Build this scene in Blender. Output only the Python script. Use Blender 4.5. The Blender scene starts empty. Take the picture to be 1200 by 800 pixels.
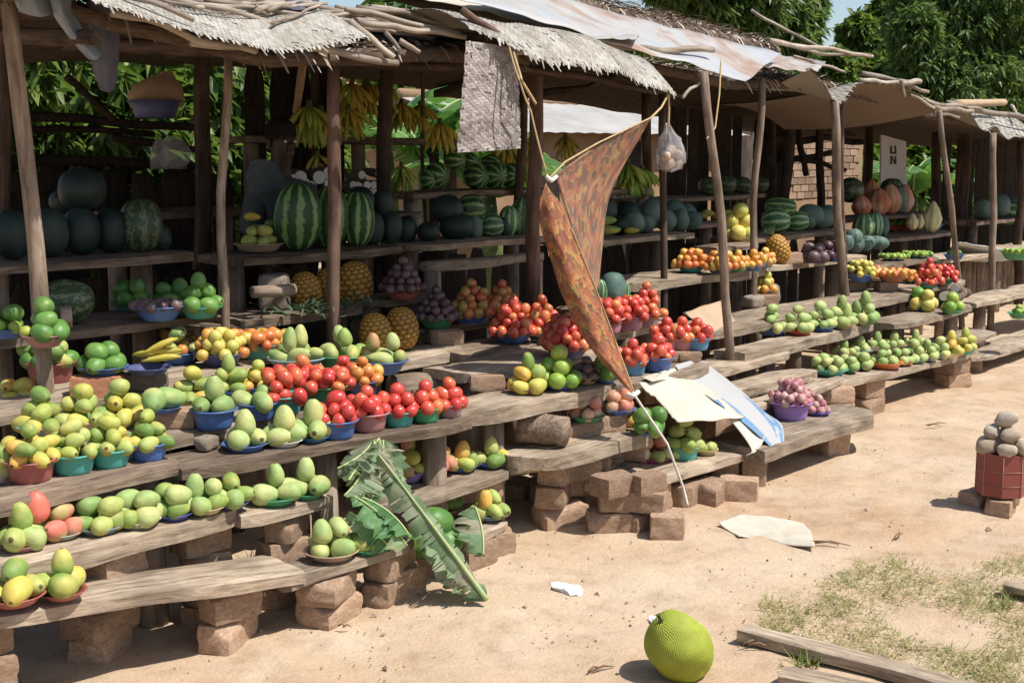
import bpy, bmesh, math, random
import numpy as np
from mathutils import Vector, Matrix, Euler, noise
R = math.radians
rng = random.Random(7)

# ------------------------------------------------------------------ camera, sky, sun, exposure
FPX, CAMH, YAW, PITCH = 1500.0, 1.7, R(41.5), math.atan(223 / 1500.0)
scene = bpy.context.scene
col = scene.collection
cam_d = bpy.data.cameras.new("camera")
cam_d.sensor_width = 36.0
cam_d.lens = 36.0 * FPX / 1200.0
cam_d.clip_start = 0.05
cam_d.clip_end = 3000
cam = bpy.data.objects.new("camera", cam_d)
col.objects.link(cam)
FW = Vector((math.cos(YAW), math.sin(YAW), 0))
RT = Vector((math.sin(YAW), -math.cos(YAW), 0))
cam.location = (0, 0, CAMH)
cam.rotation_euler = (FW * math.cos(PITCH) + Vector((0, 0, -math.sin(PITCH)))).to_track_quat('-Z', 'Y').to_euler()
scene.camera = cam

SUN_EL = R(59)
SUN_DIR = (RT * 0.93 - FW * 0.36).normalized() * math.cos(SUN_EL) + Vector((0, 0, math.sin(SUN_EL)))
world = bpy.data.worlds.new("World")
scene.world = world
world.use_nodes = True
wn = world.node_tree
wn.nodes.clear()
sky = wn.nodes.new("ShaderNodeTexSky")
sky.sky_type = 'NISHITA'
sky.sun_disc = False
sky.sun_elevation = SUN_EL
sky.sun_rotation = math.atan2(SUN_DIR.x, SUN_DIR.y)
sky.dust_density = 1.2
sky.air_density = 1.0
bg = wn.nodes.new("ShaderNodeBackground")
bg.inputs[1].default_value = 0.125
wo = wn.nodes.new("ShaderNodeOutputWorld")
wn.links.new(sky.outputs[0], bg.inputs[0])
wn.links.new(bg.outputs[0], wo.inputs[0])
sd = bpy.data.lights.new("sun", 'SUN')
sd.energy = 5.0
sd.angle = R(0.55)
sd.color = (1.0, 0.97, 0.92)
sun = bpy.data.objects.new("sun", sd)
col.objects.link(sun)
sun.rotation_euler = (-SUN_DIR).to_track_quat('-Z', 'Y').to_euler()
sun.location = (0, 0, 20)
vs = scene.view_settings
vs.view_transform = 'Standard'
vs.look = 'None'
vs.gamma = 1.0
vs.exposure = 0.25
vs.use_curve_mapping = False

# ------------------------------------------------------------------ layout helpers
def ray(u, v):
    x = (u - 600) / FPX
    y = (400 - v) / FPX
    cp, sp = math.cos(PITCH), math.sin(PITCH)
    f = cp + y * sp
    return Vector((FW.x * f + RT.x * x, FW.y * f + RT.y * x, -sp + y * cp))

def P(u, v, h=None, Y=None):
    d = ray(u, v)
    t = (h - CAMH) / d.z if h is not None else Y / d.y
    return Vector((d.x * t, d.y * t, CAMH + d.z * t))

def proj(p):
    cp, sp = math.cos(PITCH), math.sin(PITCH)
    z = p[2] - CAMH
    a = p[0] * FW.x + p[1] * FW.y
    r = p[0] * RT.x + p[1] * RT.y
    f = a * cp - z * sp
    up = a * sp + z * cp
    return 600 + FPX * r / f, 400 - FPX * up / f, FPX / f

def XU(u, Y, h):
    lo, hi = -5.0, 60.0
    for _ in range(40):
        m = (lo + hi) / 2
        if proj((m, Y, h))[0] < u: lo = m
        else: hi = m
    return lo

def gz(x, y):
    a = 0.018 * noise.noise(Vector((x * 0.9, y * 0.9, 3.1))) + 0.012 * noise.noise(Vector((x * 2.6, y * 2.6, 9.0)))
    return a - 0.012

# ------------------------------------------------------------------ object helpers
def mk(name, me, parent=None, loc=(0, 0, 0), rot=(0, 0, 0), sc=(1, 1, 1)):
    o = bpy.data.objects.new(name, me)
    col.objects.link(o)
    if parent is not None: o.parent = parent
    o.location = loc
    o.rotation_euler = rot
    o.scale = sc
    return o

def tag(o, label, cat, group=None):
    o["label"] = label
    o["category"] = cat
    if group: o["group"] = group
    return o

def structure(o):
    o["kind"] = "structure"
    return o

def empty(name, loc=(0, 0, 0), rz=0.0):
    o = bpy.data.objects.new(name, None)
    o.empty_display_size = 0.1
    col.objects.link(o)
    o.location = loc
    o.rotation_euler = (0, 0, rz)
    return o

def mesh(name, v, f, mat=None, smooth=True, uv=None, colr=None):
    me = bpy.data.meshes.new(name)
    me.from_pydata([tuple(p) for p in v], [], f)
    me.update()
    if smooth:
        me.polygons.foreach_set("use_smooth", [True] * len(me.polygons))
    if uv is not None:
        l = me.uv_layers.new(name="UVMap")
        li = np.empty(len(me.loops), dtype=np.int32)
        me.loops.foreach_get("vertex_index", li)
        l.data.foreach_set("uv", np.asarray(uv, dtype=np.float32)[li].ravel())
    if colr is not None:
        a = me.color_attributes.new("tone", 'FLOAT_COLOR', 'POINT')
        c = np.ones((len(v), 4), dtype=np.float32)
        c[:, :3] = np.asarray(colr, dtype=np.float32).reshape(len(v), -1)
        a.data.foreach_set("color", c.ravel())
    if mat is not None: me.materials.append(mat)
    return me

def nz(x, y, z=0.0):
    return noise.noise(Vector((x, y, z)))

# ------------------------------------------------------------------ materials
MATS = {}
class NT:
    def __init__(s, name):
        s.m = bpy.data.materials.new(name)
        s.m.use_nodes = True
        s.t = s.m.node_tree
        s.b = s.t.nodes["Principled BSDF"]
        MATS[name] = s.m
    def n(s, typ, **k):
        nd = s.t.nodes.new(typ)
        for a, b in k.items(): setattr(nd, a, b)
        return nd
    def l(s, a, b): s.t.links.new(a, b)
    def coord(s, scale=(1, 1, 1), kind='Object'):
        tc = s.n("ShaderNodeTexCoord")
        mp = s.n("ShaderNodeMapping")
        mp.inputs['Scale'].default_value = scale
        s.l(tc.outputs[kind], mp.inputs[0])
        return mp.outputs[0]
    def noise(s, vec, scale, detail=4, rough=0.6, dist=0.0):
        nd = s.n("ShaderNodeTexNoise")
        nd.inputs['Scale'].default_value = scale
        nd.inputs['Detail'].default_value = detail
        nd.inputs['Roughness'].default_value = rough
        nd.inputs['Distortion'].default_value = dist
        if vec is not None: s.l(vec, nd.inputs['Vector'])
        return nd.outputs[0]
    def ramp(s, fac, stops, interp='LINEAR'):
        r = s.n("ShaderNodeValToRGB")
        e = r.color_ramp.elements
        r.color_ramp.interpolation = interp
        while len(e) < len(stops): e.new(0.5)
        for k, (p, c) in zip(e, stops):
            k.position = p
            k.color = (c[0], c[1], c[2], 1)
        s.l(fac, r.inputs[0])
        return r.outputs[0]
    def rnd(s):
        at = s.n("ShaderNodeAttribute", attribute_name="rnd")
        return s.math('FRACT', s.math('ADD', s.n("ShaderNodeObjectInfo").outputs['Random'], at.outputs['Fac']))
    def math(s, op, a, b=None):
        m = s.n("ShaderNodeMath", operation=op)
        for i, x in enumerate((a, b)):
            if x is None: continue
            if isinstance(x, (int, float)): m.inputs[i].default_value = x
            else: s.l(x, m.inputs[i])
        return m.outputs[0]
    def mix(s, fac, a, b, mode='MIX'):
        m = s.n("ShaderNodeMix", data_type='RGBA', blend_type=mode)
        for sock, x in ((m.inputs[0], fac), (m.inputs[6], a), (m.inputs[7], b)):
            if isinstance(x, (int, float)): sock.default_value = x
            elif isinstance(x, (tuple, list)): sock.default_value = (x[0], x[1], x[2], 1)
            else: s.l(x, sock)
        return m.outputs[2]
    def hsv(s, c, h=None, sat=None, v=None):
        m = s.n("ShaderNodeHueSaturation")
        s.l(c, m.inputs['Color'])
        for nm, x in (('Hue', h), ('Saturation', sat), ('Value', v)):
            if x is None: continue
            if isinstance(x, (int, float)): m.inputs[nm].default_value = x
            else: s.l(x, m.inputs[nm])
        return m.outputs[0]
    def rng(s, x, a, b):
        m = s.n("ShaderNodeMapRange")
        m.inputs[3].default_value = a
        m.inputs[4].default_value = b
        s.l(x, m.inputs[0])
        return m.outputs[0]
    def bump(s, h, strength=0.4, dist=0.01):
        b = s.n("ShaderNodeBump")
        b.inputs['Strength'].default_value = strength
        b.inputs['Distance'].default_value = dist
        s.l(h, b.inputs['Height'])
        s.l(b.outputs[0], s.b.inputs['Normal'])
    def out(s, c, rough=0.7, spec=0.3):
        if isinstance(c, (tuple, list)): s.b.inputs['Base Color'].default_value = (*c, 1)
        else: s.l(c, s.b.inputs['Base Color'])
        if isinstance(rough, (int, float)): s.b.inputs['Roughness'].default_value = rough
        else: s.l(rough, s.b.inputs['Roughness'])
        s.b.inputs['Specular IOR Level'].default_value = spec
        return s.m

def wood_mat(name, dark, mid, light, along=(3.0, 26, 26), bstr=0.6, var=(0.75, 1.2)):
    s = NT(name)
    off = s.n("ShaderNodeVectorMath", operation='ADD')
    tc = s.n("ShaderNodeTexCoord")
    s.l(tc.outputs['Object'], off.inputs[0])
    sc = s.n("ShaderNodeVectorMath", operation='SCALE')
    cx = s.n("ShaderNodeCombineXYZ")
    r = s.rnd()
    s.l(r, cx.inputs[0]); s.l(r, cx.inputs[1]); s.l(r, cx.inputs[2])
    s.l(cx.outputs[0], sc.inputs[0]); sc.inputs['Scale'].default_value = 37.0
    s.l(sc.outputs[0], off.inputs[1])
    mp = s.n("ShaderNodeMapping")
    mp.inputs['Scale'].default_value = along
    s.l(off.outputs[0], mp.inputs[0])
    n1 = s.noise(mp.outputs[0], 1.6, 8, 0.68, 0.6)
    n2 = s.noise(off.outputs[0], 4.0, 5, 0.6)
    c = s.ramp(n1, [(0.3, dark), (0.48, mid), (0.68, light)])
    c = s.mix(s.rng(n2, 0.0, 0.55), c, tuple(x * 0.55 for x in mid), 'MULTIPLY') if False else c
    blot = s.ramp(n2, [(0.35, (0.62, 0.6, 0.58)), (0.65, (1.12, 1.1, 1.06))])
    c = s.mix(1.0, c, blot, 'MULTIPLY')
    c = s.hsv(c, v=s.rng(r, *var))
    s.bump(n1, bstr, 0.012)
    return s.out(c, 0.85, 0.2)

wood_mat("plank_wood", (.13, .095, .066), (.355, .275, .20), (.51, .43, .33))
wood_mat("old_plank_wood", (.06, .042, .03), (.20, .145, .105), (.33, .25, .19))
wood_mat("pole_wood", (.10, .07, .05), (.27, .20, .15), (.42, .34, .27), (14, 14, 2.0), 0.5)
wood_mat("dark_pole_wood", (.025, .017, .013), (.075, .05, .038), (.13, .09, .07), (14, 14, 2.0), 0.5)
wood_mat("red_pole_wood", (.05, .03, .022), (.13, .08, .06), (.20, .13, .10), (14, 14, 2.0), 0.3)
wood_mat("stick_wood", (.14, .10, .07), (.34, .28, .22), (.52, .46, .39), (14, 14, 2.0), 0.4, (0.7, 1.2))
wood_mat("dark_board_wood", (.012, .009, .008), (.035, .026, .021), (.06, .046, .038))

def brick_mat(name, a, b, dust):
    s = NT(name)
    v = s.coord()
    n1 = s.noise(v, 9, 6, 0.65)
    n2 = s.noise(v, 55, 4, 0.7)
    c = s.ramp(n1, [(0.3, a), (0.55, b), (0.72, dust)])
    c = s.mix(0.35, c, s.ramp(n2, [(0.35, (.4, .36, .33)), (0.6, (1.1, 1.1, 1.1))]), 'MULTIPLY')
    c = s.hsv(c, v=s.rng(s.rnd(), 0.75, 1.25))
    s.bump(n2, 0.7, 0.008)
    return s.out(c, 0.93, 0.1)
brick_mat("mud_brick", (.30, .18, .115), (.44, .30, .20), (.55, .42, .30))
brick_mat("red_brick", (.42, .17, .09), (.50, .23, .13), (.55, .34, .23))
brick_mat("grey_stone", (.22, .17, .13), (.33, .27, .21), (.45, .38, .30))

def plastic(name, c, dust=0.12):
    s = NT(name)
    v = s.coord()
    n = s.noise(v, 14, 5, 0.6)
    cc = s.mix(s.rng(n, 0.0, dust * 2), c, (.45, .36, .27))
    cc = s.hsv(cc, v=s.rng(s.rnd(), 0.85, 1.15))
    return s.out(cc, s.rng(n, 0.28, 0.5), 0.45)
for nm, c in dict(teal=(.012, .30, .25), green=(.015, .26, .10), blue=(.02, .11, .36), navy=(.015, .04, .16), skyblue=(.05, .25, .46),
                  violet=(.06, .08, .45), maroon=(.28, .055, .05), rose=(.38, .16, .17), pink=(.55, .22, .27), red=(.50, .05, .025),
                  orange=(.60, .14, .02), purple=(.27, .16, .48), magenta=(.42, .04, .12), white=(.62, .60, .55), cream=(.55, .43, .22),
                  greyblue=(.22, .31, .38), palegreen=(.45, .56, .46), tan=(.42, .29, .20), mauve=(.30, .18, .20), terracotta=(.40, .13, .07),
                  darkteal=(.01, .14, .14)).items():
    plastic("plastic_" + nm, c)

def fruit(name, stops, blush=None, bl_lo=0.52, bl_hi=0.7, rough=0.42, spec=0.4, spots=0.0, tipmix=None):
    stem = name.startswith(('mango', 'avocado', 'papaya')); calyx = name.startswith('tomato')
    s = NT(name)
    r = s.rnd()
    c = s.ramp(r, stops)
    tc = s.n("ShaderNodeTexCoord")
    off = s.n("ShaderNodeVectorMath", operation='ADD')
    cx = s.n("ShaderNodeCombineXYZ")
    m = s.math('MULTIPLY', r, 53.0)
    s.l(m, cx.inputs[0]); s.l(m, cx.inputs[1]); s.l(m, cx.inputs[2])
    s.l(tc.outputs['Object'], off.inputs[0]); s.l(cx.outputs[0], off.inputs[1])
    v = off.outputs[0]
    if blush:
        n = s.noise(v, 0.9, 2, 0.5)
        c = s.mix(s.ramp(n, [(bl_lo, (0, 0, 0)), (bl_hi, (1, 1, 1))]), c, blush)
    n2 = s.noise(v, 3.2, 5, 0.6)
    c = s.hsv(c, v=s.rng(n2, 0.62, 1.34))
    c = s.hsv(c, sat=0.94)
    if spots:
        n3 = s.noise(v, 11, 3, 0.6)
        c = s.mix(s.ramp(n3, [(0.66, (0, 0, 0)), (0.74, (spots, spots, spots))]), c, (.07, .045, .02))
    if stem or calyx:
        sp = s.n("ShaderNodeSeparateXYZ"); s.l(tc.outputs['Object'], sp.inputs[0])
        if stem: k = s.ramp(s.math('ADD', sp.outputs[0], s.math('MULTIPLY', n2, .03)), [(0.497, (0, 0, 0)), (0.507, (1, 1, 1))])
        else:
            rr = s.math('ADD', s.math('MULTIPLY', sp.outputs[0], sp.outputs[0]), s.math('MULTIPLY', sp.outputs[1], sp.outputs[1]))
            rr = s.math('ADD', rr, s.math('MULTIPLY', s.math('LESS_THAN', sp.outputs[2], 0.0), 1.0))
            k = s.ramp(rr, [(0.004, (1, 1, 1)), (0.012, (0, 0, 0))])
        at = s.n("ShaderNodeAttribute", attribute_name="rnd")
        k = s.math('MULTIPLY', k, s.math('LESS_THAN', at.outputs['Fac'], 0.0001))
        c = s.mix(k, c, (.09, .06, .025) if stem else (.10, .13, .03))
    s.b.inputs['Subsurface Weight'].default_value = 0.0
    s.bump(s.noise(v, 9, 5, 0.65), 0.10, 0.05)
    return s.out(c, s.rng(n2, rough - 0.08, rough + 0.12), spec)
# unit meshes are ~1 across, so object-space noise scales are per fruit
fruit("mango_green", [(0, (.13, .23, .04)), (.35, (.22, .32, .06)), (.7, (.33, .40, .09)), (1, (.42, .44, .12))], (.48, .42, .09), .5, .72, .5, .3, .6)
fruit("mango_yellow", [(0, (.34, .40, .07)), (.3, (.48, .44, .07)), (.7, (.62, .42, .05)), (1, (.66, .34, .05))], (.30, .40, .08), .5, .7, .5, .3, .7)
fruit("mango_red", [(0, (.30, .36, .09)), (.4, (.42, .34, .12)), (.7, (.50, .22, .12)), (1, (.36, .38, .10))], (.55, .14, .09), .45, .66, .52, .3, .8)
fruit("mango_scarlet", [(0, (.62, .12, .07)), (1, (.62, .12, .07))], (.62, .30, .10), .55, .75, .42, .35, .3)
fruit("mango_pale", [(0, (.20, .31, .08)), (.5, (.30, .41, .12)), (1, (.40, .46, .16))], (.47, .46, .15), .46, .68, .52, .3, .8)
fruit("avocado", [(0, (.055, .16, .02)), (.5, (.08, .21, .03)), (1, (.13, .27, .04))], (.17, .28, .05), .5, .7, .4, .4, .5)
fruit("lime", [(0, (.10, .26, .02)), (.5, (.2, .36, .03)), (1, (.36, .42, .05))], (.3, .4, .05), .5, .7, .4, .4, .3)
fruit("tomato_red", [(0, (.52, .02, .012)), (.5, (.58, .04, .016)), (.85, (.62, .10, .02)), (1, (.64, .20, .03))], (.60, .13, .03), .62, .8, .25, .5, .2)
fruit("tomato_orange", [(0, (.60, .12, .018)), (.4, (.66, .23, .02)), (.75, (.66, .34, .03)), (1, (.58, .40, .06))], (.55, .36, .06), .55, .75, .28, .5, .3)
fruit("tomato_mixed", [(0, (.44, .08, .02)), (.35, (.52, .17, .03)), (.65, (.48, .26, .05)), (1, (.30, .27, .05))], (.5, .08, .03), .5, .7, .3, .45, .3)
fruit("tomato_pink", [(0, (.52, .025, .015)), (.6, (.60, .07, .022)), (1, (.66, .22, .04))], (.62, .20, .04), .6, .78, .25, .5, .2)
fruit("lemon", [(0, (.62, .45, .05)), (.5, (.62, .50, .09)), (1, (.45, .47, .08))], (.40, .44, .08), .55, .75, .4, .4, .3)
fruit("passion_fruit", [(0, (.06, .022, .035)), (.5, (.115, .055, .065)), (1, (.17, .10, .095))], (.16, .12, .10), .5, .7, .4, .4, .3)
fruit("onion", [(0, (.34, .08, .12)), (.5, (.42, .15, .17)), (1, (.50, .28, .24))], (.56, .36, .28), .5, .7, .4, .35, .3)
fruit("pomegranate", [(0, (.52, .15, .09)), (.5, (.55, .26, .15)), (1, (.60, .42, .22))], (.62, .45, .25), .5, .68, .42, .35, .4)
fruit("potato", [(0, (.36, .28, .20)), (.5, (.42, .34, .25)), (1, (.48, .40, .31))], (.30, .22, .15), .55, .7, .8, .15, .5)
fruit("yam", [(0, (.10, .07, .05)), (1, (.17, .12, .09))], (.2, .15, .11), .5, .7, .9, .1, .5)
fruit("banana_yellow", [(0, (.46, .34, .03)), (.5, (.55, .40, .035)), (1, (.36, .36, .04))], (.28, .32, .04), .55, .75, .5, .3, .8)
fruit("banana_green", [(0, (.16, .27, .03)), (.6, (.26, .36, .04)), (1, (.42, .40, .05))], (.32, .36, .05), .5, .7, .5, .3, .5)
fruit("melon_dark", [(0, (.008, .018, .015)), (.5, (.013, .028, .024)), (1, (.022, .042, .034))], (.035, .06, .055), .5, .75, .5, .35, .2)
fruit("melon_blue", [(0, (.06, .105, .085)), (.5, (.08, .14, .115)), (1, (.10, .16, .12))], (.14, .20, .16), .5, .75, .55, .3, .2)
fruit("squash_orange", [(0, (.42, .13, .05)), (.5, (.46, .17, .08)), (1, (.50, .24, .14))], (.55, .33, .22), .5, .7, .55, .3, .3)
fruit("squash_cream", [(0, (.55, .46, .20)), (1, (.60, .52, .28))], (.50, .46, .20), .5, .7, .55, .3, .3)
fruit("papaya", [(0, (.10, .2, .03)), (.6, (.17, .26, .035)), (1, (.5, .34, .03))], (.45, .33, .04), .55, .68, .45, .35, .3)

def melon_mat(name, dark, light, n, rough_edge=0.9):
    s = NT(name)
    tc = s.n("ShaderNodeTexCoord")
    sp = s.n("ShaderNodeSeparateXYZ")
    s.l(tc.outputs['Object'], sp.inputs[0])
    ang = s.math('ARCTAN2', sp.outputs[1], sp.outputs[2])
    r = s.rnd()
    off = s.n("ShaderNodeVectorMath", operation='ADD')
    cx = s.n("ShaderNodeCombineXYZ")
    s.l(s.math('MULTIPLY', r, 31.0), cx.inputs[0])
    s.l(tc.outputs['Object'], off.inputs[0]); s.l(cx.outputs[0], off.inputs[1])
    nn = s.noise(off.outputs[0], 9, 4, 0.7)
    n3 = s.noise(off.outputs[0], 3, 2, 0.5)
    a = s.math('ADD', s.math('MULTIPLY', ang, n), s.math('MULTIPLY', s.math('SUBTRACT', nn, 0.5), rough_edge * 5))
    a = s.math('ADD', a, s.math('MULTIPLY', n3, 2.0))
    w = s.math('SINE', a)
    c = s.ramp(s.rng(w, 0.1, 0.9), [(0.30, dark), (0.42, tuple((x + y) / 2 for x, y in zip(dark, light))), (0.56, light)])
    c = s.mix(s.rng(s.noise(off.outputs[0], 26, 3, 0.7), 0, 0.5), c, dark)
    c = s.hsv(c, v=s.rng(r, 0.8, 1.2))
    return s.out(c, 0.42, 0.4)
melon_mat("melon_striped", (.022, .075, .022), (.27, .40, .14), 9)
melon_mat("melon_pale", (.05, .14, .05), (.38, .50, .26), 9)
melon_mat("melon_mottled", (.03, .055, .025), (.17, .19, .10), 9, 3.6)

def tone_mat(name, lo, hi, rough=0.85, spec=0.15, trans=0.0, nscale=0, var=None, dirt=None):
    """colour from the painted 'tone' of single fibres, leaves or eyes"""
    s = NT(name)
    at = s.n("ShaderNodeAttribute", attribute_name="tone")
    sp = s.n("ShaderNodeSeparateColor")
    s.l(at.outputs['Color'], sp.inputs[0])
    if isinstance(lo[0], tuple): c = s.ramp(sp.outputs[0], [(i / (len(lo) - 1), x) for i, x in enumerate(lo)])
    else: c = s.ramp(sp.outputs[0], [(0, lo), (1, hi)])
    if nscale:
        n = s.noise(s.coord(), nscale, 4, 0.6)
        c = s.hsv(c, v=s.rng(n, 0.6, 1.4))
    if dirt: c = s.mix(s.ramp(s.noise(s.coord(), 2.6, 6, 0.7), [(0.56, (0, 0, 0)), (0.70, (.8, .8, .8))]), c, dirt)
    if var: c = s.hsv(c, v=s.rng(s.rnd(), *var))
    m = s.out(c, rough, spec)
    if trans:
        tr = s.n("ShaderNodeBsdfTranslucent")
        s.l(s.hsv(c, h=0.485, sat=1.1, v=1.5), tr.inputs[0])
        mx = s.n("ShaderNodeMixShader")
        mx.inputs[0].default_value = trans
        s.l(s.b.outputs[0], mx.inputs[1]); s.l(tr.outputs[0], mx.inputs[2])
        s.l(mx.outputs[0], s.t.nodes["Material Output"].inputs[0])
    return m
tone_mat("leaf_mango", [(.04, .08, .022), (.07, .13, .035), (.115, .185, .05), (.20, .25, .065)], None, 0.42, 0.4, 0.4)
tone_mat("leaf_light", [(.035, .075, .015), (.07, .13, .028), (.12, .19, .04), (.21, .26, .06)], None, 0.45, 0.4, 0.4)
tone_mat("leaf_banana", [(.05, .13, .03), (.09, .21, .05), (.15, .28, .07)], None, 0.45, 0.4, 0.4)
tone_mat("grass_dry", [(.13, .18, .045), (.30, .29, .11), (.44, .38, .19), (.19, .25, .07)], None, 0.8, 0.15, 0.25)
tone_mat("straw", [(.15, .115, .08), (.33, .27, .20), (.50, .43, .34)], None, 0.85, 0.15)
tone_mat("mat_weave", [(.22, .195, .155), (.315, .285, .235), (.43, .40, .35)], None, 0.75, 0.25)
tone_mat("mat_grey_weave", [(.16, .13, .115), (.28, .235, .21), (.42, .37, .33)], None, 0.75, 0.25)
tone_mat("mat_brown_weave", [(.15, .105, .075), (.23, .165, .12), (.31, .24, .18)], None, 0.8, 0.2)
tone_mat("pine_eye", [(.10, .055, .015), (.34, .17, .03), (.55, .30, .05)], None, 0.5, 0.3)
tone_mat("pine_leaf", [(.03, .07, .035), (.08, .14, .07), (.15, .21, .11)], None, 0.5, 0.3, 0.15)
tone_mat("jack_skin", [(.15, .17, .022), (.31, .35, .04), (.45, .49, .07)], None, 0.6, 0.25, 0, 3.0, None, (.20, .17, .045))
tone_mat("wilted_leaf", [(.10, .15, .07), (.17, .25, .13), (.26, .31, .19), (.30, .27, .19)], None, 0.6, 0.25, 0.3, 9.0)
tone_mat("fresh_leaf", [(.06, .15, .05), (.12, .25, .09), (.20, .33, .13), (.30, .38, .2)], None, 0.5, 0.35, 0.3, 9.0)
# ------------------------------------------------------------------ more materials
s = NT("ground_soil")
tc = s.n("ShaderNodeTexCoord")
v = tc.outputs['Object']
n1 = s.noise(v, 0.55, 6, 0.6, 0.5)
n2 = s.noise(v, 5.0, 8, 0.7)
n3 = s.noise(v, 70, 4, 0.75)
n4 = s.noise(v, 1.7, 5, 0.65, 1.0)
c = s.ramp(n1, [(0.3, (.40, .245, .145)), (0.45, (.475, .335, .215)), (0.62, (.535, .41, .285))])
c = s.mix(s.ramp(n4, [(0.45, (0, 0, 0)), (0.72, (.75, .75, .75))]), c, (.545, .435, .315))
c = s.mix(1.0, c, s.ramp(n2, [(0.28, (.74, .70, .66)), (0.5, (1, 1, 1)), (0.75, (1.12, 1.12, 1.1))]), 'MULTIPLY')
c = s.mix(0.32, c, s.ramp(n3, [(0.3, (.62, .58, .54)), (0.5, (1, 1, 1)), (0.75, (1.25, 1.22, 1.2))]), 'MULTIPLY')
hh = s.math('ADD', s.math('MULTIPLY', n2, 1.0), s.math('MULTIPLY', n3, 0.35))
s.bump(hh, 0.6, 0.035)
s.out(c, 0.95, 0.08)

def simple(name, a, b, scale, rough=0.8, spec=0.2, bstr=0.0, trans=0.0, stretch=(1, 1, 1), detail=5):
    s = NT(name)
    n = s.noise(s.coord(stretch), scale, detail, 0.62)
    c = s.ramp(n, [(0.3, a), (0.7, b)])
    c = s.hsv(c, v=s.rng(s.rnd(), 0.9, 1.1))
    if bstr: s.bump(n, bstr, 0.01)
    m = s.out(c, rough, spec)
    if trans:
        tr = s.n("ShaderNodeBsdfTranslucent")
        s.l(c, tr.inputs[0])
        mx = s.n("ShaderNodeMixShader")
        mx.inputs[0].default_value = trans
        s.l(s.b.outputs[0], mx.inputs[1]); s.l(tr.outputs[0], mx.inputs[2])
        s.l(mx.outputs[0], s.t.nodes["Material Output"].inputs[0])
    return m
simple("cardboard", (.42, .37, .29), (.54, .49, .40), 5, 0.85, 0.15, 0.1)
simple("cardboard_brown", (.36, .25, .16), (.45, .33, .22), 6, 0.85, 0.15, 0.1)
simple("thatch", (.07, .048, .035), (.16, .115, .085), 9, 0.95, 0.05, 0.8, 0, (2, 2, 10))
simple("tin_pale", (.48, .49, .50), (.62, .62, .61), 3, 0.5, 0.4, 0.05)
simple("tin_white", (.28, .26, .235), (.40, .385, .36), 2, 0.55, 0.3, 0.0)
simple("roof_red", (.28, .10, .07), (.40, .18, .13), 3, 0.8, 0.2, 0.2)
simple("wall_white", (.55, .54, .52), (.66, .65, .62), 1.5, 0.85, 0.2, 0.1)
simple("wall_mud", (.28, .17, .10), (.40, .26, .16), 2.5, 0.9, 0.1, 0.3)
simple("sack_white", (.55, .53, .47), (.68, .66, .60), 6, 0.7, 0.3, 0.3, 0.15)
simple("tarp_grey", (.13, .15, .18), (.25, .28, .33), 5, 0.4, 0.4, 0.1)
simple("tarp_dark", (.05, .05, .07), (.10, .10, .13), 5, 0.5, 0.4, 0.1)
simple("bag_film", (.42, .40, .40), (.60, .58, .57), 12, 0.35, 0.5, 0.4, 0.35)
simple("mushroom_tan", (.42, .30, .22), (.52, .40, .31), 8, 0.7, 0.3, 0.2)
simple("rope_tan", (.38, .26, .13), (.50, .37, .2), 30, 0.9, 0.1, 0.2)
simple("rope_white", (.55, .52, .46), (.66, .62, .56), 30, 0.9, 0.1)
simple("skin_dark", (.045, .026, .018), (.06, .035, .025), 8, 0.5, 0.35, 0.05)
simple("hair_black", (.006, .005, .005), (.014, .012, .011), 60, 0.8, 0.2, 0.6)
simple("shirt_grey", (.055, .068, .075), (.09, .105, .11), 8, 0.85, 0.15, 0.3)
simple("cloth_teal", (.02, .14, .12), (.03, .2, .17), 8, 0.8, 0.2, 0.2)
simple("cloth_dark", (.02, .02, .025), (.04, .038, .045), 8, 0.85, 0.15, 0.3)
simple("eye_white", (.6, .58, .55), (.65, .62, .6), 4, 0.3, 0.5)
simple("paper_white", (.74, .73, .72), (.80, .79, .78), 9, 0.7, 0.3, 0.2)
simple("cut_wood", (.40, .28, .17), (.52, .38, .25), 20, 0.85, 0.1, 0.3)
simple("yam_flesh", (.66, .64, .58), (.74, .72, .66), 20, 0.6, 0.3, 0.1)
simple("sign_grey", (.44, .44, .45), (.52, .52, .53), 3, 0.7, 0.3)
simple("letter_black", (.012, .012, .013), (.02, .02, .02), 3, 0.7, 0.3)
simple("leaf_litter", (.16, .10, .06), (.28, .19, .12), 20, 0.9, 0.1)
simple("wilted_plain", (.09, .12, .06), (.25, .25, .17), 14, 0.65, 0.2, 0.4, 0.2)
simple("stem_pale", (.30, .38, .14), (.42, .46, .22), 12, 0.5, 0.3, 0.1)
simple("stem_green", (.07, .09, .03), (.13, .15, .05), 12, 0.6, 0.3, 0.1)
simple("tree_bark", (.05, .038, .03), (.13, .10, .08), 7, 0.95, 0.05, 0.9, 0, (1, 1, .25))
simple("weathered_log", (.34, .30, .25), (.56, .50, .43), 7, 0.85, 0.15, 0.4, 0, (1, 1, 1))
simple("box_cardboard_red", (.24, .06, .05), (.31, .085, .07), 4, 0.6, 0.3, 0.05)
simple("hill_green", (.05, .09, .03), (.10, .14, .05), 0.2, 0.95, 0.05)

s = NT("tin_rust")
v = s.coord((1, 1, 1))
n = s.noise(v, 1.3, 6, 0.6, 0.4)
n2 = s.noise(v, 7, 5, 0.7)
c = s.ramp(n, [(0.38, (.40, .41, .42)), (0.5, (.44, .41, .37)), (0.58, (.34, .22, .15)), (0.68, (.40, .38, .34))])
c = s.mix(0.5, c, s.ramp(n2, [(0.3, (.8, .75, .7)), (0.6, (1.05, 1.05, 1.05))]), 'MULTIPLY')
s.b.inputs['Metallic'].default_value = 0.25
s.out(c, 0.5, 0.4)

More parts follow.
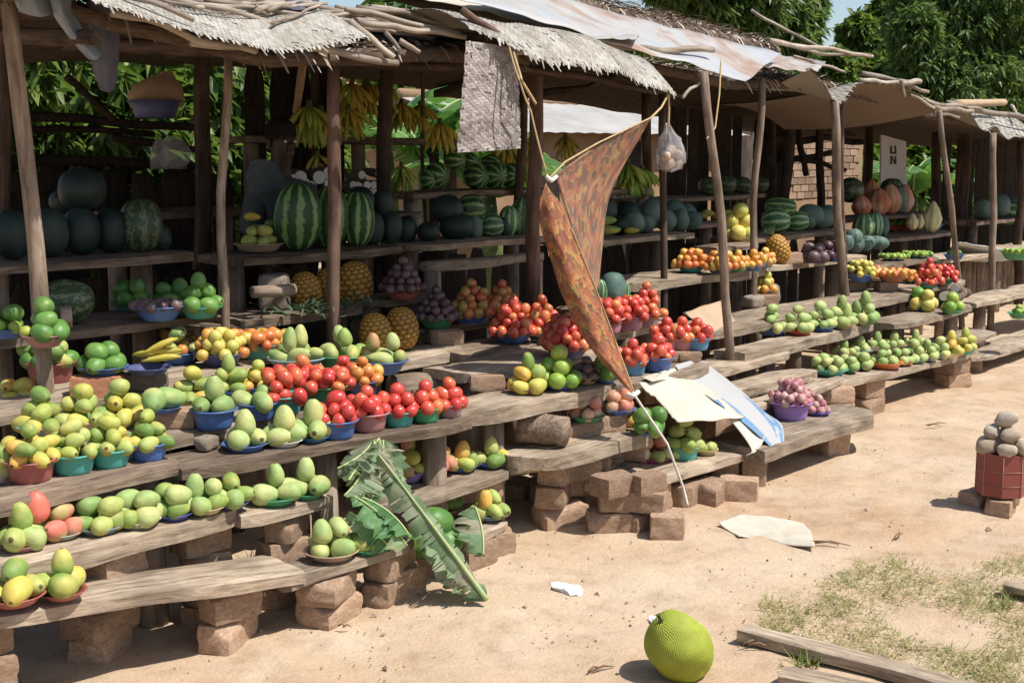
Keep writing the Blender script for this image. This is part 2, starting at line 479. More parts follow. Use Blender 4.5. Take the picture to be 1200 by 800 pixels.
s = NT("brick_wall")
bt = s.n("ShaderNodeTexBrick")
bt.inputs['Color1'].default_value = (.50, .32, .20, 1)
bt.inputs['Color2'].default_value = (.58, .40, .26, 1)
bt.inputs['Mortar'].default_value = (.25, .17, .12, 1)
bt.inputs['Scale'].default_value = 1.0
bt.inputs['Brick Width'].default_value = 0.24
bt.inputs['Row Height'].default_value = 0.09
bt.inputs['Mortar Size'].default_value = 0.012
tcb = s.n("ShaderNodeTexCoord")
mpb = s.n("ShaderNodeMapping"); mpb.inputs['Rotation'].default_value = (R(90), 0, 0)
s.l(tcb.outputs['Object'], mpb.inputs[0]); s.l(mpb.outputs[0], bt.inputs['Vector'])
s.out(bt.outputs[0], 0.9, 0.1)

_m = M_ = MATS["bag_film"]; _t = _m.node_tree
_tp = _t.nodes.new("ShaderNodeBsdfTransparent"); _mx = _t.nodes.new("ShaderNodeMixShader"); _mx.inputs[0].default_value = 0.62
_o = _t.nodes["Material Output"]; _src = _o.inputs[0].links[0].from_socket
_t.links.new(_src, _mx.inputs[1]); _t.links.new(_tp.outputs[0], _mx.inputs[2]); _t.links.new(_mx.outputs[0], _o.inputs[0])
# patterned cloth: rows of flame-shaped chevrons in red, ochre, slate on rust
def cloth_mat(name, k=1.0, pale=0.0):
    s = NT(name)
    tc = s.n("ShaderNodeTexCoord")
    sp = s.n("ShaderNodeSeparateXYZ")
    s.l(tc.outputs['UV'], sp.inputs[0])
    nd = s.noise(tc.outputs['UV'], 16, 4, 0.7)
    zig = s.math('PINGPONG', s.math('MULTIPLY', sp.outputs[0], 5.0), 0.5)
    yy = s.math('ADD', s.math('MULTIPLY', sp.outputs[1], 5.0), s.math('MULTIPLY', zig, 1.3))
    yy = s.math('ADD', yy, s.math('MULTIPLY', s.math('SUBTRACT', nd, 0.5), 2.0))
    fr = s.math('FRACT', yy)
    c = s.ramp(fr, [(0.0, (.33, .05, .02)), (0.2, (.50, .09, .02)), (0.38, (.56, .31, .05)), (0.5, (.22, .09, .03)), (0.6, (.07, .07, .055)), (0.74, (.45, .06, .02)), (0.88, (.30, .13, .05)), (1.0, (.33, .05, .02))])
    vo = s.n("ShaderNodeTexVoronoi")
    vo.inputs['Scale'].default_value = 26
    mp = s.n("ShaderNodeMapping"); mp.inputs['Scale'].default_value = (1, 0.7, 1)
    s.l(tc.outputs['UV'], mp.inputs[0]); s.l(mp.outputs[0], vo.inputs['Vector'])
    c2 = s.ramp(s.n("ShaderNodeSeparateColor").outputs[0], [(0, (0, 0, 0)), (1, (1, 1, 1))]) if False else None
    sc = s.n("ShaderNodeSeparateColor"); s.l(vo.outputs['Color'], sc.inputs[0])
    c2 = s.ramp(sc.outputs[0], [(0.0, (.52, .10, .03)), (.25, (.09, .11, .10)), (.45, (.50, .30, .07)), (.65, (.40, .06, .03)), (.85, (.17, .09, .05))], 'CONSTANT')
    c = s.mix(0.6 if pale else 0.28, c, c2)
    c = s.hsv(c, h=.508, sat=0.85 if pale else 0.88, v=0.85)
    if pale: c = s.mix(pale, c, (.30, .24, .20))
    m = s.out(c, 0.8, 0.15)
    tr = s.n("ShaderNodeBsdfTranslucent")
    s.l(c, tr.inputs[0])
    mx = s.n("ShaderNodeMixShader"); mx.inputs[0].default_value = 0.2
    s.l(s.b.outputs[0], mx.inputs[1]); s.l(tr.outputs[0], mx.inputs[2])
    s.l(mx.outputs[0], s.t.nodes["Material Output"].inputs[0])
    return m
cloth_mat("printed_cloth")
cloth_mat("printed_cloth_back", 1.0, 0.22)

s = NT("printed_card")
tc = s.n("ShaderNodeTexCoord")
sp = s.n("ShaderNodeSeparateXYZ"); s.l(tc.outputs['UV'], sp.inputs[0])
n = s.noise(tc.outputs['UV'], 9, 4, 0.7)
edge = s.math('ADD', sp.outputs[0], s.math('MULTIPLY', s.math('SUBTRACT', n, 0.5), 0.10))
band = s.ramp(edge, [(0.0, (1, 1, 1)), (0.20, (0, 0, 0)), (0.52, (0, 0, 0)), (0.56, (1, 1, 1)), (0.86, (1, 1, 1)), (0.89, (0, 0, 0))], 'CONSTANT')
side = s.ramp(sp.outputs[1], [(0.0, (0, 0, 0)), (0.42, (1, 1, 1))], 'CONSTANT')
blob = s.ramp(s.noise(tc.outputs['UV'], 5, 3, 0.6), [(0.55, (1, 1, 1)), (0.6, (0, 0, 0))])
f = s.mix(1.0, band, blob, 'MULTIPLY')
f = s.mix(1.0, f, side, 'MULTIPLY')
c = s.mix(f, (.38, .375, .36), (.13, .23, .36))
s.out(c, 0.6, 0.3)
M = MATS

# ------------------------------------------------------------------ shape library
def ellipsoid(nu, nv, fn, mat, name, tone=None):
    v, f, t = [], [], []
    for j in range(nv + 1):
        th = math.pi * j / nv
        for i in range(nu):
            ph = 2 * math.pi * i / nu
            v.append(fn(th, ph))
            if tone: t.append(tone(th, ph))
    for j in range(nv):
        for i in range(nu):
            a, b = j * nu + i, j * nu + (i + 1) % nu
            f.append((a, b, b + nu, a + nu))
    me = mesh(name, v, f, mat, True, None, [(x, x, x) for x in t] if tone else None)
    bm = bmesh.new(); bm.from_mesh(me)
    bmesh.ops.remove_doubles(bm, verts=bm.verts, dist=1e-5)
    bmesh.ops.recalc_face_normals(bm, faces=bm.faces)
    bm.to_mesh(me); bm.free()
    return me

# long axis is local X, unit length 1
def mango_fn(seed, wid=0.70, taper=0.16, bend=0.05):
    r = random.Random(seed)
    k = r.uniform(-1, 1)
    def fn(th, ph):
        x = -math.cos(th) * 0.5
        rad = math.sin(th) ** 0.92 * wid / 2 * (1 - taper * x * 2)
        y = math.cos(ph) * rad
        z = math.sin(ph) * rad * 0.93 + bend * (1 - (2 * x) ** 2) * k
        if x > 0.42: z += 0.02 * (x - 0.42) * 10
        d = 1 + 0.03 * nz(x * 3 + seed, y * 3, z * 3)
        return (x * d, y * d, z * d)
    return fn
LIB = {}
def lib(name, maker, n):
    LIB[name] = [maker(i) for i in range(n)]
for mt in ("mango_green", "mango_yellow", "mango_red", "mango_scarlet", "mango_pale"):
    lib(mt, lambda i, mt=mt: ellipsoid(18, 12, mango_fn(i + 1, 0.70 + 0.04 * i, 0.12 + .05 * i), M[mt], "mango"), 3)
lib("long_mango", lambda i: ellipsoid(18, 12, mango_fn(i + 5, 0.54 + .04 * i, 0.22), M["mango_pale"], "mango"), 3)
lib("avocado", lambda i: ellipsoid(18, 12, mango_fn(i + 9, 0.86, 0.10, 0.0), M["avocado"], "avocado"), 2)
def tomato_fn(seed, ov=1.0):
    def fn(th, ph):
        z = math.cos(th)
        s_ = math.sin(th)
        lob = 1 + 0.02 * math.cos(5 * ph + seed) * s_
        zz = z * 0.44 * ov - 0.06 * math.exp(-((1 - z) / 0.06)) * 1.0
        return (s_ * math.cos(ph) * 0.5 * lob, s_ * math.sin(ph) * 0.5 * lob, zz)
    return fn
for mt in ("tomato_red", "tomato_orange", "tomato_mixed", "tomato_pink"):
    lib(mt, lambda i, mt=mt: ellipsoid(16, 10, tomato_fn(i, 1.0 + 0.22 * i), M[mt], "tomato"), 3)
for mt in ("lime", "lemon", "passion_fruit", "pomegranate", "onion"):
    def fr_fn(i, mt=mt):
        def fn(th, ph):
            z = math.cos(th); s_ = math.sin(th)
            tip = 0.0
            if mt in ("onion", "pomegranate") and z > 0.85: tip = (z - 0.85) * 0.9
            d = 1 + 0.04 * nz(s_ * math.cos(ph) * 2 + i * 4, s_ * math.sin(ph) * 2, z * 2)
            return (s_ * math.cos(ph) * 0.5 * d, s_ * math.sin(ph) * 0.5 * d, z * 0.47 * d + tip)
        return fn
    lib(mt, lambda i, mt=mt: ellipsoid(14, 10, fr_fn(i), M[mt], mt), 2)
def lump_fn(seed, wid, amp):
    def fn(th, ph):
        x = -math.cos(th) * 0.5
        rad = math.sin(th) ** 0.8 * wid / 2
        y, z = math.cos(ph) * rad, math.sin(ph) * rad
        d = 1 + amp * nz(x * 3 + seed * 7, y * 3, z * 3)
        return (x * d, y * d, z * d)
    return fn
lib("potato", lambda i: ellipsoid(16, 10, lump_fn(i, .72, .25), M["potato"], "potato"), 3)
for mt in ("melon_dark", "melon_blue", "melon_striped", "melon_pale", "melon_mottled"):
    lib(mt, lambda i, mt=mt: ellipsoid(28, 18, lump_fn(i + 2, 1.0, .05), M[mt], "melon"), 2)
lib("papaya", lambda i: ellipsoid(18, 12, mango_fn(i + 3, 0.6, 0.25, 0.03), M["papaya"], "papaya"), 2)
def pumpkin_fn(seed, lob, depth, flat, pear=0.0):
    def fn(th, ph):
        z = math.cos(th); s_ = math.sin(th)
        k = 1 - depth * (0.5 + 0.5 * math.cos(ph * lob)) ** 2
        rr = s_ * 0.5 * k * (1 - pear * max(0, z))
        zz = z * 0.5 * flat - 0.10 * math.exp(-s_ * 6) * (1 if z > 0 else -1) * (0 if pear else 1)
        d = 1 + 0.05 * nz(rr * math.cos(ph) * 3 + seed * 5, rr * math.sin(ph) * 3, zz * 3)
        return (rr * math.cos(ph) * d, rr * math.sin(ph) * d, zz * d)
    return fn
lib("squash_orange", lambda i: ellipsoid(36, 16, pumpkin_fn(i, 9, .12, 1.25, .35), M["squash_orange"], "squash"), 2)
lib("squash_cream", lambda i: ellipsoid(36, 18, pumpkin_fn(i, 8, .12, 1.9, .55), M["squash_cream"], "squash"), 1)
lib("squash_green", lambda i: ellipsoid(36, 18, pumpkin_fn(i, 10, .08, 1.1), M["melon_blue"], "squash"), 1)
lib("squash_mottled", lambda i: ellipsoid(36, 18, pumpkin_fn(i, 9, .08, 1.2), M["melon_mottled"], "squash"), 1)

def tube(pts, rads, n=8, cap=True):
    v, f = [], []
    pts = [Vector(p) for p in pts]
    up = Vector((0, 0, 1))
    for i, p in enumerate(pts):
        d = (pts[min(i + 1, len(pts) - 1)] - pts[max(i - 1, 0)]).normalized()
        a = d.cross(up if abs(d.z) < 0.9 else Vector((1, 0, 0))).normalized()
        b = d.cross(a)
        for k in range(n):
            t = 2 * math.pi * k / n
            v.append(p + (a * math.cos(t) + b * math.sin(t)) * rads[i])
    for i in range(len(pts) - 1):
        for k in range(n):
            q = i * n + k; w = i * n + (k + 1) % n
            f.append((q, w, w + n, q + n))
    if cap:
        f.append(tuple(range(n - 1, -1, -1)))
        f.append(tuple((len(pts) - 1) * n + k for k in range(n)))
    return v, f

def banana_mesh(mat, seed):
    pts, rad = [], []
    for i in range(8):
        t = i / 7
        a = t * 1.25
        pts.append((math.sin(a) * 0.15 - 0.0, 0, -(1 - math.cos(a)) * 0.0 - t * 0.0 + math.cos(a) * 0.0 - 0.16 * t))
        rad.append([.007, .011, .018, .021, .0215, .019, .012, .005][i])
    v, f = tube(pts, rad, 6)
    return mesh("banana", v, f, M[mat])
BAN = {k: [banana_mesh(k, 0)] for k in ("banana_yellow", "banana_green")}

def pineapple_meshes():
    def eye(th, ph):
        x = ph / (2 * math.pi) * 12
        y = (th / math.pi) * 13
        row = math.floor(y)
        fx = (x + 0.5 * (row % 2)) % 1.0 - 0.5
        fy = y - row - 0.5
        return max(0.0, 1 - (fx * fx + fy * fy) * 3.2)
    def fn(th, ph):
        z = math.cos(th); s_ = math.sin(th) ** 0.75
        e = eye(th, ph)
        k = 0.5 * (0.93 + 0.10 * e)
        return (s_ * math.cos(ph) * k, s_ * math.sin(ph) * k, z * 0.64 * (0.97 + 0.05 * e))
    body = ellipsoid(72, 60, fn, M["pine_eye"], "pineapple_body", lambda th, ph: eye(th, ph) ** 0.8)
    v, f, t = [], [], []
    r = random.Random(4)
    for k in range(46):
        ring = k / 46
        a = k * 2.4
        L = 0.30 + 0.35 * (1 - abs(ring - 0.4)) + r.uniform(-.05, .1)
        out = 0.95 - ring * 0.8
        base = len(v)
        tn = r.random()
        for i in range(5):
            q = i / 4
            rr = 0.06 + out * L * q * (0.6 + 0.4 * q)
            zz = 0.6 + L * (q * (1 - 0.45 * out * q))
            w = 0.045 * (1 - q) + 0.004
            c = Vector((math.cos(a) * rr, math.sin(a) * rr, zz))
            sd = Vector((-math.sin(a), math.cos(a), 0)) * w
            v += [c - sd, c + sd]; t += [tn, tn]
            if i: f.append((base + 2 * i - 2, base + 2 * i - 1, base + 2 * i + 1, base + 2 * i))
    crown = mesh("pineapple_crown", v, f, M["pine_leaf"], True, None, [(x, x, x) for x in t])
    return body, crown
PINE_BODY, PINE_CROWN = pineapple_meshes()

# ---- bowls: lathe with wall thickness; unit rim radius 1
def lathe(profile, n, mat, name):
    v, f = [], []
    for (r_, z_) in profile:
        for i in range(n):
            a = 2 * math.pi * i / n
            v.append((r_ * math.cos(a), r_ * math.sin(a), z_))
    for j in range(len(profile) - 1):
        for i in range(n):
            a, b = j * n + i, j * n + (i + 1) % n
            f.append((a, b, b + n, a + n))
    f.append(tuple(range(n - 1, -1, -1)))
    f.append(tuple((len(profile) - 1) * n + i for i in range(n)))
    return mesh(name, v, f, mat)
BOWLS = {}
def bowl_mesh(kind, colr):
    key = (kind, colr)
    if key in BOWLS: return BOWLS[key]
    if kind == 'basin':
        pr = [(.64, 0), (.68, .01), (.74, .12), (.80, .35), (.86, .56), (.93, .60), (1, .60), (1.0, .635), (.95, .65), (.90, .62), (.83, .56), (.77, .35), (.70, .12), (.62, .05)]
    elif kind == 'bowl':
        pr = [(.52, 0), (.56, .02), (.68, .14), (.80, .32), (.90, .44), (.96, .46), (1, .465), (1, .49), (.94, .495), (.87, .46), (.77, .33), (.64, .15), (.50, .05)]
    else:
        pr = [(.62, 0), (.66, .01), (.76, .10), (.85, .21), (.92, .26), (1, .275), (1, .30), (.94, .295), (.84, .24), (.73, .12), (.60, .04)]
    BOWLS[key] = lathe(pr, 32, M["plastic_" + colr], kind)
    return BOWLS[key]
BH = dict(basin=.64, bowl=.49, plate=.295)
BIN = dict(basin=.05, bowl=.05, plate=.04)
BBASE = dict(basin=.64, bowl=.52, plate=.62)

LABELS = []
RINGS = {1: [1], 2: [2], 3: [3], 4: [3, 1], 5: [4, 1], 6: [4, 2], 7: [5, 2], 8: [5, 2, 1], 9: [6, 2, 1]}
def drop_pile(cx, cy, floor, rb, rtop, rim_z, r_f, n, rg):
    """heaped layers: rings for a few fruits, close-packed layers for many"""
    d = 2 * r_f
    z = max(floor, rim_z - .7 * r_f) + r_f
    ph = rg.random() * 6.28
    out = []
    def put(x, y, zz, j_):
        out.append((cx + x + rg.uniform(-j_, j_), cy + y + rg.uniform(-j_, j_), zz + rg.uniform(-.05, .05) * d, r_f))
    if n < 10 or (rtop - .2 * d) / d < .9:
        for b in RINGS[min(n, 9)]:
            rho = 0 if b == 1 else min(.5 * d * 1.02 / math.sin(math.pi / b), rtop - .3 * d)
            ph += math.pi / b + rg.uniform(-.3, .3)
            for q in range(b): put(rho * math.cos(ph + 6.2832 * q / b), rho * math.sin(ph + 6.2832 * q / b), z, .07 * d)
            z += d * .70
        return out
    rho = (rtop - .2 * d) / d
    k = 0
    sp_ = max(.94, min(1.12, rho / 1.15))
    while rho > -.35 and k < 8:
        pts = []
        for i in range(-4, 5):
            for j in range(-4, 5):
                x, y = i + .5 * j, j * .866
                if k % 2: x += .5; y += .2887
                if math.hypot(x, y) <= max(rho, .05) + .14: pts.append((x, y))
        last = not pts
        if last: pts = [(.0, .0) if k % 2 == 0 else (.25, .15)]
        for x, y in pts:
            a = math.cos(ph) * x - math.sin(ph) * y; b = math.sin(ph) * x + math.cos(ph) * y
            put(a * d * sp_, b * d * sp_, z - .10 * d * (math.hypot(x, y) / max(rho, .5)) ** 2, .09 * d)
        rho -= .30 if k == 0 else .42; z += d * .72; k += 1
        if last or len(pts) == 1 or len(out) > n * 1.15: break
    back = sorted(range(len(out)), key=lambda i: (out[i][2] > z - 2.2 * d, -(out[i][0] * FW.x + out[i][1] * FW.y)))
    if len(out) > n:
        gone = set(back[:len(out) - n]); out = [o for i, o in enumerate(out) if i not in gone]
    return out

FR = dict(  # kind: (size m, elongated?, category, name)
    mango_green=(.088, 1, 'mango'), mango_yellow=(.09, 1, 'mango'), mango_red=(.094, 1, 'mango'), mango_scarlet=(.105, 1, 'mango'), mango_pale=(.094, 1, 'mango'),
    long_mango=(.122, 1, 'mango'), avocado=(.092, 1, 'avocado'), tomato_red=(.058, 0, 'tomato'), tomato_orange=(.056, 0, 'tomato'), tomato_mixed=(.056, 0, 'tomato'), tomato_pink=(.057, 0, 'tomato'),
    lime=(.055, 0, 'lime'), lemon=(.06, 0, 'lemon'), passion_fruit=(.052, 0, 'passion fruit'), pomegranate=(.07, 0, 'pomegranate'), onion=(.05, 0, 'onion'),
    potato=(.11, 1, 'potato'), papaya=(.2, 1, 'papaya'))
def put_fruit(kind, loc, rg, label, group, size=None, stand=False, row=False):
    sz, lng, cat = FR[kind]
    sz = (size or sz) * rg.uniform(.92, 1.08)
    me = rg.choice(LIB[kind])
    if lng:
        rot = (rg.uniform(-3, 3), (R(rg.uniform(-100, -78)) if stand else R(rg.uniform(-22, 22)) * (.4 if row else 1)), rg.uniform(-.35, .35) if row else rg.uniform(0, 6.28))
    else:
        rot = (rg.uniform(-.6, .6), rg.uniform(-.6, .6), rg.uniform(0, 6.28))
        if kind.startswith('tomato') and rg.random() < .4: rot = (rg.uniform(-2.5, 2.5), rg.uniform(-2.5, 2.5), rg.uniform(0, 6.28))
    nm = cat.replace(' ', '_')
    o = mk(nm, me, None, loc, rot, (sz, sz, sz))
    return tag(o, label, cat, group)

NFR = 0
def heap(u, v, h, wpx, kind, colr, fruitk, n, where, desc=None, size=None, stand=1, extra=None, deep=None, row=False):
    """a bowl standing on height h with its visible foot at pixel (u, v), heaped with n fruits"""
    global NFR
    p = P(u, v, h=h)
    sc = proj(p)[2]
    r_ = wpx / sc / 2
    p = p + FW * r_ * BBASE[kind]
    r_ *= proj(P(u, v, h=h))[2] / proj(p)[2]
    rg = random.Random(int(u * 31 + v * 7))
    hz = (deep or dict(basin=1.3, bowl=1.1, plate=1.1)[kind])
    b = mk({'basin': 'basin', 'bowl': 'bowl', 'plate': 'plate'}[kind], bowl_mesh(kind, colr), None, p, (0, 0, rg.random() * 6), (r_, r_, r_ * hz))
    cname = {'palegreen': 'pale green', 'greyblue': 'grey blue', 'skyblue': 'light blue', 'darkteal': 'dark teal', 'tan': 'brown'}.get(colr, colr)
    ks = [fruitk] if isinstance(fruitk, str) else list(fruitk)
    d0 = desc or {'mango_green': 'green mango', 'mango_yellow': 'yellow mango', 'mango_red': 'blushed mango', 'mango_pale': 'pale green mango', 'long_mango': 'long green mango',
                  'tomato_red': 'red tomato', 'tomato_orange': 'orange tomato', 'tomato_mixed': 'half ripe tomato', 'tomato_pink': 'red tomato', 'passion_fruit': 'purple passion fruit'}.get(ks[0], FR[ks[0]][2])
    tag(b, f"{cname} plastic {kind} heaped with {d0}s {where}".replace('mangos', 'mangoes').replace('tomatos', 'tomatoes').replace('fruits', 'fruit'), kind, 'plastic bowls of produce')
    lab = f"{d0} in the {cname} {kind} {where}"
    LABELS.append(lab)
    big = max((size or FR[k][0]) * (0.39 if FR[k][1] else 0.47) for k in ks)
    sp = drop_pile(p.x, p.y, p.z + r_ * BIN[kind] * hz, r_ * BBASE[kind], r_ * (1.04 if ks[0].startswith('tomato') else 0.98), p.z + r_ * BH[kind] * hz, big, n, rg)
    order = sorted(range(len(sp)), key=lambda i: sp[i][2])
    top = set(order[-stand:]) if stand else set()
    for i, (x, y, z, _) in enumerate(sp):
        k = rg.choice(ks)
        st = i in top and FR[k][1]
        put_fruit(k, (x, y, z + ((size or FR[k][0]) * .05 if st else 0)), rg, lab, f"{d0}s {where}", size, st, row)
        NFR += 1
    if extra:
        for (fk, du, dz) in extra:
            put_fruit(fk, (p.x + RT.x * du - FW.x * .07, p.y + RT.y * du - FW.y * .07, p.z + dz), rg, f"{fk.split('_')[-1]} mango resting in the {cname} {kind} {where}", None, None, True)
    return p, r_

# ---- planks, bricks, posts
def plank_mesh(L, D, T, seed, mat, rough=1.0):
    nx = max(6, int(L / .07)); ny = 6
    v, f = [], []
    def ed(x, k):
        e0 = max(0, 1 - min(x, L - x) / min(.22, L * .2))
        s_ = 1 if k == 0 else -1
        tp = max(0, nz(seed * 5.1 + k * 2.3, (0.3 if x < L / 2 else 4.7)) + .25) * e0 * e0 * D * .5
        return rough * (0.034 * nz(x * 1.3, seed * 3.7 + k) + 0.014 * nz(x * 5, seed * 1.9 + k * 3)) + s_ * tp
    for layer in (0, 1):
        for i in range(nx + 1):
            x = L * i / nx
            yf = ed(x, 0); yb = D + ed(x, 5)
            for j in range(ny + 1):
                t = j / ny
                y = yf + (yb - yf) * t
                xx = x + (rough * 0.05 * nz(y * 9, seed + (0 if i == 0 else 7)) if i in (0, nx) else 0)
                sag = 0.010 * nz(x * .9, seed * 2.2)
                z = sag + 0.004 * rough * nz(x * 6, y * 9, seed) - (0.5 * (abs(t - .5) * 2) ** 6 * 0.012)
                if layer: z = sag - T * (1 + 0.25 * rough * nz(x * 2, seed + 11 + t)) + (abs(t - .5) * 2) ** 4 * 0.008
                v.append((xx, y, z))
    N = (nx + 1) * (ny + 1)
    idx = lambda l, i, j: l * N + i * (ny + 1) + j
    for i in range(nx):
        for j in range(ny):
            f.append((idx(0, i, j), idx(0, i + 1, j), idx(0, i + 1, j + 1), idx(0, i, j + 1)))
            f.append((idx(1, i, j), idx(1, i, j + 1), idx(1, i + 1, j + 1), idx(1, i + 1, j)))
        f.append((idx(0, i, 0), idx(1, i, 0), idx(1, i + 1, 0), idx(0, i + 1, 0)))
        f.append((idx(0, i, ny), idx(0, i + 1, ny), idx(1, i + 1, ny), idx(1, i, ny)))
    for j in range(ny):
        f.append((idx(0, 0, j), idx(0, 0, j + 1), idx(1, 0, j + 1), idx(1, 0, j)))
        f.append((idx(0, nx, j), idx(1, nx, j), idx(1, nx, j + 1), idx(0, nx, j + 1)))
    me = mesh("plank", v, f, mat, True)
    me.set_sharp_from_angle(angle=R(42))
    return me

def brick_mesh(seed, mat, rnd=0.10):
    bm = bmesh.new()
    bmesh.ops.create_cube(bm, size=1)
    bmesh.ops.subdivide_edges(bm, edges=bm.edges[:], cuts=5, use_grid_fill=True)
    pw = 17.0 - rnd * 70
    chip = Vector((nz(seed, 1.5), nz(seed, 7.5), nz(seed, 3.5))).normalized()
    for w in bm.verts:
        c = w.co * 2
        k = (abs(c.x) ** pw + abs(c.y) ** pw + abs(c.z) ** pw) ** (1 / pw)
        c = c / k * (1 + 0)
        n = nz(c.x * 1.1 + seed * 9, c.y * 1.1, c.z * 1.1) * 0.11 + nz(c.x * 3 + seed * 9, c.y * 3, c.z * 3) * 0.045
        c = c * (1 + n)
        d = c.dot(chip) - 1.12
        if d > 0: c = c - chip * d * 1.0
        w.co = c / 2
        w.co.z = max(-.5, min(.5, w.co.z))
    me = bpy.data.meshes.new("brick")
    bm.to_mesh(me); bm.free()
    me.polygons.foreach_set("use_smooth", [True] * len(me.polygons))
    me.set_sharp_from_angle(angle=R(38))
    me.materials.append(mat)
    return me
BRK = {'mud': [brick_mesh(i * 3 + 1, M["mud_brick"], 0.0 + .022 * i) for i in range(6)],
       'red': [brick_mesh(9, M["red_brick"], 0.05)], 'stone': [brick_mesh(20 + i, M["grey_stone"], 0.16) for i in range(2)]}
def brick(x, y, zb, hh, label, yaw=None, L=.22, W=.13, kind='mud', group='mud bricks propping the planks', tilt=0.0):
    o = mk('brick' if kind != 'stone' else 'stone', rng.choice(BRK[kind]), None, (x, y, zb + hh / 2), (tilt, 0, rng.uniform(-.55, .55) if yaw is None else yaw), (L * rng.uniform(.9, 1.1), W * rng.uniform(.9, 1.1), hh))
    return tag(o, label, 'brick' if kind != 'stone' else 'stone', group)
def stack(x, y, ztop, where, L=.23, W=.14, zb=None, course=.105, jit=.02, kind='mud'):
    z0 = gz(x, y) - 0.012 if zb is None else zb
    n = max(1, round((ztop - z0) / course))
    hh = (ztop - z0) / n
    for k in range(n):
        brick(x + rng.uniform(-jit, jit), y + rng.uniform(-jit, jit), z0 + k * hh, hh, ("lone" if n == 1 else "bottom" if k == 0 else "top" if k == n - 1 else "middle") + f" mud brick {where}", None, L, W, kind, f"bricks {where}")
def log_leg(x, y, ztop, where, r_=.055):
    z0 = gz(x, y) - 0.02
    v, f = tube([(0, 0, 0), (rng.uniform(-.01, .01), 0, (ztop - z0) / 2), (0, 0, ztop - z0)], [r_ * 1.05, r_, r_ * .95], 12)
    o = mk('support_log', mesh('support_log', v, f, M["pole_wood"]), None, (x, y, z0))
    return tag(o, f"short upright log propping {where}", 'log', 'logs propping the shelves')

PL = []
def plank(u1, u2, Y, h, D, T, where, sup=(), mat="plank_wood", h2=None, Y2=None, supk='brick', rough=1.0, seedk=0):
    h2 = h if h2 is None else h2
    Y2 = Y if Y2 is None else Y2
    jr = random.Random(len(PL) * 7 + 3)
    jy = jr.uniform(-.035, .035) if Y < 5 else 0
    a = Vector((XU(u1, Y, h), Y - jy, h)); b = Vector((XU(u2, Y2, h2), Y2 + jy, h2))
    d = b - a
    L = d.length
    rz = math.atan2(d.y, d.x)
    ry = -math.atan2(d.z, math.hypot(d.x, d.y))
    o = mk('plank', plank_mesh(L, D, T, len(PL) * 1.7 + seedk, M[mat], rough), None, a, (0, ry, rz))
    tag(o, f"rough sawn wooden plank {where}", 'plank', 'display planks')
    PL.append((a, b, D, h, h2))
    mtx = Euler((0, ry, rz)).to_matrix()
    for t in sup:
        q = a + mtx @ Vector((L * t, D * .5, -T * 0.92))
        if supk == 'brick': stack(q.x + rng.uniform(-.05, .05), q.y - D * rng.uniform(0, .12), q.z, f"under the plank {where}", rng.uniform(.19, .25), rng.uniform(.12, .17))
        else: log_leg(q.x, q.y, q.z, f"the plank {where}")
    return o
# ------------------------------------------------------------------ ground
def axis(lo, hi, step, far):
    a = list(np.arange(lo, hi + 1e-6, step))
    x, d = hi, step
    while x < far:
        d *= 1.35; x += d; a.append(x)
    x, d = lo, step
    while x > -far:
        d *= 1.35; x -= d; a.insert(0, x)
    return a
gx, gy = axis(-1, 16, .09, 900), axis(.5, 9, .09, 900)
gv = []
for y in gy:
    for x in gx:
        far = max(0, y - 14, abs(x - 8) - 14)
        gv.append((x, y, gz(x, y) + (0.012 * nz(x * 5.5, y * 5.5, 4.4) + .013 * nz(x * 2.4 + y, y * 4.2, 8.8) + .008 * max(0, nz(x * 11, y * 11, 6.1))) * (1 if far == 0 else 0)))
W_ = len(gx)
gf = [(j * W_ + i, j * W_ + i + 1, (j + 1) * W_ + i + 1, (j + 1) * W_ + i) for j in range(len(gy) - 1) for i in range(W_ - 1)]
structure(mk('ground', mesh('ground', gv, gf, M["ground_soil"])))

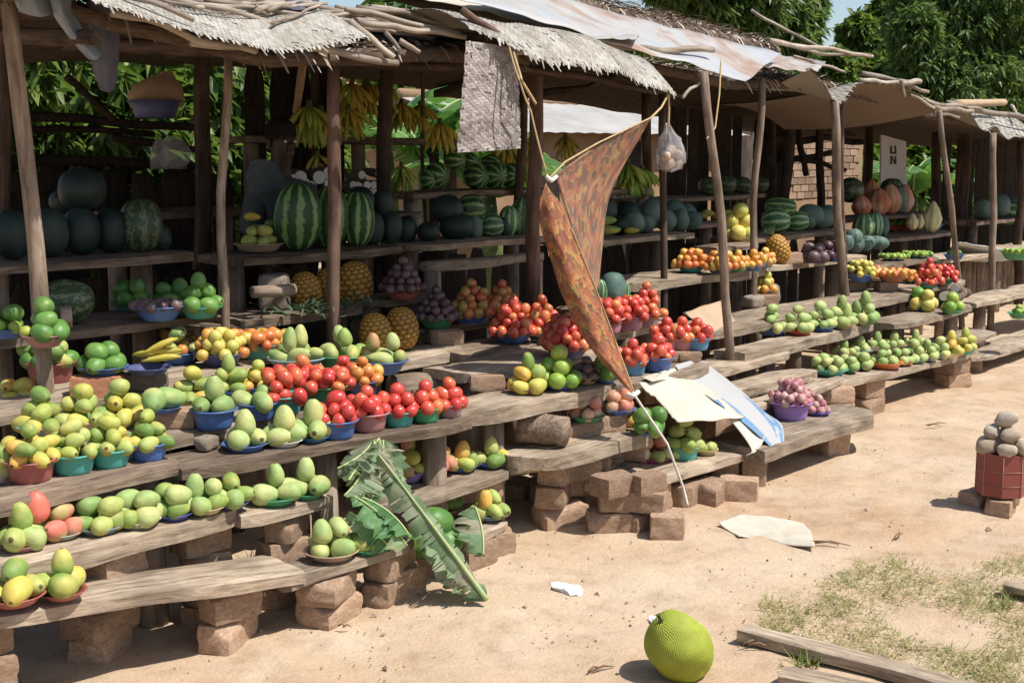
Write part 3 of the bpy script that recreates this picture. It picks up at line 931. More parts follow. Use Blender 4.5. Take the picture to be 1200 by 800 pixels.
# ------------------------------------------------------------------ foliage builders
def crown_mesh(name, blobs, n, leaf, wid, mat, seed, per=9, droop=0.5, bright=0.0):
    """rosettes of narrow leaves spread through several overlapping ellipsoids"""
    r = np.random.default_rng(seed)
    vol = np.array([b[1][0] * b[1][1] * b[1][2] for b in blobs]) ** 0.7
    pick = r.choice(len(blobs), n, p=vol / vol.sum())
    cs = np.array([b[0] for b in blobs])[pick]
    rs = np.array([b[1] for b in blobs])[pick]
    d = r.normal(size=(n, 3)); d /= np.linalg.norm(d, axis=1)[:, None]
    rad = (0.62 + 0.42 * r.random(n) ** 0.6)
    lump = np.array([nz(*(x * 2.2 + k * 3.0)) for x, k in zip(d, pick)])
    rad *= 1 + 0.28 * lump
    c = cs + d * rs * rad[:, None]
    k = n * per
    C = np.repeat(c, per, 0); D = np.repeat(d, per, 0)
    a = r.normal(size=(k, 3)); a /= np.linalg.norm(a, axis=1)[:, None]
    dirv = a * 0.9 + D * 0.5 + np.array([0, 0, -droop])
    dirv /= np.linalg.norm(dirv, axis=1)[:, None]
    side = np.cross(dirv, np.array([0, 0, 1.0]) + 0.5 * r.normal(size=(k, 3)))
    side /= np.linalg.norm(side, axis=1)[:, None] + 1e-9
    up = np.cross(side, dirv)
    L = leaf * r.uniform(.65, 1.25, k)[:, None]; Wd = L * wid
    base = C + dirv * L * 0.08
    mid = base + dirv * L * .45
    V = np.stack([base, mid - side * Wd + up * Wd * .25, base + dirv * L - np.array([0, 0, 1]) * L * .12, mid + side * Wd + up * Wd * .25], 1).reshape(-1, 3)
    i = np.arange(k) * 4
    F = np.concatenate([np.stack([i, i + 1, i + 2], 1), np.stack([i, i + 2, i + 3], 1)])
    tone = np.clip(r.random(k) * .75 + np.repeat(r.random(n), per) * .35 - .05 + bright, 0, 1)
    me = bpy.data.meshes.new(name)
    me.vertices.add(len(V)); me.vertices.foreach_set("co", V.ravel())
    me.loops.add(len(F) * 3); me.loops.foreach_set("vertex_index", F.ravel().astype(np.int32))
    me.polygons.add(len(F)); me.polygons.foreach_set("loop_start", np.arange(len(F), dtype=np.int32) * 3)
    me.update(calc_edges=True)
    at = me.color_attributes.new("tone", 'FLOAT_COLOR', 'POINT')
    cc = np.ones((len(V), 4), dtype=np.float32); cc[:, :3] = np.repeat(tone, 4)[:, None]
    at.data.foreach_set("color", cc.ravel())
    me.materials.append(M[mat])
    return me

def tree(name, base, blobs, n, leaf, mat, seed, label, cat='tree', trunk=0.22, wid=.16, droop=.5, per=9, group=None, bright=0.0):
    e = empty(name, base)
    tag(e, label, cat, group)
    b = Vector(base)
    lb = [((Vector(c) - b), r_) for c, r_ in blobs]
    mk('crown', crown_mesh('crown', [(tuple(c), r_) for c, r_ in lb], n, leaf, wid, mat, seed, per, droop, bright), e)
    v, f = [], []
    rg = random.Random(seed)
    cen = sum((c for c, _ in lb), Vector()) / len(lb)
    fork = Vector((cen.x * .4, cen.y * .4, max(.4, cen.z * .55)))
    def add(pts, rads):
        a, q = tube(pts, rads, 8)
        o = len(v); v.extend(a); f.extend(tuple(x + o for x in k) for k in q)
    add([(0, 0, -.1), fork * .5 + Vector((rg.uniform(-.1, .1), rg.uniform(-.1, .1), 0)), fork], [trunk * 1.25, trunk, trunk * .8])
    for c, r_ in lb:
        m = fork.lerp(c, .5) + Vector((rg.uniform(-.2, .2), rg.uniform(-.2, .2), rg.uniform(-.1, .2)))
        add([fork, m, c], [trunk * .6, trunk * .35, trunk * .12])
        for _ in range(4):
            t = c + Vector((rg.uniform(-.8, .8) * r_[0], rg.uniform(-.8, .8) * r_[1], rg.uniform(-.5, .7) * r_[2]))
            add([m.lerp(c, .5), (m.lerp(c, .5) + t) / 2 + Vector((0, 0, .1)), t], [trunk * .22, trunk * .12, trunk * .05])
    mk('trunk', mesh('trunk', v, f, M["tree_bark"]), e)
    return e

def banana_leaf_mesh(L, W, mat, seed, arc=0.5, tears=7, nseg=26, fold=0.3, wave=0.02):
    """blade with torn edge either side of the midrib, local +X out from the stem; returns blade, rib"""
    r = random.Random(seed)
    ctr = []
    for i in range(nseg + 1):
        t = i / nseg
        ctr.append(Vector((L * t * (1 - .12 * arc * t), 0, L * arc * (t * .9 - t * t * 1.25))))
    v, f, tn = [], [], []
    cuts = set(r.sample(range(3, nseg - 2), min(tears, nseg - 6)))
    cutr = set(r.sample(range(3, nseg - 2), min(tears, nseg - 6)))
    for sgn, cut in ((-1, cuts), (1, cutr)):
        prev = None
        tone = r.random(); dz = 0.0
        for i in range(nseg + 1):
            t = i / nseg
            w = (W * min(1, (t * 5) ** .6) * (1 - t ** 4) ** .8 + .004) * (1 + .28 * nz(t * 13, seed * 2.1 + sgn * 5))
            gap = i in cut
            if gap:
                tone = r.random(); dz = r.uniform(-.05, .02) * W * 4
            def row(shift):
                o = []
                for j in range(5):
                    q = j / 4
                    ww = w * q
                    o.append(ctr[i] + Vector((shift * q, sgn * ww * math.cos(fold), -ww * math.sin(fold) * (0.6 + .7 * q) + dz * q * q + wave * nz(t * 9, q * 3 + sgn, seed) * q)))
                return o
            if gap and prev is not None:
                base = len(v); v += row(-L / nseg * r.uniform(.0, .4)); tn += [tone] * 5
                for j in range(4): f.append((prev + j, prev + j + 1, base + j + 1, base + j))
                prev = len(v); v += row(L / nseg * r.uniform(.05, .5)); tn += [tone] * 5
            else:
                base = len(v); v += row(0); tn += [min(1, max(0, tone + r.uniform(-.1, .1)))] * 5
                if prev is not None:
                    for j in range(4): f.append((prev + j, prev + j + 1, base + j + 1, base + j))
                prev = base
    blade = mesh('leaf_blade', v, f, M[mat], True, None, [(x, x, x) for x in tn])
    a, q = tube([c + Vector((0, 0, .004)) for c in ctr], [max(.004, .02 * L / 1.2 * (1 - .85 * i / nseg)) for i in range(nseg + 1)], 6)
    rib = mesh('midrib', a, q, M["stem_pale"])
    return blade, rib

def banana_plant(loc, hgt, nl, label, seed, Ls=1.9):
    e = empty('banana_plant', loc)
    tag(e, label, 'banana plant', 'banana plants behind the stalls')
    v, f = tube([(0, 0, -.1), (.03, 0, hgt * .5), (0, .03, hgt)], [.15, .12, .08], 10)
    mk('trunk', mesh('stem', v, f, M["stem_green"]), e)
    r = random.Random(seed)
    for k in range(nl):
        bl, rib = banana_leaf_mesh(Ls * r.uniform(.8, 1.15), .26, "leaf_banana", seed * 20 + k, r.uniform(.5, .9), 9)
        a = k * 2.4 + r.uniform(-.3, .3)
        q = mk('leaf', bl, e, (0, 0, hgt), (r.uniform(-.3, .3), R(-r.uniform(20, 60)), a))
        mk('midrib', rib, q)

# ------------------------------------------------------------------ trees behind
def blob(u, v, Y, r_):
    c = P(u, v, Y=Y); k = 1 / proj(c)[2]
    return (tuple(c), (r_[0] * k, r_[0] * k, r_[1] * k))
b0 = P(1120, 110, Y=13); b0.z = -.02
tree('mango_tree', b0, [blob(1128, 15, 13, (84, 62)), blob(1185, 75, 12.5, (78, 58)), blob(1092, 82, 13, (44, 42)), blob(1195, -45, 13.5, (95, 72)), blob(1150, 108, 12.2, (74, 40)), blob(1075, 40, 13.2, (30, 34))],
     8200, .23, "leaf_mango", 3, 'large dark mango tree with drooping leaves behind the far shelter', trunk=.32, droop=.8)
b0 = P(870, 60, Y=13); b0.z = -.02
tree('mango_tree', b0, [blob(850, 0, 13, (72, 52)), blob(918, 28, 12.6, (42, 44)), blob(800, -45, 13, (70, 46)), blob(940, -10, 12.8, (26, 36))],
     3800, .22, "leaf_mango", 5, 'mango tree with glossy leaf rosettes showing above the rusty metal roof sheet', trunk=.25, droop=.8)
b0 = P(1020, 90, Y=20); b0.z = -.02
tree('leafy_tree', b0, [blob(1022, 66, 20, (30, 30)), blob(1005, 40, 20, (20, 20)), blob(1042, 24, 20, (24, 30)), blob(978, 84, 19, (20, 24)), blob(1035, 92, 19, (30, 24)), blob(1058, -4, 20, (26, 24))],
     2000, .30, "leaf_light", 6, 'paler sunlit tree standing in the gap of sky between two mango trees', trunk=.25, wid=.28)
# sunlit hedge shrubs behind the left stall
sh = [(25, 90, 8.9), (85, 130, 8.7), (150, 95, 9.2), (215, 120, 9.0), (60, 180, 8.9), (150, 180, 8.8), (270, 60, 9.6), (330, 130, 9.8)]
sw = ['beside the leaning front pole', 'behind the hanging grey tarp', 'above the pale sack on the back rail', 'behind the thick dark post', 'below the back rail by the corner', 'under the broken slanting board', 'behind the second front pole', 'behind the seated stallholder']
for i, (u, v, Y) in enumerate(sh):
    c = P(u, v, Y=Y)
    b = Vector((c.x, c.y, -.02))
    tree('shrub', b, [(tuple(c), (.62, .55, .55)), ((c.x + .1, c.y, max(.5, c.z - .6)), (.6, .55, .55))], 520, .19, "leaf_light", 20 + i, 'sunlit bright green shrub ' + sw[i], 'shrub', .05, .17, .75, 8, 'shrubs behind the left stall', .05)
for i, (u, Y, H_, t) in enumerate([(500, 10.5, 1.5, 'tall banana plant with torn leaves beside the hanging woven mat'), (455, 11.5, 1.7, 'banana plant behind the banana bunches and thick post'),
                                   (575, 9.8, 1.2, 'short banana plant behind the woven mat'), (990, 20, 2.3, 'far banana plant under the pale tree'), (1030, 18, 2.2, 'banana plant behind the sign board'), (1072, 9.5, 1.0, 'young banana plant behind the two letters'),
                                   (1015, 19.0, 2.5, 'upright banana plant with pale leaves below the sky gap')]):
    x = XU(u, Y, 1.5)
    banana_plant((x, Y, -.02), H_, 8, t, i + 2, 1.9 if Y > 15 else 1.4)
for i, (u, v, Y, rr, lab) in enumerate([(690, 100, 17, (2.2, 1.5, 1.0), 'leafy hedge tree rising behind the low pale roof'), (800, 110, 16, (2.0, 1.5, 1.2), 'dense tree behind the dark boarded stall'), (620, 130, 18, (2.0, 1.5, 1.1), 'bushy tree beyond the hanging woven mat'),
                                        (540, 60, 15, (1.8, 1.3, 1.2), 'tall green tree above the banana plants'), (1100, 190, 11, (1.0, .9, .9), 'light green bush behind the far leaning pole'), (1160, 150, 14, (1.8, 1.4, 1.2), 'broad bush below the large mango tree'),
                                        (1040, 150, 12, (.9, .8, .7), 'small bush behind the lettered sign board')]):
    c = P(u, v, Y=Y)
    tree('bush', (c.x, c.y, -.02), [(tuple(c), rr), ((c.x - .6, c.y, c.z * .6), rr)], 1300, .25, "leaf_light" if i not in (1, 5) else "leaf_mango", 50 + i, lab, 'tree', .12, .26, .4)
# far wood closing the view
wr = random.Random(5)
bl = []
for k in range(34):
    a = R(-8 + 105 * k / 33)
    d = wr.uniform(42, 60)
    bl.append(((d * math.cos(a), d * math.sin(a), wr.uniform(1.6, 3)), (wr.uniform(3, 5), wr.uniform(3, 5), wr.uniform(2.2, 3.6))))
o = mk('far_wood', crown_mesh('far_wood', bl, 9000, .9, .35, "leaf_mango", 77, 5, .3))
o["kind"] = "stuff"; o["label"] = 'far belt of dark green trees closing the view'; o["category"] = 'woodland'

# ------------------------------------------------------------------ buildings behind
def box_mesh(x0, x1, y0, y1, z0, z1, mat, name='box'):
    v = [(x0, y0, z0), (x1, y0, z0), (x1, y1, z0), (x0, y1, z0), (x0, y0, z1), (x1, y0, z1), (x1, y1, z1), (x0, y1, z1)]
    return mesh(name, v, [(3, 2, 1, 0), (4, 5, 6, 7), (0, 1, 5, 4), (1, 2, 6, 5), (2, 3, 7, 6), (3, 0, 4, 7)], M[mat], False)
def house(name, label, cx, cy, L, D, wallh, rise, wallm, roofm, over=.35, front_roof=True):
    e = empty(name, (cx, cy, 0)); tag(e, label, 'house')
    mk('wall', box_mesh(-L / 2, L / 2, -D / 2, D / 2, -.1, wallh, wallm), e)
    nx = 40
    v, f = [], []
    for sgn in (-1, 1):
        o0 = len(v)
        for i in range(nx + 1):
            x = -L / 2 - over + (L + 2 * over) * i / nx
            for j in range(3):
                t = j / 2
                y = sgn * (D / 2 + over) * (1 - t)
                z = wallh - .05 + (rise + .05) * t + 0.018 * math.sin(i * math.pi)
                z += .006 * (1 if i % 2 else -1)
                v += [(x, y, z)]
        for i in range(nx):
            for j in range(2):
                a = o0 + i * 3 + j
                f.append((a, a + 3, a + 4, a + 1))
    r_ = mk('roof', mesh('roof', v, f, M[roofm], False), e)
    mk('door', box_mesh(-.45, .45, -D / 2 - .03, -D / 2 - .004, -.05, min(1.9, wallh - .15), "dark_board_wood"), e)
    for x in (-L / 3, L / 3):
        w = mk('window', box_mesh(x - .4, x + .4, -D / 2 - .03, -D / 2 - .004, wallh * .45, wallh * .8, "dark_board_wood"), e)
    v, f = tube([(-L / 2 - over, 0, wallh + rise + .03), (L / 2 + over, 0, wallh + rise + .03)], [.07, .07], 8)
    mk('ridge', mesh('ridge', v, f, M["wall_mud"]), r_)
    return e
c = P(722, 150, Y=10.3)
house('low_house', 'low mud house with a pale metal roof seen behind the printed cloth', c.x + .5, 11.9, 5.2, 2.6, 1.98, .40, "wall_mud", "tin_white", .3)
c = P(425, 110, Y=19)
house('white_house', 'white walled house with red roof seen behind the banana bunches', c.x, 20, 5, 3, 2.2, .9, "wall_white", "roof_red")
c = P(300, 60, Y=22)
house('far_house', 'red roofed house seen through the shrubs behind the second front pole', c.x, 23, 4, 3, 3.0, 1.0, "wall_white", "roof_red")
# sunlit brick wall behind the right stalls
x0, x1 = XU(926, 9.0, 1.7), XU(1012, 9.0, 1.7)
e = empty('brick_wall', (x0, 9.0, 0)); tag(e, 'sunlit wall of pale clay bricks seen between the dark posts', 'wall')
mk('mortar', box_mesh(0, x1 - x0, .012, .2, -.1, 2.2, "wall_mud"), e)
bme = bpy.data.meshes.new('brick')
bmm = bmesh.new(); bmesh.ops.create_cube(bmm, size=1); bmm.to_mesh(bme); bmm.free(); bme.materials.append(M["mud_brick"])
nb = 0
rowh = .10
for rr in range(22):
    z = .02 + rr * rowh + .06
    if z < 1.0 or z > 2.15: continue
    xx = (0.11 if rr % 2 else 0.0)
    while xx + .22 < x1 - x0:
        mk('brick', bme, e, (xx + .11, .006 + wr.uniform(-.006, .004), z), (0, 0, wr.uniform(-.02, .02)), (.205, .02, .085)); nb += 1
        xx += .222

# ------------------------------------------------------------------ shelters
def shelter(name, label, u, Y):
    x = XU(u, Y, 0)
    e = empty(name, (x, Y, 0)); tag(e, label, 'shelter', 'thatched market shelters')
    return e
S1 = shelter('market_shelter', 'left shelter with drooping woven mat eave and bundled sticks on its roof', 250, 5.5)
S2 = shelter('market_shelter', 'middle shelter with bright woven mat eave under a rusty metal sheet', 690, 5.5)
S3 = shelter('market_shelter', 'right shelter with dark boarded back and a sagging brown mat', 900, 5.5)
S4 = shelter('market_shelter', 'far shelter with rippled mat eave and a yellow log on top', 1150, 5.5)

def add(parent, name, v, f, mat, smooth=True, uv=None, colr=None, kind=None):
    o0 = parent.location
    me = mesh(name, [Vector(p) - o0 for p in v], f, M[mat], smooth, uv, colr)
    o = mk(name, me, parent)
    if kind: o["kind"] = kind
    return o

def pole(parent, a, b, r0, r1=None, mat="pole_wood", name='post', n=9, wob=0.012, seg=10, knots=True):
    a, b = Vector(a), Vector(b)
    r1 = r1 or r0 * .85
    sd = rng.random() * 50
    L = (b - a).length
    d = (b - a).normalized()
    q = d.to_track_quat('Z', 'Y')
    pts, rad = [], []
    for i in range(seg + 1):
        t = i / seg
        k = math.sin(math.pi * t)
        pts.append(Vector((wob * 2.2 * nz(t * 2.5, sd) * min(1, L) * (.4 + k), wob * 2.2 * nz(t * 2.5, sd + 9) * min(1, L) * (.4 + k), L * t)))
        rad.append((r0 + (r1 - r0) * t) * (1 + .10 * nz(t * 11, sd + 20)))
    v, f = tube(pts, rad, n)
    o = mk(name, mesh(name, v, f, M[mat]), parent, a - (parent.location if parent else Vector()), q.to_euler())
    return o

def post(parent, ut, vt, ub, vb, Y, wpx, mat="pole_wood", Yt=None):
    t = P(ut, vt, Y=Yt or Y); b = P(ub, vb, Y=Y)
    s_ = proj(b)[2]
    d = (b - t)
    g = t + d * ((t.z + .05) / (t.z - b.z))
    return pole(parent, g, t, wpx / s_ / 2 * 1.03, wpx / s_ / 2 * .92, mat, 'post', 10, .02)

def stick(parent, a, b, wpx, mat="stick_wood", name='roof_pole', wob=.02):
    a_, b_ = P(a[0], a[1], Y=a[2]), P(b[0], b[1], Y=b[2])
    s_ = (proj(a_)[2] + proj(b_)[2]) / 2
    return pole(parent, a_, b_, wpx / s_ / 2, wpx / s_ / 2 * .8, mat, name, 8, wob, 9)

def interp(pts, s):
    """pts: list of (u, v, Y) along an edge -> world point at arc fraction s"""
    W = [P(u, v, Y=Y) for u, v, Y in pts]
    acc = [0]
    for i in range(len(W) - 1): acc.append(acc[-1] + (W[i + 1] - W[i]).length)
    t = s * acc[-1]
    for i in range(len(W) - 1):
        if t <= acc[i + 1] or i == len(W) - 2:
            k = (t - acc[i]) / max(1e-6, acc[i + 1] - acc[i])
            k = max(0, min(1, k))
            p0 = W[max(i - 1, 0)]; p3 = W[min(i + 2, len(W) - 1)]
            p1, p2 = W[i], W[i + 1]
            return p1 * (2 * k**3 - 3 * k**2 + 1) + p2 * (-2 * k**3 + 3 * k**2) + (p2 - p0) * .5 * (k**3 - 2 * k**2 + k) + (p3 - p1) * .5 * (k**3 - k**2)

def weave(parent, S, nu, nv, mat, seed, name='roof_mat', lift=.006, ragged=None):
    """twill of real flat strips over a backing sheet"""
    r = random.Random(seed)
    v, f, tn = [], [], []
    G = {}
    def pt(i, j):
        k = (round(i * 4), round(j * 4))
        if k not in G:
            s_, t_ = k[0] / 4 / nu, k[1] / 4 / nv
            p = S(s_, t_)
            e_ = .004
            n = (S(min(1, s_ + e_), t_) - S(max(0, s_ - e_), t_)).cross(S(s_, min(1, t_ + e_)) - S(s_, max(0, t_ - e_)))
            n = n.normalized()
            if n.z < 0: n = -n
            G[k] = (p, n)
        return G[k]
    for i in range(nu):
        for j in range(nv):
            m = (i + j) % 4
            if m == 0:
                ln = (0, 2); ax = 1
            elif m == 2:
                ln = (2, 0); ax = 0
            else: continue
            if r.random() < .025: continue
            tone = min(1, max(0, r.random() * .7 + .15 + .55 * nz(i * .09, j * .09, seed * 3.3)))
            b0_ = len(v)
            for k in range(5):
                q = k / 4
                hgt = lift * (0.15 + math.sin(math.pi * q))
                a = q * 2.5 - .25
                for w in (0.0, 1.0):
                    ii, jj = (i + min(max(a, -.25), 2.25), j + w) if ax == 0 else (i + w, j + min(max(a, -.25), 2.25))
                    ii = min(max(ii, 0), nu); jj = min(max(jj, 0), nv)
                    p, n = pt(ii, jj)
                    v.append(p + n * hgt); tn.append(tone)
                if k: f.append((b0_ + 2 * k - 2, b0_ + 2 * k - 1, b0_ + 2 * k + 1, b0_ + 2 * k))
    b0_ = len(v)
    st = 2
    iu = list(range(0, nu + 1, st)); jv = list(range(0, nv + 1, st))
    if iu[-1] != nu: iu.append(nu)
    if jv[-1] != nv: jv.append(nv)
    for i in iu:
        for j in jv:
            p, n = pt(i, j); v.append(p - n * .003); tn.append(0.3)
    for a in range(len(iu) - 1):
        for b in range(len(jv) - 1):
            k = b0_ + a * len(jv) + b
            f.append((k, k + len(jv), k + len(jv) + 1, k + 1))
    if ragged:
        for _ in range(ragged):
            i = r.uniform(0, nu); p, n = pt(i, 0); p2, _ = pt(i, 1)
            d = (p - p2).normalized(); sd_ = (pt(min(nu, i + .5), 0)[0] - pt(max(0, i - .5), 0)[0]).normalized()
            L = r.uniform(.01, .03) * (2.2 if r.random() < .12 else 1); w = r.uniform(.004, .009); dr = (d + sd_ * r.uniform(-.6, .6) + Vector((0, 0, -.3))).normalized()
            b1 = len(v); tone = r.random()
            v += [p - sd_ * w + n * .003, p + sd_ * w + n * .003, p + dr * L + sd_ * w * .5, p + dr * L - sd_ * w * .5]; tn += [tone] * 4
            f.append((b1, b1 + 1, b1 + 2, b1 + 3))
    o = add(parent, name, v, f, mat, True, None, [(x, x, x) for x in tn])
    return o

def thatch_slab(parent, front, depth, rise, back_drop, seed, mat="thatch", t=.06, name='thatch', straw=900, sl=.3):
    """roof sheet behind the mats: rises to a ridge then falls; straw lies on it"""
    nu, nv = 30, 14
    def S(s_, q):
        p = interp(front, s_)
        z = rise * math.sin(min(q / .6, 1) * math.pi / 2) - back_drop * max(0, q - .6) / .4
        return Vector((p.x, p.y + depth * q, p.z + z + .03 * nz(p.x * 2.2, q * 5, seed)))
    v, f = [], []
    for l in (0, 1):
        for i in range(nu + 1):
            for j in range(nv + 1):
                p = S(i / nu, j / nv)
                v.append(p - Vector((0, 0, t * l)))
    N = (nu + 1) * (nv + 1); k = lambda l, i, j: l * N + i * (nv + 1) + j
    for i in range(nu):
        for j in range(nv):
            f.append((k(0, i, j), k(0, i + 1, j), k(0, i + 1, j + 1), k(0, i, j + 1)))
            f.append((k(1, i, j), k(1, i, j + 1), k(1, i + 1, j + 1), k(1, i + 1, j)))
        f.append((k(0, i, 0), k(1, i, 0), k(1, i + 1, 0), k(0, i + 1, 0)))
        f.append((k(0, i, nv), k(0, i + 1, nv), k(1, i + 1, nv), k(1, i, nv)))
    for j in range(nv):
        f.append((k(0, 0, j), k(0, 0, j + 1), k(1, 0, j + 1), k(1, 0, j)))
        f.append((k(0, nu, j), k(1, nu, j), k(1, nu, j + 1), k(0, nu, j + 1)))
    o = add(parent, name, v, f, mat)
    r = random.Random(seed)
    v, f, tn = [], [], []
    for _ in range(straw):
        s_, q = r.random(), r.random() ** 1.3 * .75
        p = S(s_, q) + Vector((0, 0, .004 + .02 * r.random()))
        a = r.gauss(.2, .5)
        d = Vector((math.cos(a), math.sin(a) * .8, r.uniform(-.08, .08))) * sl * r.uniform(.4, 1)
        if q < .1 and r.random() < .5: d = Vector((r.uniform(-.2, .2), -.5, -.5)) * sl * r.uniform(.3, .8)
        sd_ = d.cross(Vector((0, 0, 1))).normalized() * r.uniform(.004, .012)
        b = len(v); tone = r.random()
        m = p + d * .5 + Vector((0, 0, .015))
        v += [p - sd_, p + sd_, m + sd_, m - sd_, p + d + sd_ * .4, p + d - sd_ * .4]; tn += [tone] * 6
        f += [(b, b + 1, b + 2, b + 3), (b + 3, b + 2, b + 4, b + 5)]
    add(parent, 'straw', v, f, "straw", True, None, [(x, x, x) for x in tn], "stuff")
    return S

# ---- left shelter
E1 = [(-160, -75, 4.35), (60, -25, 4.35), (150, 3, 4.35), (200, 19, 4.35), (290, 42, 4.35), (345, 47, 4.35), (400, 41, 4.35), (432, 35, 4.35)]
def S1m(s_, t_):
    p = interp(E1, s_)
    return Vector((p.x, p.y + 1.5 * t_, p.z - .035 + .07 * min(1, t_ * 6) + .23 * 1.5 * t_ + .02 * nz(p.x * 3, t_ * 4)))
weave(S1, S1m, 190, 78, "mat_weave", 1, ragged=130, lift=.0014)
thatch_slab(S1, [(-220, -62, 4.7), (150, 20, 4.7), (300, 62, 4.7), (430, 60, 4.7), (520, 58, 4.6), (620, 66, 4.6)], 3.3, .30, .15, 1, straw=1500)
stick(S1, (130, 14, 4.42), (300, 60, 4.42), 10, "stick_wood"); stick(S1, (225, 46, 4.44), (466, 73, 4.40), 11, "stick_wood")
for a, b, w in [((175, -8, 4.7), (372, 34, 4.6), 7), ((240, 2, 4.8), (408, 27, 4.6), 8), ((300, 8, 4.7), (410, 24, 4.55), 6), ((345, 22, 4.65), (412, 16, 4.7), 6), ((405, 12, 4.7), (538, 40, 4.5), 8), ((418, 9, 4.75), (540, 28, 4.6), 6),
                ((420, 26, 4.6), (545, 43, 4.45), 8), ((455, 11, 4.8), (536, 17, 4.7), 5), ((300, 2, 4.9), (420, 14, 4.8), 6), ((200, -12, 4.9), (330, 16, 4.8), 8), ((410, 25, 4.5), (462, 68, 4.35), 9), ((452, 38, 4.45), (468, 58, 4.4), 6),
                ((468, 48, 4.5), (492, 62, 4.45), 7), ((330, 12, 4.8), (402, 33, 4.5), 5), ((500, 22, 4.7), (560, 34, 4.6), 5), ((260, 18, 4.7), (360, 30, 4.55), 5)]:
    stick(S1, a, b, w)
sr = random.Random(21)
for k in range(30):
    s0, t0 = sr.uniform(.40, .93), sr.uniform(.10, .5)
    q0 = S1m(s0, t0); Lr = sr.uniform(.35, .9)
    q1 = S1m(min(1, s0 + Lr / 4.2), min(1, max(.03, t0 + sr.uniform(-.12, .1))))
    rr = sr.uniform(.008, .016)
    pole(S1, q0 + Vector((0, 0, .03)), q1 + Vector((0, 0, .035)), rr, rr * .7, "stick_wood", 'roof_pole', 7, .02, 8)
for k in range(26):
    u0 = sr.uniform(190, 500); v0 = sr.uniform(-4, 14) + (u0 - 190) * .05; Lr = sr.uniform(60, 150)
    stick(S1, (u0, v0, 4.95), (u0 + Lr, v0 + Lr * .16 + sr.uniform(-5, 8), 4.75), sr.uniform(3.5, 6.5))
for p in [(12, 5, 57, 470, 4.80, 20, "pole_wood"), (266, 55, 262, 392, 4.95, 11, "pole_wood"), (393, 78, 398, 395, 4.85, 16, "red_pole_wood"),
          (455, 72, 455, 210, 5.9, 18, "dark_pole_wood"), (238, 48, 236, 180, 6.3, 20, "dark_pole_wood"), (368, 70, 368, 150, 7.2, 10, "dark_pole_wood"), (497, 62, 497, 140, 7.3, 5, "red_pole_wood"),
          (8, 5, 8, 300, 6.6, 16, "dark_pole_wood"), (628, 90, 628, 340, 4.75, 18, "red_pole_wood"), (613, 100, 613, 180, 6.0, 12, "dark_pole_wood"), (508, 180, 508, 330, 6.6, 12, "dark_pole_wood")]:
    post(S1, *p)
stick(S1, (356, 68, 6.4), (347, 132, 6.3), 11, "cut_wood", 'brace', .0)
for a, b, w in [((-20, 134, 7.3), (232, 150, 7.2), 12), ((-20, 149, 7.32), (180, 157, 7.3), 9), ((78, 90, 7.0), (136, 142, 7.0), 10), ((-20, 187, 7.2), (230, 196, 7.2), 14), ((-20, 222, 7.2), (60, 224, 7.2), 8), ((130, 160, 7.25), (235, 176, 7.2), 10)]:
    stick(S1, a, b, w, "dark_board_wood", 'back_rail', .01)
# rafters underneath
for u in (90, 250, 420, 560):
    x = XU(u, 4.6, 2.0)
    pole(S1, (x, 4.45, 2.12), (x + .1, 7.7, 2.36), .03, .025, "dark_pole_wood", 'rafter')

# ---- middle shelter
E2 = [(548, 30, 4.25), (600, 52, 4.1), (640, 70, 4.0), (690, 77, 3.95), (728, 84, 3.95), (757, 97, 3.95), (790, 108, 3.98)]
def S2m(s_, t_):
    p = interp(E2, s_)
    k = 1 - s_
    return Vector((p.x + .08 * t_, p.y + (1.0) * t_, p.z + (.19 * math.sin(min(1, t_ / .28) * math.pi / 2) + .02 * t_) * (0.5 + .5 * min(1, s_ * 3)) + .012 * nz(p.x * 5, t_ * 5)))
weave(S2, S2m, 120, 66, "mat_weave", 2, ragged=260, lift=.0014)
thatch_slab(S2, [(560, 40, 4.7), (640, 58, 4.75), (720, 66, 4.85), (800, 82, 4.9), (850, 92, 4.9)], 2.9, .22, .15, 2, straw=500)
thatch_slab(S2, [(600, -14, 5.7), (700, 8, 5.7), (770, 24, 5.7), (850, 42, 5.7), (915, 58, 5.7)], 1.9, .26, .05, 12, straw=1100)
stick(S2, (541, 12, 4.3), (604, 56, 4.15), 10, "red_pole_wood"); stick(S2, (596, 62, 4.2), (622, 60, 4.1), 8, "stick_wood")
stick(S2, (690, 50, 4.5), (835, 60, 4.45), 9, "stick_wood"); stick(S2, (640, 30, 4.9), (690, 40, 4.6), 5)
stick(S2, (800, 115, 4.3), (832, 82, 4.5), 4, "stick_wood", 'brace')
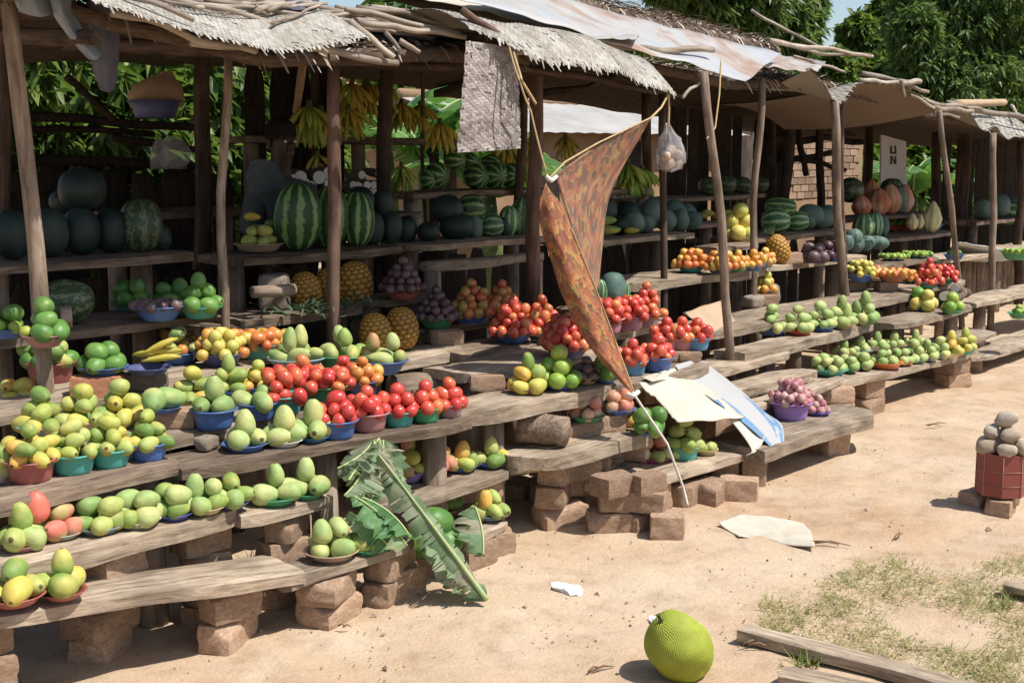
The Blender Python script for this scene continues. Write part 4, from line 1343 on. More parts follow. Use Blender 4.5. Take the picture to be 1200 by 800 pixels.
def sheet(parent, corners, name, mat, nu=40, nv=10, amp=.012, freq=9, edge=0.0, thick=.004):
    C = [P(u, v, Y=Y) for u, v, Y in corners]
    v, f, uv = [], [], []
    for l in (0, 1):
        for i in range(nu + 1):
            for j in range(nv + 1):
                s_, t_ = i / nu, j / nv
                p = C[0].lerp(C[1], s_).lerp(C[3].lerp(C[2], s_), t_)
                e_ = (abs(t_ - .5) * 2) ** 6
                p = p + Vector((0, 0, amp * nz(s_ * freq, t_ * 3, len(name)) + edge * e_ * nz(s_ * 14, t_ * 9, 3) - thick * l))
                p = p + Vector((.5 * edge * nz(s_ * 30, t_ * 2, 8), .5 * edge * nz(s_ * 22, t_ * 2, 18), 0)) * e_
                v.append(p); uv.append((s_, t_))
    N = (nu + 1) * (nv + 1); k = lambda l, i, j: l * N + i * (nv + 1) + j
    for i in range(nu):
        for j in range(nv):
            f.append((k(0, i, j), k(0, i + 1, j), k(0, i + 1, j + 1), k(0, i, j + 1)))
            f.append((k(1, i, j), k(1, i, j + 1), k(1, i + 1, j + 1), k(1, i + 1, j)))
        f.append((k(0, i, 0), k(1, i, 0), k(1, i + 1, 0), k(0, i + 1, 0)))
        f.append((k(0, i, nv), k(0, i + 1, nv), k(1, i + 1, nv), k(1, i, nv)))
    for j in range(nv):
        f.append((k(0, 0, j), k(0, 0, j + 1), k(1, 0, j + 1), k(1, 0, j)))
        f.append((k(0, nu, j), k(1, nu, j), k(1, nu, j + 1), k(0, nu, j + 1)))
    if parent is not None: return add(parent, name, v, f, mat, True, uv)
    o0 = v[0].copy()
    return mk(name, mesh(name, [p - o0 for p in v], f, M[mat], True, uv), None, o0)
sheet(S2, [(500, -14, 4.55), (873, 95, 4.3), (916, 63, 4.85), (600, -16, 5.1)], 'metal_sheet', "tin_rust", 60, 10, .02, 7, .012)
sheet(S2, [(480, -6, 4.9), (700, 44, 4.75), (720, 38, 5.0), (520, -12, 5.2)], 'metal_sheet', "cardboard", 40, 6, .015, 7, .01)
sheet(S2, [(650, 44, 4.35), (745, 46, 4.35), (750, 40, 4.7), (660, 38, 4.7)], 'pale_sheet', "tin_white", 20, 6, .01, 5, .012)
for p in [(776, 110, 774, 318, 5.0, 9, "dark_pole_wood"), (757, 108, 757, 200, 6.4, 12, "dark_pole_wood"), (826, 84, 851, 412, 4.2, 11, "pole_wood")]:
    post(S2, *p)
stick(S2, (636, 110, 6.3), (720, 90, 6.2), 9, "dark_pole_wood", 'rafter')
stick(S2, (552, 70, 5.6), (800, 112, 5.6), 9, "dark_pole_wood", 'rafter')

# ---- right shelter
E3 = [(948, 80, 4.75), (965, 100, 4.72), (981, 121, 4.7), (992, 112, 4.7), (1004, 96, 4.72)]
thatch_slab(S3, [(830, 88, 5.0), (880, 96, 5.0), (950, 94, 5.0), (1010, 108, 5.0), (1090, 126, 5.0)], 2.7, .18, .2, 3, straw=900)
sheet(S3, [(870, 76, 4.7), (958, 84, 4.75), (968, 72, 5.4), (885, 60, 5.3)], 'metal_sheet', "tin_rust", 30, 8, .02, 6, .01)
def S3m(s_, t_):
    p = interp(E3, s_)
    return p + Vector((0.1 * t_, .8 * t_, (2.14 - p.z) * min(1, t_ * 2.2) + .05 * t_))
weave(S3, S3m, 22, 22, "mat_weave", 5, ragged=40)
E3b = [(1000, 98, 4.75), (1030, 98, 4.7), (1060, 103, 4.7), (1082, 115, 4.7), (1098, 131, 4.75)]
def S3n(s_, t_):
    p = interp(E3b, s_)
    return Vector((p.x - .35 * t_, p.y + 1.3 * t_, p.z - .14 * t_ - .05 * math.sin(t_ * 3.14)))
weave(S3, S3n, 56, 46, "mat_brown_weave", 6)
for a, b, w in [((903, 48, 5.3), (1022, 67, 5.2), 6), ((880, 12, 6.3), (960, 56, 5.8), 4), ((935, 58, 5.4), (1020, 65, 5.2), 4), ((1008, 94, 4.9), (1062, 98, 4.75), 6), ((1052, 96, 4.8), (1078, 96, 4.75), 8), ((1056, 94, 4.72), (1060, 114, 4.7), 5),
                ((1062, 100, 4.8), (1088, 108, 4.7), 5), ((1010, 86, 5.1), (1060, 97, 4.9), 6), ((930, 66, 5.2), (990, 84, 5.0), 4), ((1068, 112, 4.7), (1100, 130, 4.7), 4)]:
    stick(S3, a, b, w)
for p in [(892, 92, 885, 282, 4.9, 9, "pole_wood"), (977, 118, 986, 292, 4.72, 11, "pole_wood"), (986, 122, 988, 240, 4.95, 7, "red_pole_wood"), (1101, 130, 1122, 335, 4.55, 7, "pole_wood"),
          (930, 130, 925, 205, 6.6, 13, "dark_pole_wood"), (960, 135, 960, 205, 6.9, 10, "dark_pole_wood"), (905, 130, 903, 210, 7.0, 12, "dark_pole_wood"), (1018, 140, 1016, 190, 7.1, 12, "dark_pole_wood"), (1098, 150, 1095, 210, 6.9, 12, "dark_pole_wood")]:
    post(S3, *p)
for a, b, w in [((935, 152, 6.8), (945, 205, 6.8), 9), ((985, 150, 6.7), (978, 205, 6.7), 9), ((900, 163, 7.0), (1010, 166, 7.0), 9), ((940, 140, 6.9), (1000, 158, 6.9), 6), ((905, 196, 7.0), (985, 176, 6.9), 8), ((915, 180, 6.9), (990, 200, 6.9), 7)]:
    stick(S3, a, b, w, "dark_board_wood", 'back_rail')
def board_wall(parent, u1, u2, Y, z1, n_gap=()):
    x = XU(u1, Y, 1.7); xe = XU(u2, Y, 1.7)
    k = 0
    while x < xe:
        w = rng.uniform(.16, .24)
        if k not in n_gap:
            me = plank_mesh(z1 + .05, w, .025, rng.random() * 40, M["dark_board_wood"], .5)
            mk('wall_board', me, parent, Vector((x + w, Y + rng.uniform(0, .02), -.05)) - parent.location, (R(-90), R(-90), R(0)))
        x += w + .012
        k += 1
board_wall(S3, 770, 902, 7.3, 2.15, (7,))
board_wall(S1, 262, 372, 7.45, 2.35, (6,))  # boards added to make the back of the left bay dark
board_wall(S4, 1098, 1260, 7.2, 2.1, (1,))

# ---- far shelter
E4 = [(1135, 126, 4.75), (1150, 152, 4.7), (1166, 148, 4.7), (1180, 163, 4.7), (1196, 160, 4.7), (1240, 172, 4.7)]
def S4m(s_, t_):
    p = interp(E4, s_)
    return p + Vector((-.12 * t_, .9 * t_, (2.10 - p.z) * min(1, t_ * 1.7) + .04 * t_ - .04 * s_ * t_))
weave(S4, S4m, 40, 30, "mat_weave", 8, ragged=40)
thatch_slab(S4, [(1085, 132, 5.0), (1140, 140, 5.0), (1200, 150, 5.0), (1290, 162, 5.0), (1420, 170, 5.0)], 2.9, .16, .15, 4, straw=600)
for a, b, w in [((1095, 126, 4.7), (1140, 131, 4.7), 6), ((1080, 116, 4.8), (1130, 124, 4.8), 6), ((1110, 120, 4.9), (1150, 128, 4.8), 5), ((1140, 128, 4.9), (1230, 142, 4.8), 7), ((1095, 132, 4.7), (1124, 138, 4.6), 4), ((1185, 124, 5.2), (1195, 136, 4.9), 4)]:
    stick(S4, a, b, w)
lg = stick(S4, (1120, 122, 5.0), (1177, 120, 5.0), 10, "cut_wood", 'yellow_log', .0)
for p in [(1164, 156, 1161, 355, 4.6, 8, "pole_wood"), (1130, 140, 1128, 220, 6.9, 16, "dark_pole_wood"), (1198, 165, 1196, 260, 5.2, 10, "dark_pole_wood")]:
    post(S4, *p)
# ------------------------------------------------------------------ display planks
plank(-70, 353, 3.56, .345, .27, .055, 'lowest in front of the left stall', (.10, .81), h2=.225, Y2=3.48)
plank(-70, 285, 3.73, .43, .27, .085, 'carrying the front row of mango plates', (.1, .60, .95), h2=.425, Y2=3.70)
plank(287, 392, 3.66, .405, .26, .06, 'carrying two green plates beside the wilted leaf', (.55,), h2=.395)
plank(-70, 213, 3.83, .60, .22, .055, 'with bark edge under the teal basins', (.1, .6, .93), "old_plank_wood", supk='log')
plank(230, 548, 3.74, .585, .30, .05, 'under the front tomato basins', (.07, .5, .93), "old_plank_wood", Y2=3.66, supk='log')
plank(-70, 430, 4.06, .64, .42, .05, 'second row behind the teal basins', (.12, .88), supk='log')
plank(-70, 330, 4.53, .725, .34, .05, 'behind the red brick and bananas', (.12, .88), supk='log')
plank(-70, 345, 4.90, .725, .13, .05, 'narrow one at the foot of the leaning pole', (.12, .88), supk='log')
plank(320, 470, 4.53, .68, .34, .05, 'behind the red tomatoes', (.12, .88), supk='log')
plank(-70, 262, 5.08, .935, .50, .05, 'under the mottled pumpkin', (.2, .8), "old_plank_wood", supk='log')
plank(262, 330, 5.08, .85, .42, .05, 'short one beside the pineapples', (.5,), "old_plank_wood", supk='log')
plank(-70, 228, 5.30, 1.215, .55, .05, 'shelf carrying the large dark melons', (.3, .9), "old_plank_wood", supk='log', rough=.6)
plank(288, 472, 5.30, 1.165, .50, .05, 'shelf carrying the tall striped watermelons', (.1, .9), "old_plank_wood", supk='log')
plank(500, 640, 5.22, 1.165, .50, .045, 'shelf carrying the small striped melons', (.1, .95), "plank_wood", supk='log')
plank(505, 640, 5.18, 1.07, .10, .06, 'edge beam under the small melon shelf', (.06, .95), "plank_wood", supk='log')
plank(285, 440, 5.10, .88, .42, .05, 'shelf under the two shaded pineapples', (.12, .9), "old_plank_wood", supk='log')
plank(443, 522, 5.06, .90, .36, .05, 'short shelf under the passion fruit', (.2, .8), "old_plank_wood", supk='log')
plank(432, 560, 4.60, .665, .34, .06, 'half in sun below the lone pineapple', (.12, .88), "plank_wood", supk='log')
plank(470, 645, 4.95, .74, .12, .05, 'narrow shaded one behind the mixed tomatoes', (.12, .88), "old_plank_wood", supk='log')
plank(562, 720, 4.02, .665, .38, .05, 'under the shaded red tomatoes', (.12, .88), "plank_wood", supk='log')
plank(562, 650, 4.42, .665, .42, .05, 'under the middle thick post', (.12, .88), "old_plank_wood", supk='log')
plank(455, 600, 4.20, .50, .30, .05, 'low in the gap beside the lone brick', (.12, .88), "plank_wood", supk='log')
plank(700, 800, 4.42, .665, .40, .05, 'under the pink rimmed basins', (.12, .88), "plank_wood", supk='log')
plank(552, 725, 3.69, .585, .31, .075, 'broad slab carrying the lone brick', (.93,), "plank_wood", rough=1.6)
log_leg(XU(580, 3.8, .3), 3.82, .515, 'the broad slab carrying the lone brick', .06)
plank(727, 838, 3.66, .575, .34, .06, 'beside the cardboard sheets', (.1, .55, .92), "plank_wood")
plank(458, 600, 3.66, .30, .30, .05, 'under the blushed mangoes', (.2, .85), "plank_wood")
plank(545, 602, 3.53, .125, .11, .04, 'little low step at the end of the mango rows', (.3, .8), "plank_wood")
plank(345, 492, 3.44, .20, .20, .045, 'low one below the wilted leaves', (.3, .85), "plank_wood", h2=.215)
plank(634, 768, 3.52, .355, .33, .085, 'thick grey slab on the pile of bricks', (), "plank_wood", rough=1.8)
plank(738, 897, 3.36, .165, .30, .045, 'low one below the cardboard sheets', (.93,), "plank_wood")
plank(898, 1036, 3.22, .205, .36, .075, 'heavy bench carrying the purple onion bowl', (.1, .72), "plank_wood")
plank(820, 985, 4.34, .575, .46, .06, 'lit one below the dish of yellow fruit', (.12, .88), "plank_wood", supk='log')
plank(806, 935, 4.05, .425, .28, .06, 'weathered one at the foot of the sunlit pole', (.12, .88), "plank_wood", supk='log')
plank(836, 962, 3.78, .345, .25, .06, 'weathered step behind the onion bench', (.2, .85), "plank_wood")
plank(880, 1000, 3.62, .30, .14, .05, 'lower step behind the onion bench', (.2, .9), "plank_wood", seedk=4)
plank(868, 1038, 4.10, .475, .22, .08, 'thick beam carrying the long green mangoes', (.12, .88), "plank_wood", supk='log')
plank(945, 1148, 3.64, .285, .31, .055, 'carrying the far row of mango plates', (.12, .42, .9), "plank_wood", h2=.235)
plank(745, 906, 4.92, .84, .46, .07, 'under the bowls of orange tomatoes', (.1, .9), "plank_wood", supk='log', rough=1.5)
plank(898, 1012, 4.98, .825, .42, .05, 'carrying the sunlit pineapple', (.15, .88), "plank_wood", supk='log')
plank(945, 1088, 4.38, .565, .44, .06, 'propping the terracotta bowl', (.12, .88), "plank_wood", supk='log')
plank(1028, 1112, 4.86, .725, .38, .04, 'under the tray of limes', (.12, .88), "old_plank_wood", supk='log')
plank(1072, 1140, 4.36, .595, .40, .04, 'under the bright red tomatoes', (.12, .88), "plank_wood", supk='log')
plank(1052, 1150, 4.04, .445, .30, .05, 'smooth bench carrying the cut yams', (.15, .85), "plank_wood", supk='log')
plank(1148, 1260, 4.24, .40, .34, .05, 'beyond the cut yams', (.2, .8), "plank_wood", supk='log')
plank(1095, 1180, 3.90, .21, .34, .04, 'low flat one behind the last mangoes', (.15, .85), "plank_wood")
plank(1152, 1290, 3.74, .12, .34, .04, 'farthest low one near the ground', (.1, .6), "plank_wood")
plank(868, 1003, 5.42, 1.0, .50, .05, 'shelf carrying the pale striped melons', (.1, .9), "old_plank_wood", supk='log')
plank(1003, 1125, 5.42, .87, .50, .05, 'shelf carrying the squashes', (.1, .9), "old_plank_wood", supk='log')
plank(1112, 1260, 4.95, .675, .45, .05, 'shelf carrying the white sack', (.1, .5, .9), "plank_wood", supk='log')
plank(1150, 1270, 5.5, .93, .45, .05, 'dark shelf behind the white sack', (.1, .9), "old_plank_wood", supk='log')
plank(690, 815, 5.42, 1.09, .50, .05, 'shelf carrying the blue green melons', (.1, .9), "plank_wood", supk='log')
plank(745, 905, 6.3, 1.30, .40, .05, 'dark back shelf with pale plates', (.1, .9), "old_plank_wood", supk='log')
plank(488, 648, 6.1, 1.43, .40, .05, 'upper shelf carrying striped watermelons', (.1, .95), "old_plank_wood", supk='log')
plank(300, 560, 6.9, 1.80, .40, .05, 'high back shelf carrying banana bunches', (.05, .5, .95), "old_plank_wood", supk='log')
plank(690, 775, 5.95, 1.415, .30, .05, 'upper shelf carrying the green banana bunch', (.1, .95), "old_plank_wood", supk='log')
plank(140, 300, 6.5, 1.35, .40, .05, 'shaded back shelf behind the dark melons', (.1, .9), "old_plank_wood", supk='log')
plank(400, 500, 6.2, 1.30, .35, .05, 'back shelf with cut yams and green bananas', (.1, .9), "old_plank_wood", supk='log')

# ------------------------------------------------------------------ dark boards added to darken under and behind the shelves; one row of logs
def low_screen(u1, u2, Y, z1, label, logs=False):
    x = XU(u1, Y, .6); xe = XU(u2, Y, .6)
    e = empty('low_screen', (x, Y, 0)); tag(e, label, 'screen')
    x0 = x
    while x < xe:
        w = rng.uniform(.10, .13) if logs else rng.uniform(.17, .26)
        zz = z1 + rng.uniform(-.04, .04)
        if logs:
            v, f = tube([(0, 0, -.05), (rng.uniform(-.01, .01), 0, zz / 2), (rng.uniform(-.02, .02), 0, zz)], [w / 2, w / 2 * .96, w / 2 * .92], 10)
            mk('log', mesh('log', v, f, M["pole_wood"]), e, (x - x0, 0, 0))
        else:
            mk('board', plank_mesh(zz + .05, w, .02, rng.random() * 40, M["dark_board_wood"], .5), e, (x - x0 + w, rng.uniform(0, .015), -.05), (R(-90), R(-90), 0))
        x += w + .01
low_screen(-80, 480, 6.05, 1.05, 'added dark boards darkening the space under the upper left shelf')
low_screen(-90, 262, 7.4, 1.58, 'tall added dark boards darkening the back of the left stall')  # added in front of the bright shrubs so the lower bay reads dark
low_screen(470, 690, 5.85, 1.02, 'added dark boards darkening the space under the small melon shelf')
low_screen(680, 905, 5.98, .98, 'added dark boards darkening the space under the blue green melon shelf')
low_screen(900, 1125, 6.1, .84, 'added dark boards darkening the space under the squash shelf')
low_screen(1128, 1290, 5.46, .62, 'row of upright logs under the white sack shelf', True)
low_screen(1120, 1300, 6.2, .9, 'added dark boards darkening the space behind the white sack')

# ------------------------------------------------------------------ fruit in bowls: left stall
MG, MY, MR, MP, TR, TO, TM, TP = "mango_green", "mango_yellow", "mango_red", "mango_pale", "tomato_red", "tomato_orange", "tomato_mixed", "tomato_pink"
heap(8, 714, .338, 74, 'plate', 'maroon', (MY, MY, MG), 5, 'on the lowest plank by the corner', stand=0, size=.105)
heap(68, 705, .325, 56, 'plate', 'maroon', (MY, MY, MG), 4, 'smaller of two on the lowest plank', 'ripening mango', size=.105)
heap(20, 648, .43, 46, 'plate', 'rose', (MP, MG), 5, 'next to the scarlet mango', size=.105)
heap(68, 634, .43, 46, 'plate', 'palegreen', (MY, MR), 4, 'holding the scarlet mango', 'blushed mango', stand=0, extra=[('mango_scarlet', -.055, .125)])
heap(112, 628, .43, 56, 'plate', 'greyblue', (MP, MG), 7, 'between pale green and white plates', stand=0, row=True)
heap(158, 620, .43, 52, 'plate', 'white', (MP, MP, MG), 7, 'between grey blue and violet plates', stand=0, row=True)
heap(200, 611, .428, 46, 'plate', 'violet', (MP, MG), 7, 'between white and cream plates', stand=0, row=True)
heap(237, 604, .428, 48, 'plate', 'cream', (MP, MG), 7, 'between violet and blue plates', stand=1)
heap(270, 597, .426, 40, 'plate', 'blue', (MP, MG), 5, 'at the end of the front mango plank', stand=0)
heap(319, 594, .402, 58, 'plate', 'green', MP, 5, 'beside the wilted leaf, larger of two', size=.105)
heap(358, 586, .398, 44, 'plate', 'green', MP, 4, 'touching the wilted leaf, smaller of two', size=.105)
heap(-8, 566, .60, 40, 'bowl', 'white', (MG, MP), 6, 'beside the maroon basin of yellow mangoes')
heap(29, 568, .60, 64, 'basin', 'maroon', (MY, MY, MG), 24, 'at the head of the basin row', stand=0, size=.076)
heap(80, 558, .60, 58, 'basin', 'teal', (MG, MG, MY), 24, 'next to the maroon basin', stand=0, size=.076)
heap(125, 550, .60, 52, 'basin', 'teal', (MG, MG, MY), 24, 'next to the blue basin', stand=0, size=.076)
heap(170, 542, .60, 50, 'basin', 'blue', (MG, MG, MY), 24, 'at the end of the basin row', stand=0, size=.076)
heap(44, 516, .64, 58, 'bowl', 'greyblue', (MG, MY), 14, 'behind the maroon basin of mangoes', stand=0)
heap(92, 509, .64, 54, 'bowl', 'tan', (MG, MG, MY), 14, 'behind the two teal basins', stand=0)
heap(138, 502, .64, 50, 'bowl', 'cream', (MG, MY), 14, 'behind the last teal basin', stand=0)
heap(284, 531, .585, 55, 'plate', 'blue', MP, 4, 'left of the white mango plate', size=.105)
heap(330, 525, .585, 46, 'plate', 'white', MP, 4, 'before the tomatoes', size=.105)
heap(366, 519, .585, 38, 'plate', 'skyblue', MP, 4, 'right of the white mango plate', size=.11)
heap(393, 516, .585, 52, 'basin', 'blue', TR, 20, 'first in the front tomato row', stand=0)
heap(430, 507, .585, 52, 'basin', 'rose', TR, 20, 'second in the front tomato row', stand=0)
heap(466, 501, .585, 43, 'basin', 'teal', TR, 20, 'third in the front tomato row', stand=0)
heap(498, 496, .585, 41, 'basin', 'green', TR, 20, 'fourth in the front tomato row', stand=0)
heap(526, 490, .585, 37, 'basin', 'mauve', TR, 20, 'last in the front tomato row', stand=0)
heap(328, 488, .64, 55, 'basin', 'teal', TR, 20, 'behind the white mango plate', stand=0)
heap(378, 478, .64, 58, 'basin', 'green', TR, 20, 'behind the front tomato row', stand=0)
heap(352, 461, .66, 46, "bowl", "teal", TR, 20, "in the middle of the second tomato row", stand=0)
heap(402, 458, .66, 42, "bowl", "red", TR, 20, "beside the orange tomato peak", stand=0)
heap(424, 465, .64, 42, 'basin', 'navy', TO, 20, 'peaking above the red tomatoes', stand=0)
heap(247, 505, .64, 56, 'basin', 'blue', MP, 4, 'nearly empty beside the rough stone', size=.108)
heap(299, 494, .64, 48, 'basin', 'blue', MP, 3, 'nearly empty behind the blue mango plate', size=.108)
heap(226, 482, .655, 44, 'bowl', 'cream', (MG, MG, MY), 8, 'behind the nearly empty blue basin', stand=0)
heap(268, 470, .655, 44, 'bowl', 'blue', (MG, MG, MY), 8, 'between yellow tomatoes and green mangoes', stand=1)
heap(300, 466, .66, 46, 'bowl', 'blue', ("lemon", TO), 12, 'behind the red tomatoes', 'yellow tomato')
heap(345, 440, .69, 70, 'bowl', 'greyblue', ("long_mango", MG), 7, 'behind the tall tomato heaps', 'long green mango', stand=3)
heap(400, 436, .69, 70, 'bowl', 'green', ("long_mango", MG, MP), 7, 'below the reddish thin post', 'long green mango', stand=3)
heap(448, 440, .672, 60, 'bowl', 'blue', ("long_mango", MP, MR), 6, 'behind the last tomato basins', 'long green mango', stand=3)
# second level of the left stall
x, y = P(118, 467, h=.725).xy
brick(x + .03, y + .07, .722, .085, 'smooth red brick holding the blue plate of avocados', R(-38), .205, .12, 'red', 'bricks raising plates')
heap(116, 441, .807, 58, 'plate', 'blue', "avocado", 7, 'on the red brick', stand=0)
x, y = P(172, 460, h=.725).xy
brick(x + .03, y + .07, .722, .085, 'grey flecked stone holding the navy plate of bananas', R(-38), .18, .12, 'stone', 'bricks raising plates')
heap(53, 452, .725, 62, 'basin', 'maroon', ("avocado", MG), 11, 'behind the leaning pole', stand=0)
heap(14, 487, .64, 60, 'bowl', 'darkteal', (MG, MY), 6, 'at the corner behind the yellow mangoes', stand=0)
x, y = P(200, 503, h=.64).xy
brick(x + .04, y + .06, .637, .07, 'mud brick holding the bright blue plate of two mangoes', R(-40), .19, .13, 'mud', 'bricks raising plates')
heap(187, 486, .705, 44, 'plate', 'blue', MP, 2, 'on a mud brick', size=.125, stand=0)
x, y = P(247, 522, h=.60).xy
brick(x - .02, y, .59, .05, 'broken pale stone beside the nearly empty blue basin', R(20), .09, .07, 'stone', 'bricks raising plates')
heap(206, 428, .725, 52, 'bowl', 'blue', ("long_mango", MP, TO), 7, 'beside the bananas', 'pale mango', stand=0)
heap(256, 431, .725, 58, 'bowl', 'navy', ("lemon", TO), 26, 'beside the pale mangoes', 'yellow tomato')
heap(301, 421, .725, 62, 'bowl', 'teal', TO, 26, 'beyond the second front pole')
heap(215, 405, .73, 44, 'bowl', 'tan', TO, 11, 'behind the pale mangoes')
heap(48, 408, .935, 54, 'bowl', 'rose', ("avocado", "lime"), 8, 'beside the mottled pumpkin', 'green avocado', stand=0)
heap(2, 398, .935, 44, 'bowl', 'blue', ("avocado", "lime"), 7, 'at the corner beside the mottled pumpkin', 'green avocado', stand=0)
heap(182, 377, .935, 64, 'bowl', 'blue', "passion_fruit", 16, 'before the shaded avocados')
heap(150, 366, .935, 46, 'bowl', 'darkteal', "avocado", 7, 'behind the passion fruit bowl', 'shaded avocado')
heap(232, 374, .935, 52, 'bowl', 'teal', "avocado", 9, 'next to the passion fruit bowl', 'shaded avocado')
heap(200, 366, .935, 40, 'bowl', 'maroon', "avocado", 6, 'between two bowls of avocados', 'shaded avocado')
heap(300, 296, 1.165, 60, 'plate', 'tan', ("avocado", MG), 7, 'behind the second front pole', 'shaded mango', stand=0)
# passion fruit, mixed tomatoes
heap(471, 352, .90, 50, 'bowl', 'maroon', "passion_fruit", 42, 'on the short shelf')
heap(511, 386, .74, 50, 'bowl', 'green', "passion_fruit", 36, 'beside the lone pineapple')
x, y = P(530, 405, h=.66).xy
brick(x, y + .05, .662, .08, 'mud brick in the shade below the passion fruit', None, .2, .13)
heap(553, 381, .74, 52, 'bowl', 'blue', TM, 44, 'in the shade behind the hanging cloth', stand=0)
heap(588, 378, .74, 40, 'bowl', 'navy', TM, 44, 'beside the middle thick post', stand=0)
heap(601, 403, .665, 52, 'bowl', 'blue', TP, 44, 'left of the shaded tomato heaps', stand=0)
heap(636, 400, .665, 46, 'bowl', 'darkteal', (TM, TP), 44, 'left of the hanging cloth', stand=0)
heap(665, 421, .665, 60, 'bowl', 'navy', TP, 44, 'right behind the hanging cloth', stand=0)
heap(690, 402, .665, 44, 'bowl', 'blue', (TM, TP), 44, 'half hidden by the hanging cloth', stand=0)
# middle stall, front
heap(619, 463, .585, 44, 'plate', 'maroon', (MY, MG), 8, 'beside the lone brick', stand=1, size=.095)
heap(655, 458, .585, 46, 'bowl', 'blue', "lime", 12, 'on the broad slab', size=.085)
heap(687, 451, .585, 32, 'bowl', 'cream', "passion_fruit", 12, 'on the broad slab')
heap(710, 449, .585, 34, 'bowl', 'blue', "avocado", 6, 'under the tip of the cloth', size=.1)
heap(742, 440, .575, 38, 'basin', 'skyblue', TP, 26, 'before the pink rimmed basins', stand=0)
heap(772, 436, .575, 40, 'basin', 'blue', TP, 26, 'before the pink rimmed basins', stand=0)
heap(712, 392, .665, 43, 'basin', 'pink', TP, 26, 'touching the edge of the cloth', stand=0)
heap(738, 388, .665, 40, 'basin', 'pink', TP, 26, 'in the middle of three pink ones', stand=0)
heap(758, 384, .665, 38, 'basin', 'mauve', TP, 26, 'after the pink rimmed basins', stand=0)
for u, cl, w in ((782, 'pink', 'left of'), (800, 'rose', 'in the middle of'), (818, 'skyblue', 'right of')):
    q = P(u, 424, h=.575)
    brick(q.x, q.y + .06, .573, .055, 'small mud brick raising one of three tomato basins', R(-40), .13, .10, 'mud', 'bricks raising tomato basins')
    heap(u, 411, .627, 35, 'basin', cl, TP, 22, w + ' the three on small bricks', stand=0)
# low middle
q = P(690, 512, h=.355)
brick(q.x, q.y + .06, .352, .075, 'pale mud brick holding the green plate of pomegranates', R(-30), .21, .13, 'mud', 'bricks raising plates')
q = P(728, 507, h=.355)
brick(q.x, q.y + .07, .352, .09, 'rough mud brick holding the blue plate of pomegranates', R(-30), .13, .12, 'mud', 'bricks raising plates')
heap(688, 496, .425, 44, 'plate', 'green', "pomegranate", 6, 'on a pale brick')
heap(727, 487, .44, 40, 'plate', 'blue', "pomegranate", 6, 'on a rough brick')
heap(767, 544, .165, 42, 'plate', 'magenta', ("mango_red", "pomegranate"), 7, 'in front of the slack rope', 'pinkish mango', size=.085, stand=0)
heap(788, 540, .165, 30, 'plate', 'blue', MG, 4, 'beside the magenta plate', size=.09, stand=0)
heap(803, 541, .165, 40, 'basin', 'teal', MG, 14, 'under the cardboard sheets', size=.10, stand=0)
heap(828, 535, .165, 30, 'bowl', 'cream', MG, 3, 'tucked under the cardboard sheets', size=.076, stand=0)
# front right of left stall
heap(508, 559, .30, 42, 'bowl', 'cream', MR, 9, 'on the plank before the tomatoes', stand=2)
heap(541, 554, .30, 36, 'plate', 'blue', (MG, MY), 5, 'next to the blushed mangoes', stand=2)
heap(575, 549, .30, 37, 'plate', 'violet', (MG, MY), 5, 'at the end of the blushed mango plank', stand=1)
heap(478, 566, .30, 46, 'bowl', 'purple', (MY, MR), 8, 'half under the banana leaf', 'yellow mango', stand=1)
heap(574, 611, .125, 42, 'plate', 'greyblue', (MY, MG), 7, 'on the little low step', 'yellow green mango', stand=1)
heap(386, 660, .205, 66, 'plate', 'tan', MP, 6, 'on the low plank below the wilted leaves', size=.105, stand=1)
heap(428, 651, .207, 44, 'plate', 'green', (MP, MG), 5, 'under the loose green leaves', size=.11, stand=1)
q = P(506, 672, h=0.0)
brick(q.x, q.y + .08, gz(q.x, q.y) - .012, .10, 'mud brick holding the navy basin of avocados', R(-35), .24, .16, 'mud', 'bricks raising plates')
heap(508, 656, .085, 50, 'bowl', 'navy', "avocado", 5, 'on a brick under the banana leaf', 'dark avocado', size=.15, stand=0)
heap(522, 604, .135, 38, 'plate', 'rose', (MG, MY), 4, 'half behind the banana leaf', stand=0)
q = P(522, 612, h=.13); stack(q.x, q.y + .10, .135, 'under the half hidden rose plate')
# ------------------------------------------------------------------ right stalls
heap(811, 320, .84, 37, 'bowl', 'teal', TO, 32, 'first of the orange tomato row')
heap(846, 322, .84, 36, 'bowl', 'navy', TO, 32, 'behind the sunlit pole')
heap(866, 319, .84, 28, 'bowl', 'green', TO, 32, 'between navy and blue tomato bowls')
heap(884, 318, .84, 28, 'bowl', 'blue', TO, 32, 'near the end of the orange tomato row')
heap(897, 314, .84, 26, 'bowl', 'skyblue', TO, 32, 'last of the orange tomato row')
q = P(898, 358, h=.575)
brick(q.x - .13, q.y + .04, .572, .085, 'rounded stone beside the dish of yellow fruit', None, .17, .13, 'stone', 'stones by the yellow fruit')
brick(q.x + .04, q.y + .05, .572, .075, 'brick under the dish of yellow fruit', R(-40), .2, .14, 'mud')
brick(q.x + .22, q.y + .12, .572, .14, 'tall stone behind the dish of yellow fruit', R(-40), .16, .14, 'stone', 'stones by the yellow fruit')
heap(899, 344, .645, 26, 'plate', 'greyblue', ("lemon", TO), 11, 'on a brick among stones', 'yellow tomato', size=.07)
for u, v, cl, n, w in [(906, 393, 'blue', 6, 'first on the thick beam'), (938, 393, 'red', 6, 'second on the thick beam'), (964, 389, 'blue', 6, 'third on the thick beam'), (988, 386, 'tan', 6, 'fourth on the thick beam'), (1015, 381, 'greyblue', 6, 'last on the thick beam')]:
    heap(u, v, .475, 40 if u < 920 else 34, 'plate', cl, "long_mango" if u < 980 else MP, 9, w, 'long green mango', size=.115, stand=0 if u < 980 else 2, row=True)
